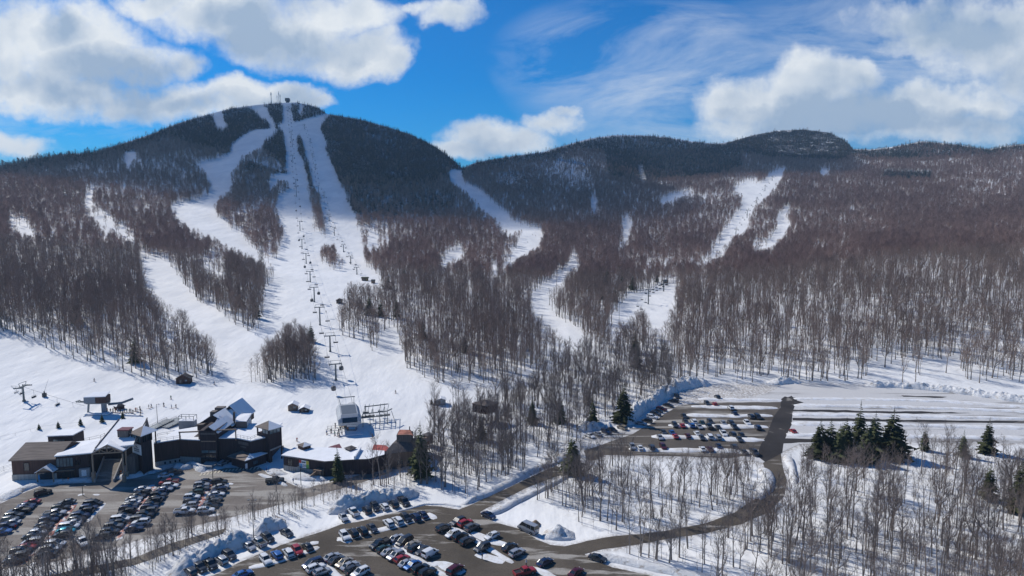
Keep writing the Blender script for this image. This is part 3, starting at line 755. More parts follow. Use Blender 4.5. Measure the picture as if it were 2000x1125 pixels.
for px, py, hh, v, lab in EVG:
    p = gp(px, py); s = hh/14
    o = thing('evergreen_tree', lab, 'evergreen', p - Vector((0, 0, .1)), RNG.uniform(0, 6.28)); o.scale = (s*RNG.uniform(.9, 1.1)*(1.25 if 1590 < px < 1760 and v != 1 else 1),)*2 + (s,)
    link('trunk', NCm[v][0], o); link('crown', NCm[v][1], o)
# ------------------------------------------------------------------ paved sheets
def tri_sheet(name, poly, z, mat, step=None, **tags):
    import bmesh
    bm = bmesh.new(); vs = [bm.verts.new(G(px, py, z)) for px, py in poly]
    f = bm.faces.new(vs); bmesh.ops.triangulate(bm, faces=[f]); bmesh.ops.recalc_face_normals(bm, faces=bm.faces)
    if sum(q.normal.z for q in bm.faces) < 0: bmesh.ops.reverse_faces(bm, faces=bm.faces)
    me = bpy.data.meshes.new(name); bm.to_mesh(me); bm.free(); me.materials.append(MATS[mat])
    return link(name, me, **tags)
def jag(poly, amp=1.2, n=5):
    "roughen an outline the way plowed edges are rough"
    out = []
    for i, (x0, y0) in enumerate(poly):
        x1, y1 = poly[(i+1) % len(poly)]
        L = math.hypot(x1-x0, y1-y0); k = max(1, int(L/14))
        for j in range(k):
            t = j/k; s = amp*min(1, L/30)
            out.append((x0+(x1-x0)*t + random.uniform(-s, s)*(j > 0), y0+(y1-y0)*t + random.uniform(-s, s)*.5*(j > 0)))
    return out
random.seed(5)
tri_sheet('lodge_parking_lot', jag(LODGE_LOT), .04, 'lot_asphalt', kind='structure')
tri_sheet('parking_lot', jag(MID_LOT), .05, 'wet_asphalt', kind='structure')
tri_sheet('far_parking_lot', jag(FAR_LOT, 1), .06, 'packed_snow_lot', kind='structure')
tri_sheet('dirt_path', jag(PATH), .04, 'road_asphalt', kind='structure')
AISLES = [ # bare dark lanes of the far lot
 [(1526,779),(1533,774),(1539,776),(1546,773),(1549,776),(1562,777),(1556,782),(1570,786),(1553,790),(1548,806),(1546,830),(1536,850),(1530,868),(1528,884),(1494,902),(1478,890),(1486,868),(1498,850),(1504,832),(1512,812),(1524,796)],
 [(1546,800),(1620,800),(1700,803),(1800,803),(1900,807),(1800,808),(1690,806),(1620,805),(1548,803)],
[(1548,816),(1640,817),(1780,820),(1990,822),(1980,826),(1760,824),(1548,821)],
 [(1534,856),(1600,857),(1680,858),(1650,861),(1560,864),(1530,866)], [(1760,772),(1850,775),(1840,777),(1765,775)]]
LEFT_LANES = [(1150,903),(1140,880),(1190,863),(1235,848),(1272,828),(1298,808),(1322,793),(1380,785),(1450,786),(1527,785),(1520,806),(1510,830),(1503,850),(1490,868),(1492,885),(1425,895),(1300,891),(1182,889)]
tri_sheet('car_lanes', jag(LEFT_LANES, 1.5), .070, 'worn_lot_asphalt', kind='structure')
for k, a in enumerate(AISLES): tri_sheet('bare_lane', jag(a, 1.6), .075 + .004*k, 'dark_aisle', kind='structure')
# drying pale patches on the asphalt: salt and thin ice
ICE = [[(740,950),(760,945)]]
def mound(name, line, half, h, mat='snow_strip', z=0., seed=0, res=1.0, end=1.0, lump=.35, ground_follow=False, **tags):
    "a ridge of snow along a line of photo directions (feet on level z)"
    P = [gp(px, py) if ground_follow else G(px, py, z) for px, py in line]
    L = [0]
    for a, b in zip(P, P[1:]): L.append(L[-1] + (b-a).length)
    n = max(6, int(L[-1]/res)); m = 9 if max(half if isinstance(half, tuple) else (half,)) < 3 else 27
    rows = []
    for i in range(n+1):
        s = L[-1]*i/n; k = max(j for j in range(len(L)) if L[j] <= s + 1e-6); k = min(k, len(P)-2)
        c = P[k].lerp(P[k+1], (s-L[k])/max(1e-6, L[k+1]-L[k])); d = (P[k+1]-P[k]); d.z = 0; d.normalize(); nrm = Vector((-d.y, d.x, 0))
        hw = half[0] + (half[1]-half[0])*i/n if hasattr(half, '__len__') else half
        env = min(1, min(i, n-i)*L[-1]/n/max(.5, 1.6*hw)); env = math.sin(env*PI/2)**.8
        row = []
        for j in range(m):
            u = j/(m-1)*2-1
            w = hw*(.85+.25*float(vnoise(np.float64(s/4.+seed*7), np.float64(seed*3.), 2)))*(.55+.45*env)
            p = c + nrm*u*w
            prof = max(0, 1-u*u)**.8
            nz = float(fbm(np.float64(p.x/2.0+seed), np.float64(p.y/2.0), 4, 4)) + .5*abs(float(vnoise(np.float64(p.x/.9), np.float64(p.y/.9+seed), 1))); nz2 = float(vnoise(np.float64(s/7.), np.float64(seed*5.), 6))
            p.z = c.z - .12*(abs(u) > .98) + .06 + h*.8*prof*env*(1 + .22*nz2 + lump*nz*.8)
            row.append(p)
        rows.append(row)
    mb = MB(); mb.grid(rows, close=False, cap=False)
    o = mb.build(name, MATS[mat], smooth=True, **tags)
    if sum(p.normal.z for p in o.data.polygons) < 0: o.data.flip_normals()
    return o
m_, nt_s, b_s = new_mat('snow_strip')
g_ = N(nt_s, 'ShaderNodeNewGeometry'); n_ = N(nt_s, 'ShaderNodeTexNoise', Scale=.45, Detail=7, Roughness=.75); nt_s.links.new(g_.outputs['Position'], n_.inputs['Vector'])
nt_s.links.new(ramp(nt_s, n_.outputs[0], [(.42, (.79, .80, .82)), (.58, (.66, .64, .61)), (.72, (.42, .38, .33))]), b_s.inputs['Base Color'])
b_s.inputs['Roughness'].default_value = .8; b_s.inputs['Specular IOR Level'].default_value = .1
STRIPS = [ # (line, half width, height)
 ([(486,1109),(520,1103),(560,1090),(600,1078),(622,1068)], 1.3, .25), ([(658,1056),(700,1046),(740,1036),(765,1030),(800,1020),(846,1008)], 1.4, .25),
 ([(768,1058),(800,1082),(840,1108),(880,1132)], 1.2, .3), ([(628,1100),(650,1118),(680,1142)], 1.2, .3), ([(882,1030),(915,1048),(955,1072),(1002,1100)], 1.2, .3),
 ([(1038,1108),(1065,1120),(1100,1140)], 1.5, .3),
 # end caps and loose patches between the cars
 ([(820,1106),(860,1100),(905,1120)], 2.2, .08), ([(930,1082),(985,1098)], 2.0, .08), ([(922,1040),(960,1058),(990,1064)], 1.8, .08), ([(600,1062),(622,1060)], 1.4, .2),
 ([(660,1050),(685,1060)], 1.1, .2), ([(836,1002),(850,1014)], 1.3, .2),
 ([(1362,780),(1450,781),(1527,782)], 2.7, .6), ([(1350,794),(1430,796),(1519,797)], 2.7, .6), ([(1337,811),(1420,813),(1509,812)], 2.7, .6), ([(1305,831),(1400,833),(1500,834)], 2.7, .6), ([(1272,853),(1360,855),(1400,857),(1493,860)], 2.7, .6), ([(1228,877),(1300,880),(1400,880),(1482,884)], 2.7, .6),
 ([(1550,779),(1700,780),(1850,784),(2010,796)], 2.6, .5), ([(1550,792),(1700,794),(1850,798),(2010,804)], 2.7, .6), ([(1548,810),(1700,811),(1850,815),(2010,818)], 2.7, .6), ([(1546,828),(1700,829),(1850,833),(2010,836)], 2.7, .6), ([(1536,849),(1600,850),(1700,851),(1850,854),(2010,856)], 2.7, .6)]
for k, (ln, hw, hh) in enumerate(STRIPS): mound('snow_island', ln, hw, hh, seed=k, kind='structure')
# red-painted divider strips with thin snow in the lodge lot
m_, nt_s, b_s = new_mat('red_strip')
g_ = N(nt_s, 'ShaderNodeNewGeometry'); n_ = N(nt_s, 'ShaderNodeTexNoise', Scale=.5, Detail=5, Roughness=.7); nt_s.links.new(g_.outputs['Position'], n_.inputs['Vector'])
nt_s.links.new(ramp(nt_s, n_.outputs[0], [(.42, (.30, .075, .05)), (.50, (.32, .10, .07)), (.53, (.66, .62, .6))]), b_s.inputs['Base Color'])
for k, ln in enumerate([[(415,938),(404,958),(392,985),(386,1002)], [(302,950),(280,985),(250,1025),(232,1052)], [(148,982),(110,1030),(80,1068),(40,1104)]]):
    mound('divider_strip', ln, 1.0, .12, mat='red_strip', seed=k+30, lump=.1, kind='structure')
for k, ln in enumerate([[(205,983),(188,1000),(170,1020)], [(165,965),(152,968)], [(182,966),(194,967)], [(443,944),(455,946)], [(408,1008),(430,1005)], [(225,1056),(240,1050)], [(70,1098),(60,1104)], [(290,950),(302,948)]]):
    mound('snow_patch', ln, .9, .12, seed=k+40, kind='structure')
# plowed banks: long heaps
BANKS = [
 ([(330,1125),(380,1102),(430,1078),(480,1057),(497,1050)], (4.6, 3.2), 3.4, 'long lumpy plowed snow bank beside the lower left cars'),
 ([(497,1046),(515,1036),(540,1028),(560,1024)], (3.6, 3.0), 3.4, 'steep plowed snow heap behind the car parked alone'),
 ([(640,1003),(680,992),(720,982),(750,973),(800,967),(812,960)], (2.4, 4.0), 3.3, 'plowed snow bank behind the top row of the middle lot'),
 ([(1060,1044),(1090,1046),(1122,1046)], (4.2, 4.0), 2.8, 'rounded heap of plowed snow right of the silver van'),
 ([(1035,1024),(1055,1026)], (2.6, 2.2), 2.2, 'brown pile of dirty snow and brush behind the silver van'),
 ([(1128,842),(1150,838),(1180,836),(1200,838)], (3.4, 3.), 3.0, 'low plowed bank at the near end of the far lot'),
 ([(1218,830),(1235,815),(1255,800),(1272,790),(1290,777),(1312,764),(1335,756),(1362,752),(1390,752)], (3.6, 5.), 4.4, 'high white plowed bank curving along the left of the far lot'),
 ([(1500,750),(1525,748),(1545,746),(1565,749)], (4, 3.), 2.6, 'small plowed heap with brush at the back of the far lot'),
 ([(1690,753),(1760,756),(1830,762),(1900,770),(1960,779),(2040,790),(2150,800)], (3.2, 4.5), 2.6, 'long wavy plowed bank at the back right of the far lot'),
 ([(775,1000),(830,985),(870,985),(900,990)], (.6, .6), .3, None),
 ([(905,985),(940,970),(985,948),(1030,924),(1085,903),(1128,878)], (1.6, 2.4), 1.3, 'rounded bank along the upper side of the access road'),
 ([(940,1006),(970,1000),(1010,978),(1060,955),(1110,930)], (1.5, 1.), .9, 'low bank along the lower side of the access road'),
 ([(1490,915),(1502,935),(1498,955),(1480,975)], (2.4, 2.), 1.4, 'smooth white bank inside the bend of the loop road'),
 ([(1536,890),(1548,915),(1552,945)], (1.6, 1.4), 1.0, 'small bank outside the bend of the loop road'),
 ([(1152,1084),(1200,1092),(1260,1104),(1330,1120),(1400,1135)], (1.8, 2.6), .9, 'smooth snow shoulder at the bottom behind the dark sedan'),
 ([(340,918),(350,912),(362,916),(372,908),(392,914),(396,922)], (1.8, 1.8), 1.3, 'broken white heap in front of the lodge wing'),
 ([(0,978),(30,962),(62,950),(85,943)], (3, 2.), 1.0, 'bank at the left end of the lodge lot'),
 ([(100,940),(140,938),(183,936)], (1.3, 1.3), .7, 'low bank in front of the lodge doors'),
 ([(222,934),(262,930),(303,920)], (2.6, 2.), 1.2, 'bank right of the lodge ramp'),
 ([(505,926),(540,938),(560,950)], (1.0, 1.0), .5, None),
 ([(572,925),(600,935),(640,938)], (3.2, 2.), 1.1, 'bank below the banner of the ticket building'),
 ([(522,918),(545,925),(560,926)], (2.6, 2.4), 1.0, 'bank between the lodge tower and the ticket building')]
simple('brown_heap', (.24, .18, .13), .9, 0, .1, .5, 1.2)
for k, (ln, hw, hh, lab) in enumerate(BANKS):
    mound('snow_bank' if lab else 'snow_ridge', ln, hw, hh, mat='brown_heap' if lab and lab.startswith('brown pile') else 'heap_snow', seed=k+60, lump=.75 if hh > 2 else .35, res=.4, kind=None if lab else 'structure', label=lab, cat='snow bank' if lab else None, group='plowed snow banks' if lab else None)
# lane and stall paint
def paint(px0, py0, px1, py1, w=.12, z=.11):
    a = G(px0, py0, z); b = G(px1, py1, z); d = (b-a).normalized(); n = Vector((-d.y, d.x, 0))*w/2
    return [a-n, b-n, b+n, a+n]
mb = MB()
for i in range(17):
    t = i/16; x = 392 + (504-392)*t; y = 927 - 13*math.sin(t*1.45)
    mb.face(paint(x-1.6, y+2.6, x+2.2, y-2.2, .55))
simple('paint', (.55, .50, .40), .8)
mb.build('road_markings', 'paint', kind='structure')
# ------------------------------------------------------------------ cars
simple('glass_dark', (.02, .025, .03), .08, 0, .9, 0); simple('tyre', (.02, .02, .02), .85, 0, .2, 0); simple('rim', (.35, .36, .38), .35, .8, .5, 0)
simple('lamp_white', (.75, .77, .8), .15, 0, .8, 0); simple('lamp_red', (.35, .02, .02), .25, 0, .6, 0); simple('trim_black', (.03, .03, .032), .6, 0, .3, 0)
def paintmat(name, c, metal=.25, rough=.32):
    m, nt, b = new_mat(name)
    tc = N(nt, 'ShaderNodeTexCoord'); n = N(nt, 'ShaderNodeTexNoise', Scale=1.4, Detail=5, Roughness=.7); nt.links.new(tc.outputs['Object'], n.inputs['Vector'])
    sp_ = N(nt, 'ShaderNodeSeparateXYZ'); nt.links.new(tc.outputs['Object'], sp_.inputs[0])
    # road salt on the lower body
    mr = N(nt, 'ShaderNodeMapRange'); nt.links.new(sp_.outputs[2], mr.inputs[0]); mr.inputs[1].default_value = .95; mr.inputs[2].default_value = .25; mr.inputs[3].default_value = 0; mr.inputs[4].default_value = .55
    k = N(nt, 'ShaderNodeMath', operation='MULTIPLY'); nt.links.new(mr.outputs[0], k.inputs[0]); nt.links.new(n.outputs[0], k.inputs[1])
    mx = N(nt, 'ShaderNodeMix', data_type='RGBA'); nt.links.new(k.outputs[0], mx.inputs[0]); mx.inputs[6].default_value = (*c, 1); mx.inputs[7].default_value = (.34, .32, .30, 1)
    nt.links.new(mx.outputs[2], b.inputs['Base Color'])
    b.inputs['Metallic'].default_value = metal; b.inputs['Roughness'].default_value = rough; b.inputs['Coat Weight'].default_value = .6; b.inputs['Coat Roughness'].default_value = .12
    return m
PAINTS = {'black': (.012, .012, .014), 'dark grey': (.05, .053, .06), 'grey': (.14, .145, .15), 'silver': (.42, .43, .45), 'white': (.72, .73, .74), 'navy': (.015, .03, .085),
          'blue': (.03, .13, .38), 'red': (.33, .02, .02), 'maroon': (.11, .012, .018), 'tan': (.36, .31, .24), 'dark green': (.02, .055, .045), 'teal': (.02, .33, .40)}
for k, c in PAINTS.items(): paintmat('paint_' + k.replace(' ', '_'), c, .0 if k in ('white', 'red', 'black') else .35)
# side profiles: lower body stations (x, z bottom, z belt, half width), cabin (x, z roof, half width at roof)
KINDS_ = {
 'sedan': dict(L=4.7, W=.90, belt=.92, body=[(-2.35,.42,.62,.74),(-2.2,.30,.86,.84),(-1.3,.24,.93,.90),(0,.22,.93,.91),(1.0,.22,.92,.90),(1.9,.26,.80,.87),(2.25,.32,.66,.78),(2.36,.42,.55,.66)], cab=[(-1.75,.92,.72),(-1.05,1.38,.60),(.25,1.43,.62),(1.15,.92,.74)]),
 'suv': dict(L=4.7, W=.94, belt=1.05, body=[(-2.3,.45,.80,.80),(-2.22,.32,1.08,.88),(-1.2,.28,1.08,.94),(0,.27,1.07,.95),(1.0,.27,1.05,.94),(1.85,.30,.98,.92),(2.25,.36,.80,.84),(2.35,.48,.66,.72)], cab=[(-2.2,1.06,.80),(-1.9,1.62,.68),(.15,1.68,.70),(1.1,1.05,.80)]),
 'hatchback': dict(L=4.3, W=.89, belt=.95, body=[(-2.1,.42,.72,.76),(-2.05,.28,.96,.84),(-1.1,.24,.97,.89),(0,.23,.96,.90),(1.0,.23,.94,.89),(1.7,.27,.84,.86),(2.05,.33,.68,.78),(2.15,.42,.56,.66)], cab=[(-2.0,.96,.72),(-1.5,1.42,.60),(.2,1.48,.62),(1.15,.95,.74)]),
 'minivan': dict(L=5.1, W=.98, belt=1.05, body=[(-2.5,.42,.85,.84),(-2.45,.30,1.06,.92),(-1.2,.26,1.07,.97),(.2,.25,1.06,.98),(1.3,.26,1.02,.96),(2.05,.30,.88,.92),(2.45,.36,.70,.82),(2.55,.46,.58,.70)], cab=[(-2.42,1.05,.84),(-2.15,1.66,.74),(.4,1.72,.75),(1.6,1.03,.82)]),
 'pickup': dict(L=5.6, W=.99, belt=1.12, body=[(-2.8,.55,1.08,.90),(-2.75,.45,1.15,.96),(-1.0,.38,1.15,.98),(-.4,.36,1.14,.99),(1.2,.36,1.14,.98),(2.3,.38,1.06,.96),(2.7,.42,.92,.88),(2.8,.52,.78,.80)], cab=[(-.85,1.13,.84),(-.62,1.80,.72),(.65,1.84,.74),(1.45,1.13,.84)]),
 'cargo_van': dict(L=4.6, W=.94, belt=1.15, body=[(-2.25,.45,1.10,.86),(-2.2,.30,1.18,.93),(-1.0,.26,1.18,.95),(.2,.26,1.17,.95),(1.1,.27,1.10,.94),(1.8,.30,.98,.90),(2.2,.36,.78,.82),(2.3,.46,.62,.70)], cab=[(-2.2,1.17,.90),(-2.12,1.86,.82),(.55,1.88,.80),(1.45,1.08,.80)]),
 'camper_van': dict(L=6.4, W=1.02, belt=1.55, body=[(-3.15,.50,1.50,.96),(-3.1,.36,1.58,1.0),(-1.0,.30,1.58,1.02),(1.2,.30,1.56,1.02),(2.2,.32,1.35,1.0),(2.75,.34,1.12,.95),(3.1,.40,.85,.86),(3.2,.5,.7,.76)], cab=[(-3.12,1.57,.98),(-3.0,2.55,.86),(1.35,2.6,.86),(2.35,1.42,.92)])}
CARM = {}
def car_meshes(kind):
    K = KINDS_[kind]; L = K['L']; wb = L*.29; wr = .34 if kind in ('sedan', 'hatchback') else .38
    if kind == 'pickup': wr = .41
    b = MB(); rings = []
    for x, z0, z1, w in K['body']:
        zm = z0 + (z1-z0)*.55
        rings.append([(x, -w*.88, z0), (x, -w, zm), (x, -w*.93, z1), (x, -w*.5, z1+.03), (x, w*.5, z1+.03), (x, w*.93, z1), (x, w, zm), (x, w*.88, z0)])
    b.grid(rings)
    c = K['cab']; (xa, za, wa), (xb, zb, wb2), (xc, zc, wc), (xd, zd, wd) = c
    # roof skin with a crown
    rr = []
    for t in (0, .08, .35, .7, .93, 1):
        x = xb + (xc-xb)*t; w = wb2 + (wc-wb2)*t; z = zb + (zc-zb)*t + .05*math.sin(PI*t)
        rr.append([(x, -w-.012, z-.05), (x, -w*.75, z+.005), (x, 0, z+.03), (x, w*.75, z+.005), (x, w+.012, z-.05)])
    b.grid([r + [(r[0][0], q[1]*.96, q[2]-.05) for q in r[::-1]] for r in rr])
    # pillars, a touch proud of the glass
    for s in (-1, 1):
        segs = [((xd, wd*s, zd), (xc, wc*s, zc)), ((xa, wa*s, za), (xb, wb2*s, zb))]
        for t in ((.5,) if kind == 'pickup' else (.36, .72)):
            xm = xb+(xc-xb)*(1-t); wm = wb2+(wc-wb2)*(1-t); segs.append(((xm-.02, (wa+.02)*s, za), (xm, wm*s, zb+(zc-zb)*(1-t))))
        for p, q in segs: b.beam((p[0], p[1]+.014*s, p[2]-.02), (q[0], q[1]+.014*s, q[2]), .07, .09)
    if kind in ('cargo_van', 'camper_van'):   # blind sides
        x1 = xc - (.15 if kind == 'cargo_van' else 2.9)
        if kind == 'cargo_van':
            for s in (-1, 1):
                b.grid([[(xa+.02, (wa+.02)*s, za-.05), (xb+.02, (wb2+.02)*s, zb-.02), (xb+.02, (wb2-.05)*s, zb-.02), (xa+.02, (wa-.05)*s, za-.05)], [(x1, (wa+.02)*s, za-.05), (x1, (wc+.02)*s, zc-.02), (x1, (wc-.05)*s, zc-.02), (x1, (wa-.05)*s, za-.05)]])
    for s in (-1, 1):                         # mirrors, arches
        b.box((xd-.12, (K['W']+.09)*s, zd+.10), (.14, .18, .14))
    if kind in ('suv', 'camper_van'):
        for s in (-1, 1): b.beam((xb+.1, s*wb2*.85, zb+.09), (xc-.1, s*wc*.85, zc+.09), .04, .04)
    if kind == 'pickup':
        for s in (-1, 1): b.box((-1.85, s*.86, 1.24), (1.85, .12, .16))
        b.box((-2.72, 0, 1.22), (.1, 1.8, .14))
    body = b.mesh('body', 'paint_black'); orient(body)
    t = MB()
    t.box((L/2-.03, 0, .42), (.10, K['W']*1.5, .16)); t.box((-L/2+.04, 0, .45), (.10, K['W']*1.5, .16))
    for sx in (-1, 1):
        for s in (-1, 1): t.tube((sx*wb, s*(K['W']-.14), wr), (sx*wb, s*(K['W']+.005), wr), wr+.06, wr+.06, 12)
    if kind == 'pickup': t.box((-1.82, 0, 1.17), (1.75, 1.6, .05))
    trim = t.mesh('trim', 'trim_black'); orient(trim)
    g = MB(); rings = []
    for x, z, w in ((xa, za-.06, wa), (xb, zb-.015, wb2), (xc, zc-.015, wc), (xd, zd-.06, wd)):
        rings.append((x, z, w))
    (x0, z0, w0), (x1, z1, w1), (x2, z2, w2), (x3, z3, w3) = rings
    v = [(x0, -w0, z0), (x0, w0, z0), (x1, -w1, z1), (x1, w1, z1), (x2, -w2, z2), (x2, w2, z2), (x3, -w3, z3), (x3, w3, z3)]
    g.v = v; g.f = [(0, 1, 3, 2), (2, 3, 5, 4), (4, 5, 7, 6), (0, 2, 4, 6), (1, 7, 5, 3), (0, 6, 7, 1)]; g.m = [0]*6
    glass = g.mesh('windows', 'glass_dark'); orient(glass)
    w = MB(); w.tube((0, -.11, 0), (0, .11, 0), wr, wr, 14, 0); w.tube((0, .10, 0), (0, .125, 0), wr*.62, wr*.55, 10, 1); w.tube((0, -.125, 0), (0, -.10, 0), wr*.55, wr*.62, 10, 1)
    wheel = w.mesh('wheel', ['tyre', 'rim']); orient(wheel)
    h = MB(); h.box((0, 0, 0), (.12, .34, .15)); head = h.mesh('headlight', 'lamp_white')
    h = MB(); h.box((0, 0, 0), (.10, .24, .20)); tail = h.mesh('taillight', 'lamp_red')
    K.update(wr=wr, wbx=wb)
    CARM[kind] = (body, trim, glass, wheel, head, tail)
for k in KINDS_: car_meshes(k)
TYPENAME = {'sedan': 'sedan', 'suv': 'SUV', 'hatchback': 'hatchback', 'minivan': 'minivan', 'pickup': 'pickup truck', 'cargo_van': 'small cargo van', 'camper_van': 'high-roofed van'}
def car(kind, paint, p, ang, label, group, detail=True):
    K = KINDS_[kind]; body, trim, glass, wheel, head, tail = CARM[kind]
    o = thing('parked_car' if 'van' not in kind or kind == 'minivan' else 'parked_van', label, 'car' if kind != 'camper_van' and kind != 'cargo_van' else 'van', p, ang, group)
    bo = link('body', body, o); bo.material_slots[0].link = 'OBJECT'; bo.material_slots[0].material = MATS['paint_' + paint.replace(' ', '_')]
    link('windows', glass, o); link('trim', trim, o)
    for sx in (-1, 1):
        for s in (-1, 1): link('wheel', wheel, o, (sx*K['wbx'], s*(K['W']-.11), K['wr']))
    if detail:
        bf = K['body'][-2]; bb = K['body'][1]
        for s in (-1, 1):
            link('headlight', head, o, (bf[0]+.03, s*(bf[3]-.16), bf[2]-.06)); link('taillight', tail, o, (bb[0]-.04, s*(bb[3]-.10), bb[2]-.16))
    return o
def gdir(px, py, dx, dy, z=0):
    a = G(px, py, z); b = G(px+dx, py+dy, z); return math.atan2(b.y-a.y, b.x-a.x)
NTH = ['first', 'second', 'third', 'fourth', 'fifth', 'sixth', 'seventh', 'eighth', 'ninth', 'tenth', 'eleventh', 'twelfth', 'thirteenth', 'fourteenth', 'fifteenth', 'sixteenth']
B_, D_, Y_, S_, W_, NV, BL, RD, MR, TN, GN, TL = 'black', 'dark grey', 'grey', 'silver', 'white', 'navy', 'blue', 'red', 'maroon', 'tan', 'dark green', 'teal'
TP = {'s': 'sedan', 'u': 'suv', 'h': 'hatchback', 'm': 'minivan', 'p': 'pickup', 'c': 'cargo_van', 'v': 'camper_van'}
def row(name, pts, spec, across=True, flip=0, group='', detail=False, angle=None, end='from the top'):
    "pts: car positions; the cars stand square to the row"
    P = [G(px, py, .06) for px, py in pts]
    d = P[-1] - P[0]; base = math.atan2(d.y, d.x) + PI/2 if angle is None else angle
    for i, (p, (c, k)) in enumerate(zip(P, spec)):
        a = base + (PI if (i*7+flip) % 3 == 0 else 0) + random.gauss(0, .02)
        car(TP[k], c, p, a, '%s %s, %s %s in %s' % (c, TYPENAME[TP[k]], NTH[i], end, name), group, detail)
def spread(ctrl, n):
    P = [G(px, py) for px, py in ctrl]; L = [0]
    for a, b in zip(P, P[1:]): L.append(L[-1] + (b-a).length)
    out = []
    for i in range(n):
        s = L[-1]*i/(n-1) + (random.uniform(-.12, .12) if 0 < i < n-1 else 0); k = min(max(j for j in range(len(L)) if L[j] <= s+1e-6), len(P)-2)
        q = P[k].lerp(P[k+1], (s-L[k])/(L[k+1]-L[k])); out.append(project(q.x, q.y, q.z))
    return out
random.seed(3)
GL = 'cars parked in the lodge lot'
row('leftmost row, lodge lot', [(62,984),(52,991),(47,996),(36,1003),(28,1011),(20,1018),(22,1025),(14,1032),(4,1042)], list(zip([RD,NV,NV,B_,D_,Y_,S_,NV,BL], 'ssspuhsus')), group=GL)
row('second row, lodge lot', [(131,984),(119,996),(108,1007),(103,1013),(95,1020),(87,1029),(82,1036),(74,1044),(63,1052),(63,1063),(51,1073),(41,1081),(34,1091),(27,1099)], list(zip([Y_,B_,S_,D_,NV,D_,D_,W_,B_,S_,RD,D_,Y_,D_], 'supsusshsmsuus')), group=GL)
row('third row, lodge lot', [(182,987),(174,996),(166,1003),(157,1011),(150,1018),(142,1025),(135,1032),(128,1041),(122,1049),(107,1067),(100,1077),(92,1086)], list(zip([D_,NV,B_,NV,D_,S_,W_,TL,D_,W_,S_,B_], 'muuuhsmsumus')), group=GL, flip=1)
row('middle double row, left side, lodge lot', [(279,959),(281,966),(269,972),(262,978),(258,985),(254,991),(250,998),(248,1004),(240,1012),(235,1018),(228,1025),(222,1032),(215,1043),(200,1052)], list(zip([W_,D_,D_,S_,W_,Y_,NV,B_,D_,W_,D_,Y_,D_,B_], 'shssshuusmhuuu')), group=GL, flip=2)
row('middle double row, right side, lodge lot', [(330,946),(333,953),(322,959),(311,965),(309,971),(305,977),(300,983),(295,989),(292,996),(289,1003),(283,1010),(274,1018),(275,1025),(262,1036)], list(zip([RD,W_,S_,NV,D_,B_,D_,D_,NV,Y_,B_,Y_,W_,NV], 'pushusuhuuumus')), group=GL)
row('right double row, left side, lodge lot', [(399,944),(394,951),(393,957),(383,967),(375,975),(373,983),(370,992),(361,1003)], list(zip([NV,S_,Y_,GN,W_,D_,S_,W_], 'susuuhup')), group=GL)
row('right double row, right side, lodge lot', [(429,945),(432,954),(428,962),(423,969),(419,978),(414,985),(409,992),(402,1001)], list(zip([D_,S_,NV,W_,D_,Y_,B_,W_], 'usussusu')), group=GL, flip=1)
for px, py, c, k, dx, dy, lab in [(84,966,B_,'u',30,-6,'black SUV driving alone across the top left of the lodge lot'), (324,932,W_,'s',26,-4,'white car standing alone before the snow heap at the lodge'),
    (161,1063,W_,'p',12,14,'white pickup truck alone at the lower edge of the lodge lot'), (537,942,B_,'p',26,-3,'black pickup leaving the lodge lot by the ticket building road'), (436,907,S_,'h',20,-10,'silver hatchback at the kerb by the lodge entrance'), (342,926,D_,'u',24,-5,'dark grey SUV in the lodge shadow behind the white car')]:
    car(TP[k], c, G(px, py, .06), gdir(px, py, dx, dy), lab, GL, False)
GM = 'cars parked in the middle lot'
row('top row by the snow bank', [(671,1014),(690,1004),(717,1000),(733,994),(751,993),(769,988),(789,984)], list(zip([S_,W_,B_,B_,W_,B_,B_], 'spuuhup')), group=GM, detail=True, end='from the left')
row('second row, middle lot', [(673,1051),(690,1045),(708,1041),(727,1035),(759,1026),(777,1021),(793,1016),(811,1014),(826,1009)], list(zip([W_,B_,B_,D_,W_,W_,B_,NV,NV], 'uuusuuuus')), group=GM, detail=True, end='from the left')
row('the short row with snow at both ends', [(519,1098),(541,1089),(563,1084),(581,1080),(601,1072)], list(zip([W_,BL,W_,RD,B_], 'uuuus')), group=GM, detail=True, end='from the left')
row('the row below the long snow bank', [(560,1044),(523,1055),(506,1064),(487,1071),(448,1089),(432,1098),(410,1107),(391,1113),(371,1121)], list(zip([D_,B_,S_,S_,D_,S_,B_,B_,D_], 'supsuupuu')), group=GM, detail=True, end='from the right', flip=1)
row('long angled double row, upper side', [(775,1055),(790,1061),(806,1068),(812,1075),(825,1079),(840,1085)], list(zip([S_,B_,TN,D_,D_,W_], 'smsusc')), group=GM, detail=True, flip=2)
row('long angled double row, lower side', [(742,1067),(750,1076),(761,1082),(773,1090),(785,1096),(795,1104),(806,1108),(821,1115),(835,1122)], list(zip([B_,GN,S_,S_,RD,S_,BL,B_,B_], 'phsuhssuu')), group=GM, detail=True)
row('lower left double row, upper side', [(648,1092),(658,1098),(673,1103),(683,1109),(691,1117),(704,1123)], list(zip([S_,D_,TN,S_,D_,W_], 'ssssuu')), group=GM, detail=True, flip=1)
row('lower left double row, lower side', [(611,1105),(617,1114),(629,1121)], list(zip([NV,W_,S_], 'muh')), group=GM, detail=True)
row('right double row, upper side', [(895,1023),(909,1026),(922,1034),(961,1051),(995,1072),(1010,1084)], list(zip([D_,RD,Y_,W_,B_,S_], 'uuuhsu')), group=GM, detail=True)
row('right double row, lower side', [(866,1035),(884,1047),(899,1052),(913,1061),(942,1074)], list(zip([D_,W_,B_,D_,D_], 'uhuuu')), group=GM, detail=True, flip=2)
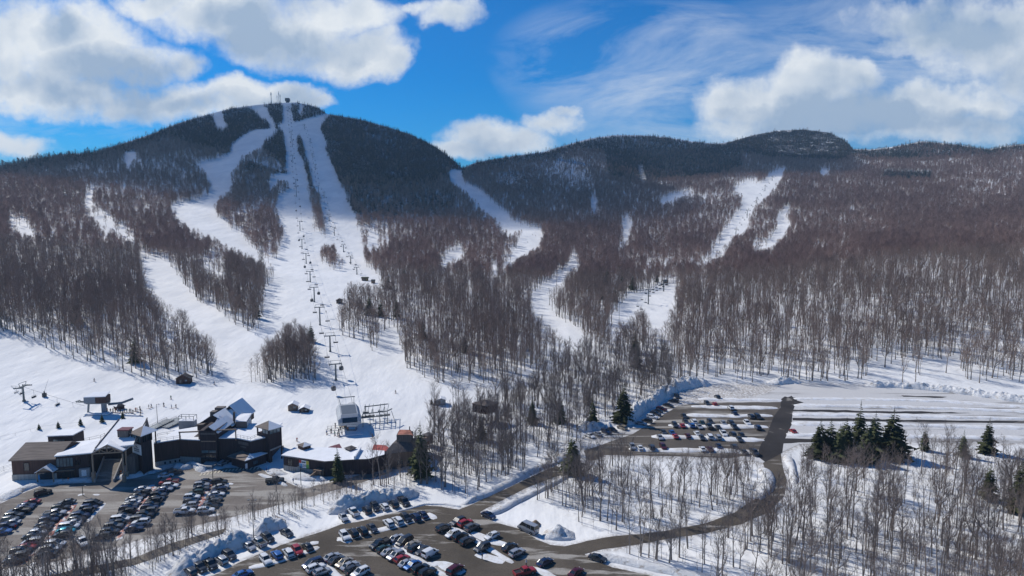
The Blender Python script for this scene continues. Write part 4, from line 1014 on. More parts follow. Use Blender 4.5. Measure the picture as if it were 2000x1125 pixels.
for px, py, c, k, dx, dy, lab in [(954,1010,NV,'s',22,9,'navy sedan parked beside the snow where the access road leaves the lot'), (1031,1038,S_,'v',-30,-13,'silver high-roofed van parked in front of the dirty snow pile'),
    (1064,1102,NV,'s',20,-10,'navy hatchback crossing the bottom of the middle lot'), (1025,1122,RD,'p',26,-7,'bright red pickup truck cut by the bottom of the photo'), (1125,1122,MR,'s',20,-14,'dark red sedan at the very bottom near the snow shoulder'),
    (889,1117,MR,'m',24,-16,'maroon minivan alone at the end of the long double row'), (1167,1094,D_,'s',26,7,'dark grey sedan parked against the snow shoulder near the loop road'), (474,1126,BL,'s',22,-8,'blue car at the bottom edge below the short row')]:
    car(TP[k], c, G(px, py, .06), gdir(px, py, dx, dy), lab, GM, True)
GF = 'cars parked in the far lot'
def frow(name, items, z=.09):
    for i, (px, py, c, k) in enumerate(items):
        car(TP[k], c, G(px, py+3, z), PI/2*(1 if i % 3 else -1) + random.gauss(0, .03), '%s %s, %s from the left in %s' % (c, TYPENAME[TP[k]], NTH[i], name), GF, False)
frow('the rearmost pair of the far lot', [(1322,774,B_,'m'),(1401,775,D_,'u')])
frow('second strip, far lot', [(1381,788,D_,'u'),(1396,789,RD,'h'),(1427,796,W_,'u')])
frow('third strip, far lot', [(1336,812,B_,'s'),(1435,807,NV,'s'),(1467,813,D_,'u'),(1480,814,B_,'m')])
frow('fourth strip, back line, far lot', [(1339,823,D_,'s'),(1355,823,W_,'u'),(1371,825,GN,'s'),(1387,824,D_,'u'),(1412,825,S_,'s'),(1427,825,D_,'u'),(1459,826,W_,'u')])
frow('fourth strip, front line, far lot', [(1318,830,D_,'u'),(1333,831,RD,'s'),(1351,831,BL,'u'),(1366,833,S_,'s'),(1385,833,B_,'p'),(1402,834,D_,'s'),(1434,834,B_,'u'),(1480,835,NV,'u')])
frow('fifth strip, back line, far lot', [(1296,844,D_,'s'),(1312,844,BL,'s'),(1361,846,W_,'s'),(1413,847,W_,'p'),(1431,848,D_,'u'),(1448,849,B_,'s')])
frow('fifth strip, front line, far lot', [(1289,854,S_,'s'),(1319,852,RD,'s'),(1343,851,MR,'s'),(1371,855,D_,'h'),(1386,853,W_,'m'),(1402,854,S_,'u'),(1444,858,D_,'s')])
frow('nearest strip, far lot', [(1235,873,S_,'u'),(1250,874,W_,'s'),(1273,874,D_,'u'),(1295,873,MR,'u'),(1372,877,W_,'s'),(1386,877,MR,'s'),(1404,872,NV,'s'),(1434,873,D_,'u'),(1453,883,B_,'s'),(1473,884,D_,'p')])
row('line under the high bank', [(1316,786),(1305,794),(1292,802),(1284,805),(1280,811),(1274,817),(1263,825),(1252,829)], list(zip([B_,B_,MR,D_,D_,W_,B_,S_], 'ususuuus')), group=GF, end='from the back')
row('line by the low bank', [(1215,838),(1196,842),(1184,846),(1166,850),(1152,854)], list(zip([TN,D_,NV,S_,W_], 'ususs')), group=GF, end='from the right')
car('sedan', RD, G(1549,845,.09), PI/2, 'red sedan alone right of the dark lane in the far lot', GF, False)
# ------------------------------------------------------------------ buildings
def siding(name, c, scale=5.0, var=.3, rough=.75, vertical=True):
    m, nt, b = new_mat(name); L = nt.links.new
    geo = N(nt, 'ShaderNodeNewGeometry')
    mp = N(nt, 'ShaderNodeMapping'); mp.inputs['Scale'].default_value = (4, 4, .25) if vertical else (.25, .25, 5); L(geo.outputs['Position'], mp.inputs[0])
    n = N(nt, 'ShaderNodeTexNoise', Scale=1, Detail=4); L(mp.outputs[0], n.inputs['Vector'])
    L(ramp(nt, n.outputs[0], [(.3, tuple(x*(1-var) for x in c)), (.7, tuple(x*(1+var) for x in c))]), b.inputs['Base Color'])
    b.inputs['Roughness'].default_value = rough; b.inputs['Specular IOR Level'].default_value = .25; return m
siding('brown_siding', (.085, .048, .040)); siding('dark_siding', (.050, .036, .038)); siding('grey_siding', (.14, .12, .11)); siding('old_timber', (.20, .145, .11))
siding('shingle_brown', (.17, .135, .115), vertical=False); siding('shingle_dark', (.085, .075, .075), vertical=False); siding('stone', (.34, .33, .31), var=.25)
simple('roof_snow', (.82, .83, .85), .8, 0, .1, .04, .4); simple('wood_post', (.34, .25, .18), .7); simple('tan_trim', (.30, .22, .16), .7); simple('steel_dark', (.06, .065, .07), .5, .5); simple('steel_grey', (.18, .20, .22), .45, .5)
simple('window_glass', (.10, .16, .18), .08, 0, .9, .2, 1); simple('window_dark', (.02, .025, .03), .1, 0, .8, 0); simple('sign_white', (.80, .81, .82), .5); simple('ink_blue', (.03, .06, .12), .6, 0, .2, 0)
simple('sign_red', (.55, .04, .03), .5); simple('sign_yellow', (.65, .55, .08), .5); simple('sign_green', (.18, .42, .10), .5); simple('sign_blue', (.12, .35, .60), .5)
simple('tin_red', (.36, .07, .05), .45, .3, .4, .3, .6); simple('tin_orange', (.42, .17, .11), .5, .2, .4, .5, .5); simple('tin_purple', (.13, .035, .05), .5, .2); simple('station_grey', (.42, .44, .46), .5, .1); simple('booth_grey', (.22, .24, .27), .6); simple('concrete', (.36, .35, .34), .85)
simple('orange_plastic', (.55, .13, .03), .6); simple('yellow_plastic', (.60, .42, .03), .6)
def zat(Y, py): return CH + Y*ray(0, py)[1]
def Q(px, py, Y): a, b = ray(px, py); return Vector((a*Y, Y, CH + b*Y))
def xat(px, py, Y): return ray(px, py)[0]*Y
def part(name, mb, mats, parent, smooth=False, label=None):
    o = mb.build(name, mats, parent, smooth); orient(o.data)
    if label: o['label'] = label
    return o
def wallbox(parent, pts, z0, z1, back, mat, name='wall'):
    "walls under a roof: front corners (x, y) left to right, pushed back by `back` metres"
    mb = MB(); f = [tuple(p)[:2] for p in pts]; b = [(x + back[0], y + back[1]) for x, y in f[::-1]]
    mb.prism(f + b, z0, z1); return part(name, mb, mat, parent)
def on_wall(parent, name, p0, p1, s0, s1, z0, z1, mat, proud=.06, thick=.08):
    "panel on the wall from p0 to p1 between fractions s0..s1 and heights"
    a = Vector((p0[0], p0[1], 0)).lerp(Vector((p1[0], p1[1], 0)), s0); b = Vector((p0[0], p0[1], 0)).lerp(Vector((p1[0], p1[1], 0)), s1)
    d = (b-a).normalized(); n = Vector((d.y, -d.x, 0))
    a = a + n*proud; b = b + n*proud
    mb = MB(); mb.prism([a, b, b - n*thick, a - n*thick], z0, z1); return part(name, mb, mat, parent)
def window(parent, p0, p1, s0, s1, z0, z1, nx=3, glass='window_glass', nm='window'):
    w = on_wall(parent, nm, p0, p1, s0, s1, z0, z1, glass, .04)
    a = Vector((p0[0], p0[1], 0)).lerp(Vector((p1[0], p1[1], 0)), s0); b = Vector((p0[0], p0[1], 0)).lerp(Vector((p1[0], p1[1], 0)), s1)
    d = (b-a); n = Vector((d.y, -d.x, 0)).normalized()*.10; mb = MB()
    for i in range(nx+1):
        c = a.lerp(b, i/nx) + n; mb.beam((c.x, c.y, z0), (c.x, c.y, z1), .10, .10)
    for z in (z0, z1): mb.beam((a.x+n.x, a.y+n.y, z), (b.x+n.x, b.y+n.y, z), .10, .12)
    part('frame', mb, 'dark_siding', w); return w
def railing(parent, pts, h=1.1, step=1.5, mat='steel_grey', w=.06, name='railing', bars=1):
    mb = MB(); pts = [Vector(p) for p in pts]
    for a, b in zip(pts, pts[1:]):
        for k in range(bars+1): 
            z = Vector((0, 0, h*(1-k/(bars+1)))); mb.beam(a+z, b+z, w, w)
        n = max(1, int((b-a).length/step))
        for i in range(n+1):
            p = a.lerp(b, i/n); mb.beam(p, p+Vector((0, 0, h)), w, w)
    return part(name, mb, mat, parent)
def gable(parent, A, B, C, D, zr, mat, over=.4, t=.22, name='roof', snow=None, wallmat=None, z0=None, hip=0.0):
    "gable roof over the rectangle A B C D (front-left, front-right, back-right, back-left); ridge from mid AB to mid DC"
    A, B, C, D = (Vector(p) for p in (A, B, C, D))
    m0 = (A+B)/2; m1 = (D+C)/2; ax = (m1-m0); ax.z = 0; ax.normalize()
    m0 = m0 - ax*over; m1 = m1 + ax*over; m0 = m0 + ax*hip; m1 = m1 - ax*hip
    m0.z = m1.z = zr
    mb = MB(); sx = (B-A).normalized()*over
    A2 = A - ax*over - sx; B2 = B - ax*over + sx; C2 = C + ax*over + sx; D2 = D + ax*over - sx
    dz = (zr - A.z)/((B-A).length/2)*over
    for p in (A2, B2, C2, D2): p.z = A.z - dz
    mb.slab([A2, m0, m1, D2], t, 0); mb.slab([B2, C2, m1, m0], t, 1 if snow else 0)
    if hip: mb.slab([A2, B2, m0], t, 0); mb.slab([C2, D2, m1], t, 0)
    r = part(name, mb, [mat, snow or mat], parent)
    if wallmat and not hip:
        w = MB(); h0 = A.z if z0 is None else z0
        for P, S, mm in ((A, B, (A+B)/2), (D, C, (D+C)/2)):
            tt = ax*.12; w.grid([[P, S, Vector((mm.x, mm.y, zr-t-.02))], [P+tt, S+tt, Vector((mm.x+tt.x, mm.y+tt.y, zr-t-.02))]])
        part('gable_wall', w, wallmat, parent)
    return r
def pyramid(parent, cs, z, zt, mat, over=.5, snow=None, name='roof', t=.15):
    c = sum((Vector((p[0], p[1], 0)) for p in cs), Vector())/len(cs); mb = MB()
    P = [Vector((p[0], p[1], z)) + (Vector((p[0], p[1], 0))-c).normalized()*over for p in cs]; top = Vector((c.x, c.y, zt))
    for i in range(len(P)): mb.slab([P[i], P[(i+1) % len(P)], top], t, 1 if snow and i in snow[1] else 0)
    return part(name, mb, [mat, snow[0] if snow else mat], parent)

# ---- the lodge
Lg = thing('ski_lodge', 'long dark brown ski lodge with snowy roofs, two towers and a covered ramp', 'lodge', G(277, 930))
base = Vector(Lg.location)
class Off:   # parts are written in world coordinates and then moved under the lodge
    pass
def adopt(root):
    for o in list(bpy.data.objects):
        if o.parent is root and 'adopted' not in o:
            o.location = o.location - root.location; o['adopted'] = 1
def finish(root):
    adopt(root)
    for o in bpy.data.objects:
        if 'adopted' in o: del o['adopted']
p0 = G(25.5, 938.5); p1 = G(112, 935.5)
zE = zat(p0.y, 896.8)
# hall
bk = (1.5, 13)
hz = zE
wallbox(Lg, [p0, p1], -.5, hz-.1, bk, 'brown_siding')
on_wall(Lg, 'stone_base', p0, p1, -.01, 1.0, -.5, 1.9, 'stone', .14, .3)
A = Vector((p0.x, p0.y, hz)); B = Vector((p1.x, p1.y, hz)); C = B + Vector((*bk, 0)); D = A + Vector((*bk, 0))
mb = MB(); mid = Vector((bk[0]*.5, bk[1]*.5, 0)); zr = zat(p0.y+6.5, 864)
R0 = A + mid; R1 = B + mid; R0.z = R1.z = zr; sx = Vector((.5, 0, 0)); fy = Vector((0, -.6, -.25))
mb.slab([A-sx+fy, B+sx+fy, R1+sx, R0-sx], .25); mb.slab([R0-sx, R1+sx, C+sx, D-sx], .25); part('roof', mb, 'shingle_brown', Lg)
mb = MB()
for P in (A, B): mb.grid([[P, P+mid+Vector((0, 0, zr-hz-.25)), P+Vector((*bk, 0))], [P+Vector((.15, 0, 0)), P+mid+Vector((.15, 0, zr-hz-.25)), P+Vector((bk[0]+.15, bk[1], 0))]])
part('gable_wall', mb, 'brown_siding', Lg)
window(Lg, p0, p1, .27, .39, 3.0, 5.6, 1, 'window_dark')
# little entrance porch
q0 = G(73, 944); q1 = G(104, 942); porch_z = zat(q0.y, 921)
f0 = Vector((q0.x, q0.y, porch_z)); f1 = Vector((q1.x, q1.y, porch_z)); dy = Vector((0, 4.5, 0))
gable(Lg, f0, f1, f1+dy, f0+dy, zat(q0.y, 913)+.1, 'roof_snow', .35, .25, 'porch_roof', wallmat='tan_trim')
mb = MB()
for p in (q0, q1): mb.beam((p.x, p.y+.2, -.2), (p.x, p.y+.2, porch_z), .28, .28)
mb.beam((q0.x, q0.y+.2, porch_z), (q1.x, q1.y+.2, porch_z), .25, .25); part('post', mb, 'wood_post', Lg)
on_wall(Lg, 'door', p0, p1, .60, .92, 0, 2.3, 'window_dark', .18)
on_wall(Lg, 'door_panel', p0, p1, .56, .62, .1, 1.5, 'sign_blue', .30)
# connector with the flat snowy roof
c0 = G(112.5, 936.5); c1 = G(176, 932)
zc = zat(c0.y, 889)
wallbox(Lg, [c0, c1], -.5, zc-.15, (0, 11), 'dark_siding')
e0 = Vector((c0.x, c0.y-.7, zc)); e1 = Vector((xat(180, 884, c1.y-.7), c1.y-.7, zat(c1.y-.7, 884)))
mb = MB(); mb.slab([e0, e1, Q(197, 857.5, 218), Q(133, 864, 219), ], .35); part('roof', mb, 'roof_snow', Lg)
window(Lg, c0, c1, .0, .52, 4.0, 6.9, 5); window(Lg, c0, c1, .58, .74, 4.2, 7.0, 2, 'window_dark')
on_wall(Lg, 'canopy', c0, c1, .02, .55, 2.9, 3.05, 'tan_trim', .9, .95); window(Lg, c0, c1, .03, .55, .2, 2.5, 5, 'window_dark', 'glass_door')
on_wall(Lg, 'retaining_wall', c0, c1, .72, 1.04, -.2, 3.3, 'concrete', 1.2, 1.0); on_wall(Lg, 'notice_board', c0, c1, .80, .95, 1.0, 2.9, 'sign_white', 1.3, .1)
# great hall roof and open gable over the ramp
Yf = 205.5
rA = Q(186, 876, Yf+1.5); rD = Q(232.3, 819.6, 224); rC = Q(287.5, 816.3, 224)
eR = Q(262, 868, Yf+2.5); 
mb = MB()
m1 = Q(276, 838, 215); m2 = Q(284, 824, 220)
mb.slab([rA, eR, Q(266, 856, 210), m1, m2, rC, rD], .4); part('roof', mb, 'roof_snow', Lg)
mb = MB(); mb.path([rA+Vector((0,0,.1)), rD+Vector((0,0,.12))], .22, 5); mb.path([rC, m2, m1, Q(266, 856, 210), eR], .2, 5); part('roof_edge', mb, 'shingle_dark', Lg)
mb = MB(); mb.slab([Q(287.5, 816.3, 224.3), Q(281, 836, 219), Q(288, 850, 221), Q(293, 838, 226)], .3); part('roof_flank', mb, 'shingle_dark', Lg)
gl = Q(179.5, 884, Yf-1); gr = Q(240.5, 880.2, Yf-1); ap = Q(209, 867.5, Yf-1)
z_av = (gl.z+gr.z)/2
back_l = gl + Vector((1, 12, 0)); back_r = Q(258, 869, 214); apb = Q(222, 849.5, 219.5)
mb = MB(); mb.slab([gl, ap, apb, back_l], .35); mb.slab([gr, back_r, Q(257, 856, 217), apb, ap], .35); part('porch_roof', mb, 'roof_snow', Lg)
mb = MB(); w = .32
for a, b in ((gl, ap), (ap, gr), (gl, gr)): mb.beam(a-Vector((0, .2, .35)), b-Vector((0, .2, .35)), w, w)
ml = gl.lerp(gr, .5)
for t in (.25, .5, .75):
    b = gl.lerp(gr, t); k = 1-abs(t-.5)*2; top = b.lerp(Vector((b.x, b.y, b.z+(ap.z-ml.z)*k)), .95); mb.beam(b-Vector((0, .2, .35)), top-Vector((0, .2, .35)), .22, .22)
q25 = gl.lerp(ap, .5); q75 = gr.lerp(ap, .5)
mb.beam(ml-Vector((0, .2, .35)), q25-Vector((0, .2, .35)), .2, .2); mb.beam(ml-Vector((0, .2, .35)), q75-Vector((0, .2, .35)), .2, .2)
part('truss', mb, 'wood_post', Lg)
for px_, zf in ((180, 3.2), (239.5, 2.2), (246, 2.2)):
    mb = MB(); x = xat(px_, 890, Yf-.8 + (3 if px_ > 240 else 0)); y = Yf-.8 + (3 if px_ > 240 else 0); mb.beam((x, y, 0), (x, y, gl.z-.35), .38, .38); mb.box((x, y, zf/2), (.9, .9, zf)); part('post', mb, 'wood_post', Lg)
# dark inner hall and side walls
mb = MB(); a = Vector((xat(181, 890, 216), 216, 0)); b = Vector((xat(262, 890, 219), 219, 0)); mb.prism([a, b, b+Vector((0, 3, 0)), a+Vector((0, 3, 0))], -.5, 7.5); part('wall', mb, 'dark_siding', Lg)
mb = MB(); a = Vector((xat(246, 890, 208), 208, 0)); mb.prism([a, a+Vector((2.2, .8, 0)), a+Vector((2.4, 9, 0)), a+Vector((0, 9, 0))], -.5, 6.8); part('wall', mb, 'grey_siding', Lg)
# the covered ramp
r0 = G(184, 943, .06); r1 = G(221, 941, .06); r2 = Q(246, 905, 216); r3 = Q(205, 907, 216); zr_ = 3.2; r2.z = r3.z = zr_
r2.x = xat(240, 900, 216); r3.x = xat(203, 902, 216)
mb = MB(); mb.slab([r0, r1, r2, r3], .4); part('ramp', mb, 'lot_asphalt', Lg)
mb = MB()
for a, b in ((r0, r3), (r1, r2)):
    mb.grid([[a+Vector((0, 0, -.3)), a+Vector((.35, 0, -.3)), a+Vector((.35, 0, .9)), a+Vector((0, 0, .9))], [b+Vector((0, 0, -3.4)), b+Vector((.35, 0, -3.4)), b+Vector((.35, 0, 1.0)), b+Vector((0, 0, 1.0))]])
part('ramp_wall', mb, 'concrete', Lg)
# vent house on the great roof
mb = MB(); c = Q(244, 845, 213.5); mb.box(c, (3.4, 2.6, 2.2)); part('vent_house', mb, 'grey_siding', Lg)
mb = MB(); mb.box(c+Vector((.2, 0, 1.25)), (3.8, 3, .3)); part('vent_roof', mb, 'tin_purple', Lg)
# west tower
t0 = Vector((xat(259.5, 880, 212.6), 212.6, 0)); t1 = Vector((xat(277.5, 880, 209.6), 209.6, 0)); t2 = Vector((xat(297.5, 880, 213.4), 213.4, 0)); t3 = t0 + (t2-t1)
t0, t1, t2, t3 = (Vector((p.x, p.y, 0)) for p in (t0, t1, t2, t3))
zt = zat(t1.y, 851)
mb = MB(); mb.prism([t0, t1, t2, t3], -.5, zt-2.6); part('tower_wall', mb, 'dark_siding', Lg)
mb = MB(); 
for p in (t0, t1, t2, t3, t1.lerp(t2, .5)): mb.beam((p.x, p.y, zt-2.7), (p.x, p.y, zt), .35, .35)
mb.prism([t0, t1, t2, t3], zt-.25, zt-.02); part('tower_frame', mb, 'dark_siding', Lg)
for a, b, g_ in ((t0, t1, 'window_glass'), (t1, t2, 'window_dark')): window(Lg, a, b, .06, .94, zt-2.5, zt-.3, 4, g_)
cs = [t0, t1, t2+(t2-t1)*.45, t3+(t2-t1)*.45]
pyramid(Lg, cs, zt, zat(t1.y+3, 833.6), 'shingle_brown', .8, ('roof_snow', (1,)), 'tower_roof')
mb = MB(); pe = t2+(t2-t1)*.42; mb.beam((pe.x, pe.y, zt-4.5), (pe.x, pe.y, zt), .3, .3); part('post', mb, 'dark_siding', Lg)
sg = on_wall(Lg, 'sign', t0, t1, .04, .97, zat(t1.y, 889.5), zat(t1.y, 869.5), 'sign_white', .25, .12)
zs = zat(t1.y, 889.5); hs = zat(t1.y, 869.5)-zs
def sign_bits():
    a = t0.lerp(t1, .04); b = t0.lerp(t1, .97); d = (b-a); n = Vector((d.y, -d.x, 0)).normalized()*.27
    def tri(pts): 
        P = [a + d*u + n + Vector((0, 0, zs+hs*v)) for u, v in pts]; return P
    mb = MB()
    mb.face(tri([(.40, .66), (.62, .66), (.50, .80)])); mb.face(tri([(.55, .66), (.68, .66), (.61, .74)]))
    for i in range(6):      # two rows of letters, too small in the photo to read
        for v0, v1 in ((.42, .56), (.24, .37)):
            u = .22 + i*.10; mb.face(tri([(u, v0), (u+.07, v0), (u+.07, v1), (u, v1)]))
    o = mb.build('lettering', 'ink_blue', Lg)
sign_bits()
# long wing between the towers
w0 = G(303, 911); w1 = G(351, 902.5); w2 = G(391, 903.5); 
Yw = w1.y
def F_(px, y=None, py=880): y = y or Yw; return Vector((xat(px, py, y), y, 0))
zw = zat(Yw, 857.5)
wa = Vector((w0.x, w0.y, 0)); wb = F_(352); wc = F_(392, Yw-1)
mb = MB(); mb.prism([wa, wb, wc, wc+Vector((0, 10, 0)), wb+Vector((0, 10, 0)), wa+Vector((1, 9, 0))], -.5, zw-.3); part('wall', mb, 'brown_siding', Lg)
on_wall(Lg, 'stone_base', wa, wb, 0, 1, -.5, 1.5, 'stone', .25, .5); on_wall(Lg, 'stone_base', wb, wc, 0, 1, -.5, 2.0, 'stone', .3, .5)
for s in (.35, .55, .75, .92): on_wall(Lg, 'vent_opening', wa, wb, s, s+.07, .3, 1.1, 'window_dark', .30, .1)
mb = MB(); mb.prism([wa+Vector((0,.1,0)), wb+Vector((0,.1,0)), wc+Vector((0,.1,0)), wc+Vector((0, 12, 0)), wb+Vector((0, 13, 0)), wa+Vector((1, 13, 0))], zw-.28, zw+.02); part('roof', mb, 'roof_snow', Lg)
railing(Lg, [(wa.x, wa.y+.3, zw), (wb.x, wb.y+.3, zw), (F_(354).x, Yw+.3, zw)], 1.1, 1.8)
mb = MB()   # the tan hipped roof behind the parapet
pa = Vector((F_(374).x, Yw+2, zw+.0)); mb.slab([pa, pa+Vector((3.6, 0, 0)), pa+Vector((3.6, 3, 2.2)), pa+Vector((2.6, 3, 2.2))], .15); part('roof', mb, 'shingle_brown', Lg)
# central bay
ba = F_(391.7, Yw-1.6); bb = F_(424, Yw-1.6); zb = zat(ba.y, 841)
mb = MB(); mb.prism([ba, bb, bb+Vector((0, 9, 0)), ba+Vector((0, 9, 0))], -.5, zb); part('wall', mb, 'dark_siding', Lg)
on_wall(Lg, 'window_band', ba, bb, .04, .96, zat(ba.y, 849), zat(ba.y, 845.5), 'grey_siding'); on_wall(Lg, 'window_band', ba, bb, .06, .94, zat(ba.y, 863), zat(ba.y, 861), 'tan_trim')
window(Lg, ba, bb, .05, .95, zat(ba.y, 885), zat(ba.y, 879), 2); window(Lg, ba, bb, .06, .94, zat(ba.y, 897), zat(ba.y, 887), 4, 'window_dark', 'glass_door')
on_wall(Lg, 'entrance_steps', ba, bb, .3, 1.0, -.2, .9, 'concrete', 4.5, 4.3)
# right wing
ra = F_(424, Yw-.3); rb = F_(464, Yw-.3); rc = G(490, 912); rc = Vector((xat(490, 880, Yw-3), Yw-3, 0)); rd = F_(524, Yw+1)
zr2 = zat(Yw, 855)
mb = MB(); mb.prism([ra, rb, rc, rd, rd+Vector((0, 13, 0)), ra+Vector((0, 13, 0))], -.5, zr2-.3); part('wall', mb, 'dark_siding', Lg)
mb = MB(); mb.prism([ra+Vector((0,.1,0)), rb+Vector((0,.1,0)), rc+Vector((0,.15,0)), rd+Vector((0,.1,0)), rd+Vector((0, 15, 0)), ra+Vector((0, 15, 0))], zr2-.28, zr2+.03); part('roof_terrace', mb, 'roof_snow', Lg)
railing(Lg, [(rb.x, rb.y+.2, zr2), (rc.x, rc.y+.3, zr2), (rd.x-3, rd.y+.1, zr2)], 1.15, 1.4)
on_wall(Lg, 'window_band', rb, rc, .08, .85, zr2-1.9, zr2-.9, 'grey_siding'); on_wall(Lg, 'window_band', rb, rc, .25, .65, zr2-2.9, zr2-2.4, 'grey_siding')
# rooftop frame
mb = MB(); zf0 = zw; zf1 = zat(Yw, 844); zf2 = zat(Yw, 838.5)
xa_ = F_(353.5).x; xb_ = F_(391).x; xc_ = F_(425).x; xd_ = F_(462.5).x
for x, z in ((xa_, zf1), (xb_, zf1+.3), (xc_+.2, zf2-.3), (xd_, zf2)): mb.beam((x, Yw-.2, zf0-.3), (x, Yw-.2, z), .32, .32)
mb.beam((xa_-.3, Yw-.2, zf1), (xb_+.2, Yw-.2, zf1+.3), .34, .4); mb.beam((xc_, Yw-.2, zf2-.25), (xd_+.3, Yw-.2, zf2), .34, .4); part('rooftop_frame', mb, 'tan_trim', Lg)
# gabled roofs stepping up behind
def gab(pa_, pb_, pyr, Y0, Y1, pye, mat, snow, wm, over=.3, pyr_b=None):
    A = Vector((xat(pa_, pye, Y0), Y0, zat(Y0, pye))); B = Vector((xat(pb_, pye, Y0), Y0, A.z)); C = B+Vector((.6, Y1-Y0, 0)); D = A+Vector((.6, Y1-Y0, 0))
    zt_ = zat(Y0, pyr); gable(Lg, A, B, C, D, zt_, mat, over, .25, 'roof', snow, wm)
    mb = MB(); mb.prism([A, B, C, D], zw-1, A.z-.02); part('wall', mb, 'dark_siding', Lg)
gab(395, 424, 832, Yw-1.0, 232, 842.5, 'shingle_brown', 'roof_snow', 'dark_siding', .5)
gab(385, 452, 809.5, 230, 238, 829, 'shingle_dark', 'roof_snow', 'dark_siding', .5)
gab(427, 474, 791, 238, 247, 815, 'shingle_dark', 'roof_snow', 'dark_siding', .5)
mb = MB(); mb.slab([Q(444, 826, 234), Q(461, 822, 234), Q(473.5, 806, 239), Q(450, 791.5, 239)], .3); part('roof', mb, 'roof_snow', Lg)
mb = MB(); mb.slab([Q(412, 837, 224), Q(436, 833, 226), Q(445, 820, 231), Q(428.5, 811, 231)], .3); part('roof', mb, 'roof_snow', Lg)
mb = MB(); a = Q(460, 821.5, 231); b = Q(481, 823, 231); mb.slab([a, b, Q(491.5, 807, 239), Q(464, 808, 239)], .35); part('roof', mb, 'roof_snow', Lg)
mb = MB(); z_ = a.z-.35; pts = [(a.x, a.y), (b.x, b.y), (xat(491, 815, 239), 239), (xat(464, 815, 239), 239)]; mb.prism(pts, zw-1, z_); part('wall', mb, 'grey_siding', Lg)
for s in (.15, .33, .51, .69): on_wall(Lg, 'slit_window', pts[1], pts[2], s, s+.07, z_-3, z_-.5, 'sign_white', .08)
for cx_, cy_, Y_c, sx_, sz_ in ((431, 804, 241, 3.2, 2.2), (418.5, 813, 236, 1.9, 2.4)):
    c = Q(cx_, cy_, Y_c); mb = MB(); mb.box(c, (sx_, 2.4, sz_*1.6)); part('dormer', mb, 'grey_siding', Lg)
mb = MB(); mb.slab([Q(384, 829, 229), Q(397, 829, 227), Q(418, 815, 236), Q(401, 812, 237)], .25); part('roof', mb, 'shingle_brown', Lg)
mb = MB(); mb.slab([Q(386, 826.5, 229.6), Q(390, 826.8, 229.5), Q(413, 810.5, 237.5), Q(401, 809.5, 238)], .25); part('roof', mb, 'roof_snow', Lg)
mb = MB(); c = Q(457, 823, 232); mb.tube(c-Vector((0, 0, 2)), Q(457, 805, 232), .42, .42, 8); part('chimney', mb, 'shingle_dark', Lg)
# east tower
s0 = F_(505, Yw+2.5); s1 = F_(526.5, Yw-.5); s2 = F_(550, Yw+2.8); s3 = s0 + (s2-s1)
zt = zat(s1.y, 838.6); zl = zat(s1.y, 849.5)
mb = MB(); mb.prism([s0, s1, s2, s3], zat(s1.y, 880.5), zl); part('tower_wall', mb, 'dark_siding', Lg)
mb = MB(); a = s0.lerp(s1, .25); mb.prism([s0, s1, s1.lerp(s2, .2), s3], -.4, zat(s1.y, 881)); part('tower_wall', mb, 'dark_siding', Lg)
mb = MB()
for p in (s0, s1, s2, s3): mb.beam((p.x, p.y, -.4), (p.x, p.y, zt), .42, .42)
mb.prism([s0, s1, s2, s3], zt-.3, zt-.02); part('tower_frame', mb, 'dark_siding', Lg)
window(Lg, s1, s2, .06, .94, zl+.1, zt-.35, 3); window(Lg, s0, s1, .45, .95, zl+.1, zt-.35, 2)
pyramid(Lg, [s0, s1, s2, s3], zt, zat(s1.y+2.5, 822.5), 'shingle_brown', .9, ('roof_snow', (1, 2)), 'tower_roof')
mb = MB(); mb.beam((s1.x, s1.y, zat(s1.y, 880)), (s2.x, s2.y, zat(s1.y, 877)), .3, .5); part('tower_trim', mb, 'stone', Lg)
# hip-roofed pavilion by the drop-off
v0 = F_(447, Yw-3.5, 895); v1 = F_(478, Yw-7.2, 900); v2 = F_(519, Yw-.6, 885); v3 = F_(470, Yw+1)
ze = zat(v1.y, 899); 
rp0 = Q(476, 879.5, Yw-1.2); rp1 = Q(491, 880.5, Yw-1.2)
def out_(p, k=.6): c = (v0+v1+v2+v3)/4; d = (p-c).normalized(); return Vector((p.x+d.x*k, p.y+d.y*k, ze))
mb = MB(); O = [out_(p) for p in (v0, v1, v2, v3)]
mb.slab([O[0], O[1], rp1, rp0], .2, 0); mb.slab([O[1], O[2], rp1], .2, 1); mb.slab([O[2], O[3], rp0, rp1], .2, 0); mb.slab([O[3], O[0], rp0], .2, 0)
part('pavilion_roof', mb, ['shingle_brown', 'roof_snow'], Lg)
mb = MB(); mb.prism([v0+Vector((.5,.8,0)), v1+Vector((0, .6, 0)), v2, v3], -.3, ze-.1); part('pavilion_wall', mb, 'dark_siding', Lg)
window(Lg, v1, v2, .38, .6, .9, 2.1, 3, 'window_glass'); on_wall(Lg, 'sign', v1, v2, .0, .1, .5, 2.2, 'sign_white', .2, .1)
finish(Lg)
for o in bpy.data.objects:
    if o.parent is Lg and o.type == 'MESH': pass

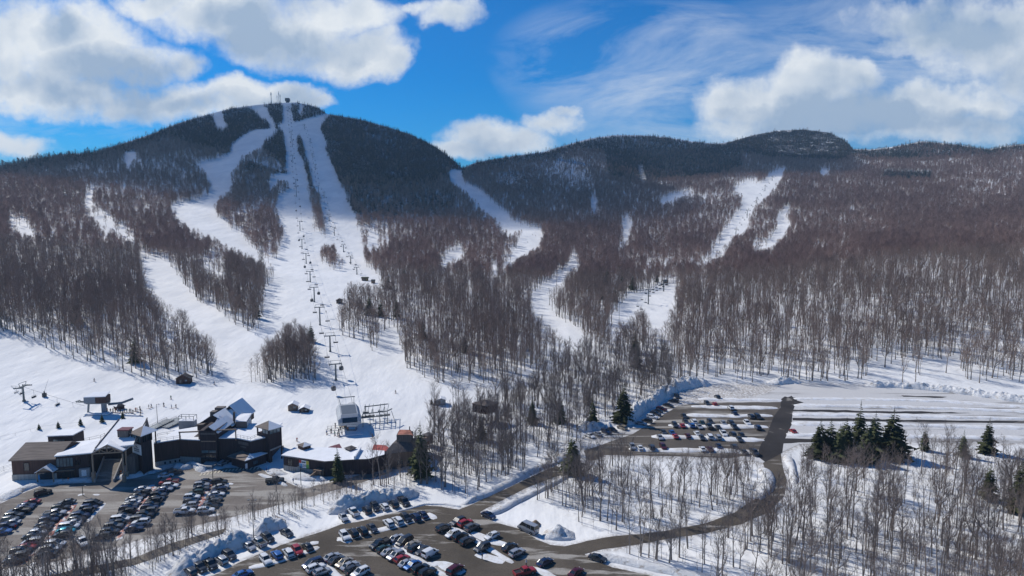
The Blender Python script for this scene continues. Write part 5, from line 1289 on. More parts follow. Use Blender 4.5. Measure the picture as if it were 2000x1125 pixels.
# ---- small dark rental hut behind the hall
hut = thing('equipment_hut', 'small dark flat-roofed hut standing just behind the left hall of the lodge', 'hut', G(118, 872))
h0 = Vector((xat(94.5, 868, 222), 222, 0)); h1 = Vector((xat(143, 868, 222), 222, 0)); zh = zat(222, 852.5)
wallbox(hut, [h0, h1], 0, zh, (0, 6), 'dark_siding')
mb = MB(); mb.slab([(h0.x-.2, 221.8, zh+.3), (h1.x+.2, 221.8, zh+.6), (h1.x+.2, 228.4, zh+.6), (h0.x+.4, 228.4, zh+.3)], .3); part('roof', mb, 'roof_snow', hut)
window(hut, h0, h1, .2, .68, zh-2.0, zh-1.0, 4, 'window_glass'); on_wall(hut, 'door', h0, h1, .80, .9, zh-4, zh-1.6, 'window_glass')
finish(hut)
# ---- ticket and rental building
T = thing('ticket_building', 'dark brown single-storey building with a snowy flat roof and a coloured banner', 'building', G(640, 925))
a0 = G(554.5, 918); a1 = G(636, 931); a2 = G(693, 927); a3 = G(721, 926); a4 = G(752, 917)
PT = [Vector((p.x, p.y, 0)) for p in (a0, a1, a2, a3, a4)]
zt0 = zat(PT[1].y, 900)
bk2 = [Vector((xat(751, 884, PT[4].y+3), PT[4].y+3, 0)), Vector((xat(693, 884, 219.5), 219.5, 0)), Vector((xat(631, 879, 221), 221, 0)), Vector((xat(579, 877, 222), 222, 0))]
mb = MB(); mb.prism(PT+bk2, -.5, zt0-.3); part('wall', mb, 'dark_siding', T)
mb = MB(); over = [p + Vector((0, -.5, 0)) for p in PT]; mb.prism([over[0]-Vector((.5, 0, 0))] + over[1:] + bk2, zt0-.3, zt0+.05); part('roof', mb, 'roof_snow', T)
mb = MB(); mb.path([p+Vector((0, -.02, zt0-.15)) for p in over], .2, 4); part('fascia', mb, 'shingle_dark', T)
mb = MB(); d = Vector((xat(693, 890, PT[2].y), PT[2].y, 0)); mb.prism([d+Vector((-.2, -.6, 0)), d+Vector((.3, -.6, 0)), d+Vector((.3, 8, 0)), d+Vector((-.2, 8, 0))], zt0-.2, zt0+1.1); part('parapet', mb, 'roof_snow', T)
on_wall(T, 'stone_base', PT[0], PT[1], .0, .86, -.5, 1.7, 'stone', .12, .3)
ban = on_wall(T, 'banner', PT[0], PT[1], .385, .62, zt0-3.4, zt0-.9, 'sign_white', .14, .1)
def bits(s0, s1, z0, z1, m, nm='banner_panel'): on_wall(T, nm, PT[0], PT[1], s0, s1, zt0+z0, zt0+z1, m, .18, .04)
bits(.385, .44, -1.9, -.9, 'sign_red'); bits(.555, .62, -3.4, -2.1, 'sign_green'); bits(.555, .62, -2.1, -.9, 'sign_yellow'); bits(.385, .46, -3.4, -2.1, 'sign_blue')
bits(.45, .54, -1.7, -1.35, 'ink_blue', 'lettering'); bits(.47, .55, -2.5, -2.35, 'ink_blue', 'lettering'); bits(.47, .55, -2.9, -2.75, 'ink_blue', 'lettering')
window(T, PT[0], PT[1], .10, .22, zt0-3.4, zt0-1.0, 2, 'window_dark'); window(T, PT[0], PT[1], .14, .28, -.2, 1.8, 3, 'window_glass', 'glass_door'); window(T, PT[0], PT[1], .40, .50, .2, 1.1, 2, 'window_dark')
on_wall(T, 'side_stair', PT[0], PT[1], .80, .98, -.3, 2.6, 'old_timber', 2.0, 1.8)
mb = MB(); a = PT[1]-Vector((2.5, 2.2, 0)); mb.slab([a+Vector((-3, -.3, .2)), a+Vector((-3, 1.2, .2)), a+Vector((0, 1.2, 2.6)), a+Vector((0, -.3, 2.6))], .25); part('stair', mb, 'old_timber', T)
finish(T)
def small_hut(name, lab, px0, px1, Y, pyb, pye, pyt, wall, roof, cat='hut', snow=None, depth=3.6):
    "little square building: footprint seen from px0 to px1 at distance Y, corner towards the camera"
    z0 = zat(Y, pyb); z1 = zat(Y, pye); zt_ = zat(Y+depth/2, pyt)
    x0, x1 = xat(px0, pye, Y), xat(px1, pye, Y)
    o = thing(name, lab, cat, Vector(((x0+x1)/2, Y, z0)))
    cs = [Vector((x0, Y+depth*.25, 0)), Vector(((x0*.45+x1*.55), Y-depth*.25, 0)), Vector((x1, Y+depth*.3, 0)), Vector(((x0*.55+x1*.45), Y+depth*.8, 0))]
    mb = MB(); mb.prism(cs, z0-1, z1); part('wall', mb, wall, o)
    pyramid(o, cs, z1, zt_, roof, .45, snow, 'roof', .12)
    if (px1-px0) > 20: window(o, cs[0], cs[1], .3, .7, z0+.9, min(z1-.3, z0+2.0), 2, 'window_dark')
    finish(o); return o
small_hut('roof_cupola', 'square brown cupola at the left end of the ticket building roof', 580, 605, 219, 876, 870.5, 862, 'brown_siding', 'shingle_brown', 'cupola', ('roof_snow', (1,)))
small_hut('roof_cupola', 'greyish cupola on the ticket building roof beside the purple roof', 673, 693, 218, 884, 876.5, 870.5, 'grey_siding', 'shingle_dark', 'cupola')
pr = thing('shelter', 'steep purple-red roof standing behind the ticket building', 'shelter', Q(650, 880, 224))
mb = MB(); mb.slab([Q(631, 878, 224), Q(672, 882, 222), Q(663, 866.5, 227), Q(644, 872, 226)], .2); part('roof', mb, 'tin_purple', pr)
mb = MB(); k0 = Q(634, 879, 225); k1 = Q(671, 882.5, 223); mb.prism([k0, k1, k1+Vector((-1, 4, 0)), k0+Vector((1, 4, 0))], 0, min(k0.z, k1.z)-.3); part('wall', mb, 'brown_siding', pr); finish(pr)
# ---- weathered timber building on the right
TB = thing('timber_building', 'weathered barn-like building with red tin side roof and orange tin cupola', 'building', Q(790, 905, 218))
z0 = 0
mb = MB(); b0 = Vector((xat(758, 890, 216), 216, 0)); b1 = Vector((xat(815, 890, 219), 219, 0)); bk_ = Vector((2, 12, 0)); zt1 = zat(217, 881)
mb.prism([b0, b1, b1+bk_, b0+bk_], -1, zt1); part('wall', mb, 'old_timber', TB)
mb = MB(); A = Vector((b0.x-1.2, b0.y-.6, zt1-.3)); B = Vector((b1.x+1.0, b1.y-.6, zt1-.3)); zr3 = zat(223, 856)
K0 = Vector((xat(777, 856, 223), 223, zr3)); K1 = Vector((xat(806, 857, 223), 223, zr3)); Cc = B + bk_; Dd = A + bk_
J0 = (A+K0)/2 + Vector((.5, -.2, .9)); J1 = (B+K1)/2 + Vector((-.5, -.2, .9))
mb.slab([A, B, J1, J0], .2); mb.slab([J0, J1, K1, K0], .2); mb.slab([K0, K1, Cc, Dd], .2); mb.slab([A, J0, K0, Dd], .2); mb.slab([B, Cc, K1, J1], .2); part('roof', mb, 'grey_siding', TB)
mb = MB(); c = Q(791, 853, 222); mb.box(c, (5.0, 4, 2.6)); part('cupola_wall', mb, 'grey_siding', TB)
mb = MB(); mb.slab([Q(776, 850, 220), Q(806.5, 850.5, 220), Q(802, 839.5, 223), Q(780, 839, 223)], .15); mb.slab([Q(780, 839, 223), Q(802, 839.5, 223), Q(806.5, 846.5, 226), Q(778, 846, 226)], .15); part('cupola_roof', mb, 'tin_orange', TB)
mb = MB(); mb.tube(Q(800, 845, 223), Q(800, 833, 223), .18, .18, 6); part('chimney', mb, 'steel_dark', TB)
mb = MB(); mb.slab([Q(725.5, 881, 220), Q(769, 881, 218), Q(753, 869.5, 223), Q(730, 868, 225)], .18); part('side_roof', mb, 'tin_red', TB)
mb = MB(); k0 = Q(728, 882, 221); k1 = Q(768, 882, 219); mb.prism([k0, k1, k1+Vector((-1, 4, 0)), k0+Vector((1, 4, 0))], -1, min(k0.z, k1.z)-.3); part('side_wall', mb, 'brown_siding', TB)
window(TB, b0, b1, .3, .5, .8, 2.2, 2, 'window_dark'); on_wall(TB, 'door', b0, b1, .62, .74, -.2, 2.0, 'window_dark'); finish(TB)
# brown cabin in the woods beyond
small_hut('forest_cabin', 'brown cabin half hidden among the bare trees above the timber building', 922, 973, 262, 802, 790, 778, 'brown_siding', 'shingle_brown', 'cabin', None, 8)
small_hut('forest_cabin', 'dark shed behind the evergreen beside the timber building', 826, 845, 236, 862, 850, 845, 'brown_siding', 'shingle_dark', 'shed', None, 4)
def cabin(name, lab, px, pyb, Yz, w, h, rh, wallm, snowroof=True, dep=3.4, rz=0.15, cat='cabin'):
    p = gp(px, pyb) if Yz is None else Q(px, pyb, Yz)
    o = thing(name, lab, cat, p, rz)
    mb = MB(); mb.box((0, 0, h/2-.3), (w, dep, h+.6)); part('wall', mb, wallm, o)
    mb = MB(); e = .4
    for s in (-1, 1): mb.slab([(-w/2-e, s*(dep/2+e), h-.15), (w/2+e, s*(dep/2+e), h-.15), (w/2+e, 0, h+rh), (-w/2-e, 0, h+rh)] if False else [(s*(w/2+e), -dep/2-e, h-.15), (s*(w/2+e), dep/2+e, h-.15), (0, dep/2+e, h+rh), (0, -dep/2-e, h+rh)], .14)
    part('roof', mb, 'shingle_dark' if not snowroof else 'roof_snow', o)
    mb = MB(); mb.grid([[(-w/2, -dep/2+.02, h), (w/2, -dep/2+.02, h), (0, -dep/2+.02, h+rh-.2)], [(-w/2, dep/2-.02, h), (w/2, dep/2-.02, h), (0, dep/2-.02, h+rh-.2)]]); part('gable_wall', mb, wallm, o)
    mb = MB(); mb.box((-w*.18, -dep/2-.03, h*.45), (.9, .08, 1.6)); part('door', mb, 'window_dark', o)
    mb = MB(); mb.box((w*.22, -dep/2-.03, h*.6), (.9, .08, .7)); part('window', mb, 'window_glass', o)
    return o
cabin('warming_hut', 'red-brown hut with a snowy gable at the foot of the left woods', 360, 748, None, 6.0, 2.6, 1.8, 'brown_siding', False)
cabin('storage_shed', 'plain brown shed at the foot of the copse', 573, 800, None, 3.6, 2.4, 1.0, 'old_timber')
cabin('storage_shed', 'lower dark shed right of the plain brown one at the foot of the copse', 595, 803, None, 3.6, 1.6, .9, 'dark_siding')
cabin('storage_shed', 'small dark hut at the right end of the tree line beside the main run', 663, 592, None, 4, 2.4, 1.0, 'dark_siding', False)
cabin('storage_shed', 'grey box shed beside small evergreens at the edge of the base area', 861, 789, None, 4.0, 2.4, .8, 'booth_grey')
# booth with roof deck behind the lodge
bt = thing('container_booth', 'grey container booth with a railed roof deck behind the lodge terrace', 'booth', gp(365, 838))
for o_ in (0,):
    mb = MB(); mb.box((0, 1, 1.6), (5.8, 2.6, 3.2)); part('body', mb, 'booth_grey', bt)
    mb = MB(); mb.box((0, 1, 3.3), (6.0, 2.8, .2)); part('deck', mb, 'roof_snow', bt)
    railing(bt, [(-2.9, -.3, 3.4), (2.9, -.3, 3.4), (2.9, 2.3, 3.4), (-2.9, 2.3, 3.4), (-2.9, -.3, 3.4)], 1.6, 2.9, 'steel_grey', .14, bars=0)
for k, (px, py, w_, lab) in enumerate([(318, 836, 5.0, 'dark snow-ramp tunnel panel left of the grey booth'), (296, 838, 3.6, 'shaded ramp panel next to the lodge tower')]):
    p = gp(px, py); o = thing('carpet_lift_cover', lab, 'carpet lift', p, -.35)
    mb = MB(); mb.slab([(-w_/2, 0, .4), (w_/2, 0, .4), (w_/2+1, 8, 1.6), (-w_/2+1, 8, 1.6)], .2); part('panel', mb, 'steel_grey', o)
    railing(o, [(-w_/2, 0, .3), (-w_/2+1, 8, 1.5)], .7, 2, 'steel_dark'); railing(o, [(w_/2, 0, .3), (w_/2+1, 8, 1.5)], .7, 2, 'steel_dark')
# terrace fences
def fence(name, pts, lab, h=1.2, step=2.4, mat='steel_dark', bars=1, w=.07):
    P = [gp(*p) for p in pts]; o = thing(name, lab, 'fence', P[0])
    r = railing(o, [p-P[0] for p in P], h, step, mat, w, 'rails', bars); return o
fence('deck_fence', [(142, 867), (175, 862), (197, 857), (205, 853)], 'dark rail fence behind the left roofs of the lodge', 1.4)
fence('terrace_fence', [(308, 853), (345, 847), (385, 838)], 'rail along the rear edge of the lodge terrace', 1.2)
fence('rope_fence', [(0, 858), (30, 851), (60, 843), (80, 838), (110, 834), (160, 829)], 'thin rope fence climbing the snow left of the lodge', 1.0, 5, 'steel_grey', 0, .04)
fence('wire_fence', [(-10, 930), (8, 921), (24, 917)], 'wire fence left of the lodge', 1.8, 2, 'steel_grey', 3, .05)
fence('wooden_footbridge_rail', [(538, 1016), (548, 1021), (558, 1025)], 'wooden rail of the small footbridge above the middle lot', 1.3, .8, 'wood_post', 0, .12)
fence('stair_rail', [(562, 1002), (575, 1010), (585, 1016)], 'dark stair rail on the snow bank above the middle lot', 1.1, .8, 'steel_dark', 1, .06)
# ------------------------------------------------------------------ lifts
simple('lift_steel', (.14, .16, .165), .5, .4); simple('cabin_glass', (.02, .025, .03), .1, 0, .9, 0); simple('cabin_shell', (.10, .10, .11), .4, .1); simple('cable', (.10, .10, .11), .6, .3)
simple('cushion', (.03, .035, .05), .8)
def tower_mesh(h, w, frame=True):
    p = MB(); p.tube((0, 0, -1), (0, 0, h), .42, .30, 10); p.tube((0, 0, -.6), (0, 0, .7), .8, .55, 8)
    c = MB(); c.beam((-w/2, 0, h), (w/2, 0, h), .5, .45)
    if frame:
        c.beam((-w/2+.4, 0, h+1.7), (w/2-.4, 0, h+1.7), .14, .14)
        for s in (-1, 1): c.beam((s*(w/2-.9), 0, h), (s*(w/2-.4), 0, h+1.7), .14, .14)
    s = MB()
    for k in (-1, 1):
        s.beam((k*w/2, -2.0, h-.25), (k*w/2, 2.0, h-.05), .22, .30)
        for i in range(6): s.tube((k*w/2-.12, -1.8+.72*i, h+.02), (k*w/2+.12, -1.8+.72*i, h+.02), .24, .24, 8)
    l = MB(); l.path([(.45, .1, 0), (.45, .1, h-.5)], .05, 4)
    for i in range(int(h/1.0)): l.beam((.32, .1, .6+i*1.0), (.58, .1, .6+i*1.0), .04, .04)
    out = []
    for n, m in (('mast', p), ('crossarm', c), ('wheel_train', s), ('ladder', l)):
        me = m.mesh(n, 'lift_steel'); orient(me); out.append((n, me))
    return out
def chair_mesh(seats=4, w=2.2):
    hng = MB(); hng.path([(0, 0, 0), (0, .12, -.6), (0, .15, -1.9), (0, 0, -2.2)], .05, 5); hng.beam((-w/2, 0, -2.2), (w/2, 0, -2.2), .07, .07)
    for s in (-1, 1): hng.path([(s*w/2, 0, -2.2), (s*w/2, -.1, -3.1), (s*w/2, .45, -3.15)], .04, 4)
    st = MB(); st.box((0, .22, -3.08), (w, .5, .10)); st.beam((-w/2, 0, -2.75), (w/2, 0, -2.75), .10, .5)
    bar = MB(); bar.path([(-w/2, 0, -2.55), (-w/2, .65, -2.7), (w/2, .65, -2.7), (w/2, 0, -2.55)], .035, 4)
    a = hng.mesh('hanger', 'lift_steel'); b = st.mesh('seat', 'cushion'); c = bar.mesh('safety_bar', 'lift_steel')
    for m in (a, b, c): orient(m)
    return [('hanger', a), ('seat', b), ('safety_bar', c)]
def cabin_mesh():
    h = MB(); h.path([(0, 0, 0), (0, .15, -.5), (0, .15, -1.4), (0, 0, -1.7)], .06, 5); h.beam((-.5, 0, -1.7), (.5, 0, -1.7), .1, .1)
    s = MB(); rings = []
    for z, k in ((-1.8, .55), (-2.05, .86), (-2.6, 1.0), (-3.3, 1.02), (-3.75, .92), (-3.9, .7)):
        rings.append([(math.cos(a)*k*1.0*(1 if abs(math.cos(a)) > .5 else 1), math.sin(a)*k*1.05, z) for a in [PI/8+i*PI/4 for i in range(8)]])
    s.grid(rings)
    g = MB(); g.grid([[(math.cos(a)*k*1.03, math.sin(a)*k*1.08, z) for a in [PI/8+i*PI/4 for i in range(8)]] for z, k in ((-2.25, .93), (-2.7, 1.0), (-3.15, 1.01))])
    f = MB()
    for i in range(8):
        a = PI/8+i*PI/4; f.path([(math.cos(a)*k*1.05, math.sin(a)*k*1.10, z) for z, k in ((-1.9, .65), (-2.1, .88), (-2.7, 1.01), (-3.3, 1.03), (-3.75, .93))], .04, 4)
    r = []
    for n, m, mt in (('hanger', h, 'lift_steel'), ('body', s, 'cabin_shell'), ('windows', g, 'cabin_glass'), ('frame', f, 'lift_steel')):
        me = m.mesh(n, mt); orient(me); r.append((n, me))
    return r
CH4 = chair_mesh(4, 2.4); CH3 = chair_mesh(3, 1.9); GON = cabin_mesh()
def place(name, parts_, lab, cat, p, rz, group, s=1, few=False):
    o = thing(name, lab, cat, p, rz, group); o.scale = (s,)*3
    for n, me in (parts_[:2] if few else parts_): link(n, me, o)
    return o
def cable(name, pts, r, lab, sag=.012):
    mb = MB(); out = []
    for a, b in zip(pts, pts[1:]):
        L = (b-a).length
        for i in range(8):
            t = i/8; q = a.lerp(b, t); q.z -= 4*sag*L*t*(1-t)*.6; out.append(q)
    out.append(pts[-1]); mb.path(out, r, 4); o = mb.build(name, 'cable', label=lab, cat='cable', group='lift cables'); return out
def along(pts, d):
    L = 0
    for a, b in zip(pts, pts[1:]):
        l = (b-a).length
        if L + l >= d: return a.lerp(b, (d-L)/l), (b-a).normalized()
        L += l
    return pts[-1], (pts[-1]-pts[-2]).normalized()
def lift(nm, words, foot, width, vehicles, step, phase, gondola_every, terminals, scale=1.0, cats='chair', r=.045, where=''):
    "foot: [(px, py of the foot, py of the crossarm)] from the bottom up"
    P = [gp(px, py) for px, py, pt in foot]; tops = []
    dirv = (P[-1] - P[0]); dirv.z = 0; dirv.normalize(); perp = Vector((dirv.y, -dirv.x, 0)); rz = math.atan2(dirv.y, dirv.x) - PI/2
    for i, ((px, py, pt), p) in enumerate(zip(foot, P)):
        h = max(6, zat(p.y, pt) - p.z)
        ord_ = NTH[i] if i < len(NTH) else 'topmost'
        place('lift_tower', [(n, m) for n, m in tower_mesh(h, width)], 'T-shaped lift tower, %s from the bottom of the %s' % (ord_, words), 'lift tower', p, rz, 'towers of the %s' % words)
        tops.append(p + Vector((0, 0, h)))
    lo, hi = terminals; lines = []
    for s in (-1, 1):
        q = [t + perp*s*width/2 for t in tops]
        q = [Vector(lo) + perp*s*width/2] + q + [Vector(hi) + perp*s*width/2]
        lines.append(cable('haul_cable', q, r, '%s haul cable of the %s' % ('left' if s < 0 else 'right', words)))
    n = 0; k = 0
    for s, ln in zip((-1, 1), lines):
        total = sum((b-a).length for a, b in zip(ln, ln[1:])); d = phase*(1 if s < 0 else .45)
        j = 0
        while d < total-10:
            p, dr = along(ln, d); j += 1
            isg = gondola_every and (j % gondola_every == (1 if s < 0 else 2))
            a = rz if s > 0 else rz + PI
            nm2 = NTH[j-1] if j <= 16 else 'number %d' % j
            if j > 16: nm2 = {17: 'seventeenth', 18: 'eighteenth', 19: 'nineteenth', 20: 'twentieth'}.get(j, 'upper')
            side = 'left' if s < 0 else 'right'
            if isg: place('gondola_cabin', GON, 'dark gondola cabin, %s from the bottom, %s cable of the %s' % (nm2, side, words), 'gondola', p, a, 'gondola cabins of the %s' % words)
            else: place('lift_chair', CH4 if width > 4.4 else CH3, 'empty lift chair, %s from the bottom, %s cable of the %s' % (nm2, side, words), 'lift chair', p, a, 'chairs of the %s' % words)
            d += step
    return tops
main = lift('main', 'main lift', [(656,743,711),(645,687,656),(625,635,600),(614,590,561),(606,551,530),(598,515,495),(590,486,467),(586,451,432),(579,384,364),(578,366,350),(572,318,303),(571,287,274),(569,272,257),(563,218,208)], 5.6, None, 42, 34, 4,
            (Q(681, 806, 262), Q(561, 202, 1838)))
right_ = lift('second', 'second lift', [(697,536,522),(685,516,500),(671,491,478),(653,460,444),(643,431,419),(633,386,375),(622,378,362),(616,332,322),(611,308,300),(606,280,272),(595,252,243)], 4.2, None, 38, 20, 0, (Q(709, 543, 628), Q(590, 240, 1640)))
left_ = lift('left', 'beginner lift', [(47,784,755)], 5.0, None, 17, 12, 0, (Q(166, 793, 268), Q(-40, 742, 330)))
rl = lift('right', 'lower right lift', [(1309,628,600),(1266,594,566),(1296,569,549)][1:], 4.0, None, 14, 10, 0, (Q(1245, 600, 480), Q(1301, 549, 660)), r=.03)
ru = lift('upper', 'upper right lift', [(1437,462,448),(1459,425,411),(1478,396,387),(1494,373,363),(1508,353,345)], 4.0, None, 45, 30, 0, (Q(1418, 480, 930), Q(1519, 335, 1640)), r=.04)
# light pole at the clearing
def pole_lamp(px, py, h, lab, heads=3, name='lamp_post'):
    p = gp(px, py); o = thing(name, lab, 'lamp post', p)
    mb = MB(); mb.tube((0, 0, -.3), (0, 0, h), .12, .07, 7); part('pole', mb, 'steel_dark', o)
    for i in range(heads):
        a = i*2*PI/heads; mb = MB(); mb.beam((0, 0, h-.1), (math.cos(a)*.8, math.sin(a)*.8, h+.05), .06, .06); part('arm', mb, 'steel_dark', o)
        mb = MB(); mb.box((math.cos(a)*.9, math.sin(a)*.9, h+.02), (.5, .35, .18), a); part('lamp_head', mb, 'steel_grey', o)
pole_lamp(588, 947, 6, 'black three-headed lamp post on the snow below the ticket building')
pole_lamp(308, 829, 8, 'tall thin lamp pole on the slope behind the lodge', 1)
pole_lamp(496, 1056, 11, 'slim grey light pole between the two snow heaps of the middle lot', 2)
pole_lamp(416, 938, 5, 'short orange-topped pole at the head of the right double row', 1)
pole_lamp(162, 968, 3, 'stub post on a snow patch in the lodge lot', 1)
pole_lamp(1209, 635, 14, 'lone light pole at the left edge of the right lift clearing', 1)
# snow gun
g = thing('snow_gun', 'snow gun with a long slanted lance on the left slope', 'snow gun', gp(87, 775))
mb = MB(); mb.box((0, 0, .8), (1.2, 1.2, 1.6)); mb.tube((0, 0, 1.5), (0, 0, 2.4), .3, .2, 6); part('base', mb, 'steel_dark', g)
mb = MB(); mb.tube((0, 0, 2), (2.2, 0, 7.5), .07, .04, 5); part('lance', mb, 'steel_grey', g)
# base terminal of the main lift
tb = gp(682, 838); TBm = thing('lift_terminal', 'grey bull-nosed lift terminal with glazed roof at the foot of the main lift', 'lift station', tb, math.atan2(main[1].y-main[0].y, main[1].x-main[0].x)-PI/2)
w = 3.7
prof = [(-5.5, 3.3), (-5.7, 4.6), (-5.0, 6.2), (-3.8, 7.0), (4.5, 8.3), (8.5, 7.6), (10, 5.6), (9.6, 4.2)]
mb = MB(); mb.grid([[(s*w*k, y, z) for y, z in prof] for s, k in ((-1, 1.18), (-1, 1.0), (1, 1.0), (1, 1.18))][0:1] + [[(-w, y, z) for y, z in prof], [(w, y, z) for y, z in prof]]); 
mb = MB(); mb.grid([[(-w*1.15, y*.96, 3.3+(z-3.3)*.72) for y, z in prof], [(-w*.86, y, z) for y, z in prof], [(w*.86, y, z) for y, z in prof], [(w*1.15, y*.96, 3.3+(z-3.3)*.72) for y, z in prof]]); part('shell', mb, 'station_grey', TBm)
mb = MB(); mb.slab([(-w*.74, -3.4, 7.14), (w*.74, -3.4, 7.14), (w*.74, 4.2, 8.33), (-w*.74, 4.2, 8.33)], .05); part('roof_glazing', mb, 'steel_grey', TBm)
mb = MB(); mb.face([(-w*.74, -5.80, 4.35), (w*.74, -5.80, 4.35), (w*.74, -5.18, 6.05), (-w*.74, -5.18, 6.05)]); part('front_window', mb, 'window_dark', TBm)
mb = MB(); mb.face([(-w*1.12, -4.0, 4.1), (-w*1.12, 7.5, 4.5), (-w*.93, 6.5, 7.0), (-w*.93, -3.4, 6.0)]); part('side_window', mb, 'steel_grey', TBm)
for s in (-1, 1):
    mb = MB(); mb.box((s*1.2, 3, 1.4), (1.2, 1.6, 4.4)); part('leg', mb, 'concrete', TBm)
    mb = MB(); mb.beam((s*w*.7, 7, 8.0), (s*w*.8, 11, 9.6), .2, .2); part('strut', mb, 'lift_steel', TBm)
mb = MB(); mb.beam((-w*.9, 11, 9.6), (w*.9, 11, 9.6), .28, .28); part('crossbar', mb, 'lift_steel', TBm)
mb = MB(); mb.prism([(-4.2, -7.5), (4.5, -7.5), (4.5, 2), (-4.2, 2)], -.5, .25); part('platform', mb, 'roof_snow', TBm)
o = thing('ticket_hut', 'small white hut in front of the main lift terminal', 'hut', gp(689, 841))
mb = MB(); mb.box((0, 0, 1.0), (3.0, 2.2, 2.2)); part('wall', mb, 'booth_grey', o); mb = MB(); mb.box((0, 0, 2.35), (3.8, 2.9, .6)); part('roof', mb, 'roof_snow', o); mb = MB(); mb.box((0, -1.12, 1.3), (2.2, .06, .8)); part('window', mb, 'sign_blue', o)
# chair parking rail: posts, double rails and hung chairs
rk = thing('carrier_rail', 'dark steel storage rail structure right of the main lift terminal', 'storage rail', gp(735, 832))
o_ = rk.location
def RW(px, py, Y): return Q(px, py, Y) - o_
mb = MB()
for px, py in ((709, 834), (723, 832), (742, 830), (757, 829), (729, 823), (752, 820), (714, 815)):
    a = gp(px, py); mb.beam(a-o_-Vector((0, 0, .5)), Vector((a.x-o_.x, a.y-o_.y, 5.3)), .22, .22)
part('post', mb, 'lift_steel', rk)
mb = MB()
for z, ln in ((5.3, [(709, 834), (729, 832), (757, 829), (766, 824)]), (5.3, [(712, 818), (732, 816), (758, 813)]), (3.6, [(704, 834), (724, 832), (755, 829)])):
    P = [gp(*q)-o_ for q in ln]
    for a, b in zip(P, P[1:]): mb.beam(Vector((a.x, a.y, z)), Vector((b.x, b.y, z)), .3, .35)
for px in (711, 719, 727, 741, 749, 757):
    a = gp(px, 832)-o_; b = gp(px+3, 812)-o_; mb.beam(Vector((a.x, a.y, 5.3)), Vector((b.x, b.y, 5.3)), .16, .16)
part('rails', mb, 'lift_steel', rk)
mb = MB(); a = gp(765, 826)-o_; b = gp(774, 833)-o_; mb.beam(Vector((a.x, a.y, 4.8)), Vector((b.x, b.y, .2)), .15, .15); part('brace', mb, 'lift_steel', rk)
for i, (px, py) in enumerate([(712, 826), (719, 825), (726, 824), (741, 824), (749, 823), (756, 822), (715, 817), (744, 815)]):
    p = gp(px, py); place('lift_chair', CH4, 'parked lift chair, %s from the left on the storage rail' % NTH[i], 'lift chair', p+Vector((0, 0, 5.2)), RNG.uniform(-.3, .3), 'chairs parked on the storage rail')
# queue fence
qf = fence('queue_fence', [(637, 846), (653, 845), (668, 843)], 'queue rail in front of the main lift terminal', 1.5, 1.4, 'steel_dark', 1, .09)
fence('queue_fence', [(640, 840), (655, 839), (668, 837)], 'rear queue rail by the main lift terminal', 1.5, 1.4, 'steel_dark', 1, .09)
# left terminal on legs
lt = gp(193, 806); LT = thing('lift_terminal', 'raised grey and brown lift station on two legs at the foot of the beginner lift', 'lift station', lt, .05)
def LP(px, py, Y): return Q(px, py, Y) - lt
mb = MB(); mb.box((-2.3, 0, 5.6), (4.4, 3.6, 2.6)); part('shell', mb, 'booth_grey', LT)
mb = MB(); mb.box((1.9, .2, 5.7), (4.0, 3.6, 2.8)); part('shell', mb, 'brown_siding', LT)
mb = MB(); mb.slab([(-4.4, -1.9, 7.0), (4.0, -1.9, 7.15), (3.6, 2.4, 8.0), (-2.6, 2.4, 7.8)], .25); part('roof', mb, 'roof_snow', LT)
mb = MB(); mb.box((0, 0, 4.1), (8.4, 2.4, .5)); part('machine_deck', mb, 'steel_grey', LT)
mb = MB(); mb.beam((-4.2, 0, -.5), (-3.6, 0, 4), .5, .6); part('leg', mb, 'steel_grey', LT); mb = MB(); mb.box((2.2, 0, 1.8), (1.5, 1.4, 4.6)); part('leg', mb, 'booth_grey', LT)
mb = MB()
for i in range(3): mb.beam((-8.0+i*.3, -.8+.8*i, 4.6), (-4.0, -.8+.8*i, 4.5), .16, .2)
mb.beam((-8.0, -1, 4.9), (-7.4, 1, 4.9), .3, .3); part('wheel_train', mb, 'lift_steel', LT)
mb = MB(); mb.path([(4.0, 0, 3.4), (9, .4, 3.8), (13, 1.2, 5.2)], .5, 6); part('tail_conveyor', mb, 'steel_grey', LT)
mb = MB(); mb.box((.5, -1, .15), (9, 4, .3)); part('platform', mb, 'roof_snow', LT)
small_hut('operator_hut', 'little brown hut with a pyramid roof behind the beginner lift station', 219, 240, 268, 802, 793, 785, 'brown_siding', 'shingle_dark', 'hut', ('roof_snow', (0,)))
# mid-mountain stations
for px, py, w_, lab in ((713, 548, 9, 'dark green roofed lower station of the second lift'), (729, 553, 5, 'small brown operator hut right of the second lift station'), (1300, 553, 6, 'dark operator hut at the top of the right lift clearing')):
    p = gp(px, py); o = thing('lift_station', lab, 'lift station', p, .1); o.scale = (.75, .75, .7)
    mb = MB(); mb.box((0, 0, 1.4), (w_*.8, 4, 3.4)); part('wall', mb, 'old_timber', o)
    mb = MB(); mb.slab([(-w_/2, -2.8, 3.2), (w_/2, -2.8, 3.2), (w_/2-.5, 0, 4.6), (-w_/2+.5, 0, 4.6)], .2); mb.slab([(-w_/2, 2.8, 3.2), (w_/2, 2.8, 3.2), (w_/2-.5, 0, 4.6), (-w_/2+.5, 0, 4.6)], .2); part('roof', mb, 'steel_dark' if w_ < 9 else 'needles', o)
    if w_ == 9: mb = MB(); mb.box((2.6, -2.1, .9), (2.6, .3, .7)); part('bumper', mb, 'yellow_plastic', o)
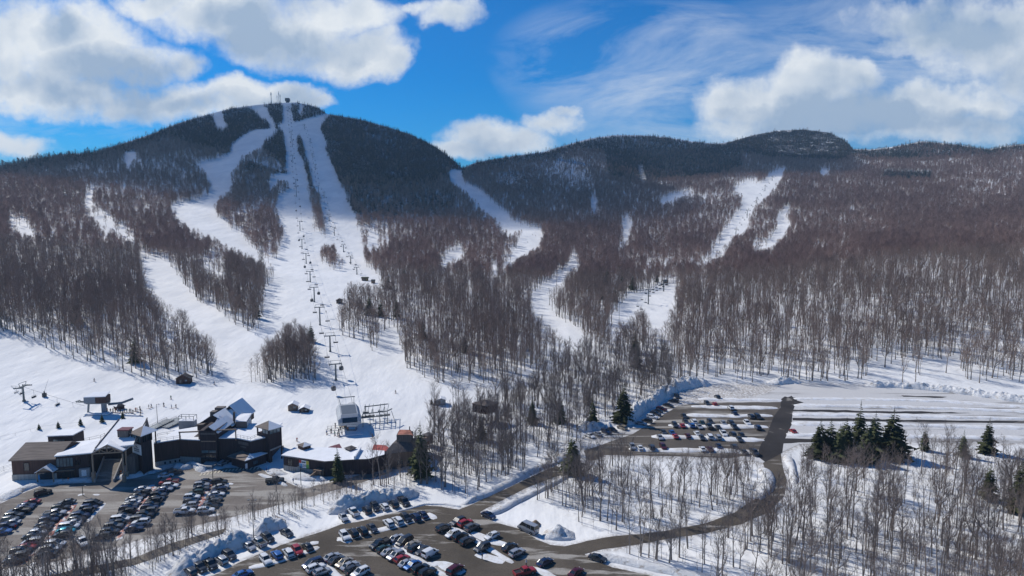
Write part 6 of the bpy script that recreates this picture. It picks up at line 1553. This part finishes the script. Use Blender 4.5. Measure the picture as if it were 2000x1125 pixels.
# summit: top station and masts
p = Q(562, 203, 1838); o = thing('summit_station', 'boxy dark top station on the summit', 'lift station', p)
mb = MB(); mb.box((0, 0, 2), (7, 7, 10)); part('tower', mb, 'steel_dark', o); mb = MB(); mb.box((0, 0, 10), (11, 9, 7)); part('upper_storey', mb, 'grey_siding', o); mb = MB(); mb.box((0, 0, 14), (9, 10, 1.2)); part('roof', mb, 'shingle_dark', o); mb = MB(); mb.box((-12, 0, 0), (9, 5, 3)); part('side_hut', mb, 'dark_siding', o)
for px, pt, r, lab in ((530, 179.5, .9, 'thick radio mast left of the others on the summit'), (541.5, 186, .5, 'short thin mast on the summit'), (544.8, 178.5, .6, 'tallest of the three close masts on the summit'), (547.5, 184, .7, 'rightmost of the three close masts on the summit')):
    p = Q(px, 202, 1842); o = thing('radio_mast', lab, 'mast', p)
    mb = MB(); mb.tube((0, 0, -8), (0, 0, zat(1842, pt)-p.z), r*1.1, r*.8, 6); part('mast', mb, 'steel_grey', o); mb = MB(); z_ = zat(1842, pt)-p.z; mb.box((0, 0, z_*.8), (r*2.6, r*2.6, 4)); part('antenna', mb, 'station_grey', o)
# slope-side little evergreens planted on the bank behind the lodge
for i, (px, py, hh, lab) in enumerate([(76.5, 839, 2.6, 'small planted evergreen, leftmost on the snow behind the lodge'), (114, 836, 3, 'small planted evergreen, second from the left behind the lodge'), (157.5, 831, 3.4, 'small planted evergreen, third from the left behind the lodge'), (199.5, 825, 3.6, 'small planted evergreen, fourth from the left behind the lodge'), (240, 818, 3.4, 'small planted evergreen above the great roof of the lodge'),
     (843, 790, 3, 'little evergreen left of its twin by the grey box shed'), (851, 791, 3.4, 'little evergreen next to the grey box shed')]):
    p = gp(px, py); s = hh/14; o = thing('evergreen_tree', lab, 'evergreen', p, i); o.scale = (s*1.3, s*1.3, s); link('trunk', NCm[1][0], o); link('crown', NCm[1][1], o)
# ------------------------------------------------------------------ people
simple('skin', (.50, .33, .25), .6, 0, .3, 0); simple('dark_trousers', (.025, .027, .035), .8, 0, .2, 0); simple('helmet', (.05, .05, .055), .4, 0, .4, 0); simple('ski_plastic', (.25, .08, .06), .4)
JK = {'black': (.02, .02, .025), 'blue': (.04, .12, .35), 'red': (.40, .03, .03), 'orange': (.5, .18, .03), 'grey': (.2, .2, .22), 'green': (.05, .2, .1), 'white': (.6, .6, .6), 'yellow': (.55, .42, .05)}
for k, c in JK.items(): simple('jacket_'+k, c, .8, 0, .2, .1)
def figure(pose):
    "one skinned body; pose 0 standing, 1 skiing crouch, 2 stride"
    V = {}; E = []; Rr = {}
    def v(n, p, r): V[n] = p; Rr[n] = r
    c = {0: 0, 1: .18, 2: .04}[pose]
    v('pelvis', (0, 0-c*.6, .95-c*.8), .15); v('waist', (0, c*.1, 1.12-c*.8), .14); v('chest', (0, c*.7, 1.36-c*.9), .17); v('neck', (0, c, 1.52-c), .07); v('chin', (0, c*1.1+.01, 1.60-c), .075); v('head', (0, c*1.1, 1.70-c), .105); v('crown', (0, c*1.1-.01, 1.79-c), .06)
    E += [('pelvis', 'waist'), ('waist', 'chest'), ('chest', 'neck'), ('neck', 'chin'), ('chin', 'head'), ('head', 'crown')]
    for s, t in ((-1, 'l'), (1, 'r')):
        st = {0: 0, 1: 0, 2: s*.18}[pose]; wd = .11 if pose != 1 else .16
        v('hip'+t, (s*.10, -c*.6, .88-c*.8), .11); v('knee'+t, (s*wd, c*1.0+st*.7+.03, .48-c*.25), .075); v('ankle'+t, (s*wd, -c*.1+st, .10), .05); v('toe'+t, (s*wd, st+.18, .04), .045)
        v('sh'+t, (s*.19, c*.8, 1.42-c), .075); v('elbow'+t, (s*.28, c*.9+.06+(.12 if pose == 1 else 0), 1.14-c*.8), .052); v('hand'+t, (s*.26, c+.24+(.14 if pose == 1 else 0), 1.02-c*.3), .042); v('fing'+t, (s*.25, c+.31+(.14 if pose == 1 else 0), .99-c*.3), .028)
        E += [('pelvis', 'hip'+t), ('hip'+t, 'knee'+t), ('knee'+t, 'ankle'+t), ('ankle'+t, 'toe'+t), ('chest', 'sh'+t), ('sh'+t, 'elbow'+t), ('elbow'+t, 'hand'+t), ('hand'+t, 'fing'+t)]
    names = list(V); me = bpy.data.meshes.new('figure_base'); me.from_pydata([V[n] for n in names], [(names.index(a), names.index(b)) for a, b in E], [])
    o = bpy.data.objects.new('figure_tmp', me); COL.objects.link(o); md = o.modifiers.new('s', 'SKIN'); 
    for i, n in enumerate(names): me.skin_vertices[0].data[i].radius = (Rr[n], Rr[n]); me.skin_vertices[0].data[i].use_root = (n == 'pelvis')
    o.modifiers.new('d', 'SUBSURF').levels = 1
    dg = bpy.context.evaluated_depsgraph_get(); out = bpy.data.meshes.new_from_object(o.evaluated_get(dg)); bpy.data.objects.remove(o); bpy.data.meshes.remove(me)
    out.name = 'person'; out.materials.clear()
    for m in ('skin', 'jacket_black', 'dark_trousers', 'helmet'): out.materials.append(MATS[m])
    zt = V['crown'][2]; zp = V['pelvis'][2]
    for p in out.polygons:
        z = p.center.z; hand = abs(p.center.x) > .2 and z < V['handl'][2]+.03 and z > V['fingl'][2]-.08
        p.material_index = 3 if z > V['head'][2]+.0 else (0 if z > V['neck'][2]+.01 else (2 if z < zp+.02 and not abs(p.center.x) > .22 else (3 if hand else 1)))
        p.use_smooth = True
    return out
FIG = [figure(i) for i in range(3)]
sk = MB()
for s in (-1, 1): sk.grid([[(s*.14-.05, y, z), (s*.14+.05, y, z), (s*.14+.05, y, z+.02), (s*.14-.05, y, z+.02)] for y, z in ((-.75, .02), (.7, .02), (.85, .05), (.95, .12))])
SKI = sk.mesh('skis', 'ski_plastic'); orient(SKI)
pl = MB()
for s in (-1, 1): pl.tube((s*.27, .28, 1.02), (s*.36, .0, .04), .014, .01, 4)
POLE = pl.mesh('ski_poles', 'steel_dark'); orient(POLE)
def person(px, py, pose, jk, label, rz, group, skis=True, s=1.0):
    p = gp(px, py); o = bpy.data.objects.new('person', FIG[pose]); COL.objects.link(o); o.location = p + Vector((0, 0, .04)); o.rotation_euler[2] = rz; o.scale = (s,)*3
    tag(o, label, 'person', group)
    o.material_slots[1].link = 'OBJECT'; o.material_slots[1].material = MATS['jacket_'+jk]
    if skis: link('skis', SKI, o); link('ski_poles', POLE, o)
SK = 'skiers on the slopes'
for px, py, pose, jk, rz, lab in [(184,745,1,'black',-2.2,'skier in black alone on the upper left slope'), (419,752,2,'grey',1.2,'skier in grey below the red-brown hut'), (773,768,1,'black',2.8,'skier in black on the lower main run'),
    (728,856,0,'black',2.2,'skier in dark clothes right of the main lift queue'), (580,862,1,'red',-2.6,'skier in a red jacket between the lodge tower and the ticket building'), (553,879,0,'black',.4,'person in dark clothes at the corner of the lodge tower'),
    (334,780,0,'green',.3,'skier highest of the small group behind the lodge'), (320,794,0,'black',.3,'dark skier left of the pair behind the lodge'), (335,798,0,'blue',-.8,'skier in blue below the highest one behind the lodge'), (344,797,0,'black',1.2,'rightmost small skier behind the lodge'),
    (291,798,0,'black',2.0,'tall dark skier right of the beginner lift line'), (296,796,1,'grey',1.0,'skier in grey beside the tall dark one'), (637,611,1,'black',-2.9,'skier near the main lift halfway down'), (1040,459,1,'black',2.6,'upper skier on the winding run'), (1046,461,1,'red',2.6,'right skier on the winding run'), (1031,474,1,'black',2.6,'lower skier on the winding run')]:
    person(px, py, pose, jk, lab, rz, SK)
QL = 'people queueing at the beginner lift'
cols = ['red', 'black', 'grey', 'red', 'white', 'black', 'blue', 'black', 'green', 'black', 'grey', 'black', 'red', 'orange', 'black']
for i, (px, py) in enumerate([(210,805),(216,806),(221,805),(226,806),(230,806),(236,807),(240,808),(243,806),(248,806),(253,806),(256,806),(260,808),(265,804),(268,804),(275,806)]):
    person(px, py, 0, cols[i], 'person in %s, %s from the left in the beginner lift queue' % (cols[i], NTH[i]), 1.4 + .3*math.sin(i*5), QL)
person(273.5, 801, 0, 'black', 'person in black behind the end of the beginner lift queue', 1.2, QL); person(275, 812, 2, 'black', 'person in black in front of the end of the beginner lift queue', 1.2, QL)
QM = 'people queueing at the main lift'
cols = ['blue', 'black', 'green', 'black', 'black', 'grey', 'black', 'black', 'yellow', 'black', 'orange', 'black', 'yellow', 'orange', 'black', 'black']
for i, (px, py) in enumerate([(638.5,849),(647,846),(654,851),(660,852),(663,854),(668,851),(662,846),(655,834),(664,838),(667,836),(670,839),(665,842),(673,837),(679,843),(676,841),(682,840)]):
    person(px, py, 0, cols[i], 'person in %s, %s from the left in the main lift queue' % (cols[i], NTH[min(i, 15)]), .3*math.sin(i*3), QM)
WK = 'people walking in the parking lots'
for px, py, jk, lab in [(942, 1093, 'black', 'person walking beside the dark SUV in the right double row'), (1028, 1106, 'white', 'person in white by the snow at the lower parking lane'), (31, 1036, 'red', 'person at the back of a car in the leftmost lodge row'), (521, 922, 'blue', 'person in blue by the kerb near the lodge tower'), (573, 944, 'blue', 'person in blue on the snow below the ticket building')]:
    person(px, py, 2, jk, lab, 1.0, WK, False)
o = thing('traffic_barrel', 'orange barrel by the lodge connector doors', 'barrel', G(134, 939, .05))
mb = MB(); mb.tube((0, 0, 0), (0, 0, 1.0), .32, .26, 10); part('drum', mb, 'orange_plastic', o); mb = MB(); mb.tube((0, 0, .4), (0, 0, .6), .31, .30, 10, cap=False); part('stripe', mb, 'sign_white', o)
o = thing('traffic_barrel', 'orange barrel on the snow right of the ramp', 'barrel', G(236, 925, .3))
mb = MB(); mb.tube((0, 0, 0), (0, 0, 1.0), .32, .26, 10); part('drum', mb, 'orange_plastic', o); mb = MB(); mb.tube((0, 0, .4), (0, 0, .6), .31, .30, 10, cap=False); part('stripe', mb, 'sign_white', o)
# ------------------------------------------------------------------ sun, sky, air
SUN_AZ = (-.82, .57); SUN_EL = R(41)
h_ = math.hypot(*SUN_AZ)
sdir = Vector((SUN_AZ[0]/h_*math.cos(SUN_EL), SUN_AZ[1]/h_*math.cos(SUN_EL), math.sin(SUN_EL)))
sl = bpy.data.lights.new('sun', 'SUN'); so = bpy.data.objects.new('sun', sl); COL.objects.link(so)
sl.energy = 4.2; sl.angle = R(.5); sl.color = (1, .955, .88)
so.rotation_euler = sdir.to_track_quat('Z', 'Y').to_euler(); so.location = (0, 0, 400)
world = bpy.data.worlds.new('World'); scene.world = world; world.use_nodes = True
nt = world.node_tree; nt.nodes.clear(); L = nt.links.new
out = nt.nodes.new('ShaderNodeOutputWorld'); bg = nt.nodes.new('ShaderNodeBackground'); L(bg.outputs[0], out.inputs[0]); bg.inputs[1].default_value = 1
sky = nt.nodes.new('ShaderNodeTexSky'); sky.sky_type = 'NISHITA'; sky.sun_disc = False; sky.sun_elevation = SUN_EL
sky.sun_rotation = math.atan2(sdir.x, sdir.y); sky.altitude = 900; sky.air_density = 1.0; sky.dust_density = .25; sky.ozone_density = 3.0
def M(op, a, b=None, c=None, clamp=False):
    n = nt.nodes.new('ShaderNodeMath'); n.operation = op; n.use_clamp = clamp
    for i, v in enumerate((a, b, c)):
        if v is None: continue
        if hasattr(v, 'is_output'): L(v, n.inputs[i])
        else: n.inputs[i].default_value = v
    return n.outputs[0]
def VM(op, a, b=None):
    n = nt.nodes.new('ShaderNodeVectorMath'); n.operation = op
    for i, v in enumerate((a, b)):
        if v is None: continue
        if hasattr(v, 'is_output'): L(v, n.inputs[i])
        else: n.inputs[i].default_value = v
    return n.outputs[0]
tc = nt.nodes.new('ShaderNodeTexCoord'); D = tc.outputs['Generated']
sp = nt.nodes.new('ShaderNodeSeparateXYZ'); L(D, sp.inputs[0])
yy = M('MAXIMUM', M('ABSOLUTE', sp.outputs[1]), .05)
U = M('DIVIDE', sp.outputs[0], yy); V = M('DIVIDE', sp.outputs[2], yy)
cb = nt.nodes.new('ShaderNodeCombineXYZ'); L(U, cb.inputs[0]); L(V, cb.inputs[1]); UV = cb.outputs[0]
def noise_(vec, scale, det, rough, off=(0, 0, 0), sc=(1, 1, 1), dist=0):
    mp = nt.nodes.new('ShaderNodeMapping'); L(vec, mp.inputs[0]); mp.inputs['Location'].default_value = off; mp.inputs['Scale'].default_value = sc; mp.inputs['Rotation'].default_value = (0, 0, -.3 if sc[1] > 2 else 0)
    n = nt.nodes.new('ShaderNodeTexNoise'); n.inputs['Scale'].default_value = scale; n.inputs['Detail'].default_value = det; n.inputs['Roughness'].default_value = rough; n.inputs['Distortion'].default_value = dist
    L(mp.outputs[0], n.inputs['Vector']); return n.outputs[0]
# directions wobble a little so that cloud outlines billow
wx = M('MULTIPLY', M('SUBTRACT', noise_(UV, 5.5, 7, .6), .5), .16); wy = M('MULTIPLY', M('SUBTRACT', noise_(UV, 5.5, 7, .6, (7, 3, 1)), .5), .12)
cb2 = nt.nodes.new('ShaderNodeCombineXYZ'); L(M('ADD', U, wx), cb2.inputs[0]); L(M('ADD', V, wy), cb2.inputs[1]); UW = cb2.outputs[0]
su = nt.nodes.new('ShaderNodeSeparateXYZ'); L(UW, su.inputs[0])
def uvp(px, py): a, b = ray(px, py); return a, b
CUM = [ # px, py, rx, ry (photo pixels), weight
 (50,110,170,82,1.0),(190,95,120,72,1.0),(285,125,72,48,1.0),(130,185,190,42,1.0),(300,200,160,36,1.0),(20,55,60,40,.8),
 (470,190,140,30,1.05),(565,182,70,27,1.05),(610,200,46,22,1.0),(400,215,110,26,.9),
 (330,8,80,26,1.0),(440,22,150,50,1.0),(560,66,150,58,1.0),(680,92,110,48,1.05),(745,112,55,32,1.0),(650,18,110,44,1.0),(870,22,68,34,.95),(805,8,40,16,.8),
 (25,290,72,26,.85),(945,275,66,34,1.05),(1000,285,70,24,.9),(1075,255,50,20,.8),(1105,236,26,12,.8),(905,300,50,22,.9),
 (1455,190,95,52,.95),(1580,165,90,50,1.05),(1660,150,60,30,.95),(1650,215,190,42,1.0),(1850,195,90,42,1.0),(1930,195,70,36,.95),(1800,240,200,32,.85),(1480,240,110,30,.75),
 (1790,30,110,36,.85),(1920,60,130,62,.95),(1830,75,100,34,.85),(2030,120,80,60,.8)]
fld = None; shd = None
for px, py, rx, ry, w in CUM:
    a, b_ = uvp(px, py); rx /= F*.985; ry /= F*.985
    du = M('DIVIDE', M('SUBTRACT', su.outputs[0], a), rx*1.18); dv = M('DIVIDE', M('SUBTRACT', su.outputs[1], b_), ry*1.18)
    d2 = M('ADD', M('MULTIPLY', du, du), M('MULTIPLY', dv, dv))
    v = M('MULTIPLY', M('SUBTRACT', 1.0, d2), w)
    fld = v if fld is None else M('MAXIMUM', fld, v)
nz = noise_(UV, 9, 9, .62, (2, 5, 0))
dens = M('ADD', fld, M('ADD', M('MULTIPLY', M('SUBTRACT', nz, .5), 2.0), M('MULTIPLY', M('SUBTRACT', noise_(UV, 34, 6, .6, (4, 1, 0)), .5), .7)))
cum = nt.nodes.new('ShaderNodeMapRange'); cum.interpolation_type = 'SMOOTHSTEP'; L(dens, cum.inputs[0]); cum.inputs[1].default_value = -.22; cum.inputs[2].default_value = .88
# thin streaked cirrus veils
ci = noise_(UV, 3.0, 10, .66, (1, 2, 0), (1.0, 3.6, 1), .9)
def veil(px, py, rx, ry):
    a, b_ = uvp(px, py); rx /= F; ry /= F
    du = M('DIVIDE', M('SUBTRACT', U, a), rx); dv = M('DIVIDE', M('SUBTRACT', V, b_), ry)
    return M('SUBTRACT', 1.0, M('ADD', M('MULTIPLY', du, du), M('MULTIPLY', dv, dv)), clamp=True)
vv = None
for q in ((1300,150,330,150),(1750,110,420,170),(1500,250,500,90),(1150,120,200,120),(150,260,300,90),(1330,60,200,60),(1950,240,300,120)):
    k = veil(*q); vv = k if vv is None else M('MAXIMUM', vv, k)
cir = M('MULTIPLY', M('MULTIPLY', M('SUBTRACT', ci, .36), 3.2, clamp=True), vv, clamp=True)
cir = M('MULTIPLY', cir, .62)
alpha = M('SUBTRACT', 1.0, M('MULTIPLY', M('SUBTRACT', 1.0, M('MULTIPLY', cum.outputs[0], .97)), M('SUBTRACT', 1.0, cir)))
# bright rims towards the sun, grey bellies
body = noise_(UV, 5.0, 6, .50, (2.0, 5.0, 0))
up = noise_(UV, 5.0, 6, .50, (2.02, 4.96, 0))
lit = M('ADD', M('MULTIPLY', M('SUBTRACT', body, up), 3.2), M('SUBTRACT', 1.12, M('MULTIPLY', fld, .52)), clamp=True)
bel = None
for px, py, rx, ry, w in ((235,140,130,36,1.),(130,70,60,26,.7),(150,175,120,22,.6),(570,82,140,34,.9),(455,35,90,22,.5),(430,205,110,16,.6),(1600,222,180,30,1.),(1850,235,150,26,.9),(1700,180,60,26,.5),(1860,50,120,44,.6),(950,300,50,16,.5)):
    a, b_ = uvp(px, py); rx /= F; ry /= F
    du = M('DIVIDE', M('SUBTRACT', su.outputs[0], a), rx*1.4); dv = M('DIVIDE', M('SUBTRACT', su.outputs[1], b_), ry*1.5)
    k = M('MULTIPLY', M('SUBTRACT', 1.0, M('ADD', M('MULTIPLY', du, du), M('MULTIPLY', dv, dv)), clamp=True), w); bel = k if bel is None else M('MAXIMUM', bel, k)
lit = M('SUBTRACT', lit, M('MULTIPLY', M('MULTIPLY', bel, noise_(UV, 9.0, 6, .6, (3, 3, 0))), 1.7), clamp=True)
crp = nt.nodes.new('ShaderNodeValToRGB'); L(lit, crp.inputs[0]); e = crp.color_ramp.elements
e[0].position = .15; e[0].color = (.38, .49, .64, 1); e[1].position = .95; e[1].color = (.86, .90, .93, 1)
skm = VM('SCALE', sky.outputs[0]); nt.nodes[-1].inputs['Scale'].default_value = .085
tint = VM('MULTIPLY', skm, (.05, .65, 1.2))
mx = nt.nodes.new('ShaderNodeMix'); mx.data_type = 'RGBA'; L(alpha, mx.inputs[0]); L(tint, mx.inputs[6]); L(crp.outputs[0], mx.inputs[7])
L(mx.outputs[2], bg.inputs[0])

# passing clouds above the frame that shade the upper mountain, and the air between
import bmesh
def cloud(label, tx, ty, tz, rx, ry, rz_, alt, dens, seed):
    t = (alt-tz)/sdir.z; c = Vector((tx, ty, tz)) + sdir*t
    bm = bmesh.new(); bmesh.ops.create_icosphere(bm, subdivisions=4, radius=1)
    for v in bm.verts:
        k = 1 + .30*float(fbm(np.float64(v.co.x*1.6+seed*3.1), np.float64(v.co.y*1.6+v.co.z), 3, 2)); v.co = Vector((v.co.x*rx*k, v.co.y*ry*k, max(-.35, v.co.z)*rz_*k))
    me = bpy.data.meshes.new('cloud'); bm.to_mesh(me); bm.free()
    m = bpy.data.materials.new('cloud_vapour_%d' % seed); m.use_nodes = True; n = m.node_tree; n.nodes.clear()
    pv = n.nodes.new('ShaderNodeVolumePrincipled'); mo = n.nodes.new('ShaderNodeOutputMaterial'); n.links.new(pv.outputs[0], mo.inputs['Volume'])
    pv.inputs['Color'].default_value = (.95, .97, 1, 1); pv.inputs['Density'].default_value = dens; pv.inputs['Anisotropy'].default_value = .3
    me.materials.append(m); link('cloud', me, None, c, kind='stuff', label=label, cat='cloud')
cloud('white cloud above the frame shading the main mountain', -430, 1500, 220, 620, 430, 170, 1150, .006, 1)
cloud('white cloud above the frame shading the cliffs right of the saddle', 380, 1830, 260, 420, 210, 130, 1150, .006, 2)
hb = MB(); hb.grid([[(-4500, -1500, -61.5), (4500, -1500, -61.5), (4500, 9500, -61.5), (-4500, 9500, -61.5)], [(-4500, -1500, 450), (4500, -1500, 450), (4500, 9500, 450), (-4500, 9500, 450)]])
hm = bpy.data.materials.new('haze'); hm.use_nodes = True; n = hm.node_tree; n.nodes.clear(); pv = n.nodes.new('ShaderNodeVolumePrincipled'); mo = n.nodes.new('ShaderNodeOutputMaterial'); n.links.new(pv.outputs[0], mo.inputs['Volume'])
pv.inputs['Color'].default_value = (.50, .74, 1, 1); pv.inputs['Density'].default_value = .00008; pv.inputs['Anisotropy'].default_value = .1
MATS['haze'] = hm; ho = hb.build('haze', 'haze', kind='stuff'); orient(ho.data)
vs = scene.view_settings; vs.view_transform = 'Standard'; vs.look = 'None'; vs.exposure = 0; vs.gamma = 1
scene.cycles.max_bounces = 5; scene.cycles.diffuse_bounces = 2; scene.cycles.glossy_bounces = 2; scene.cycles.transparent_max_bounces = 6; scene.cycles.volume_bounces = 0
scene.cycles.use_denoising = True
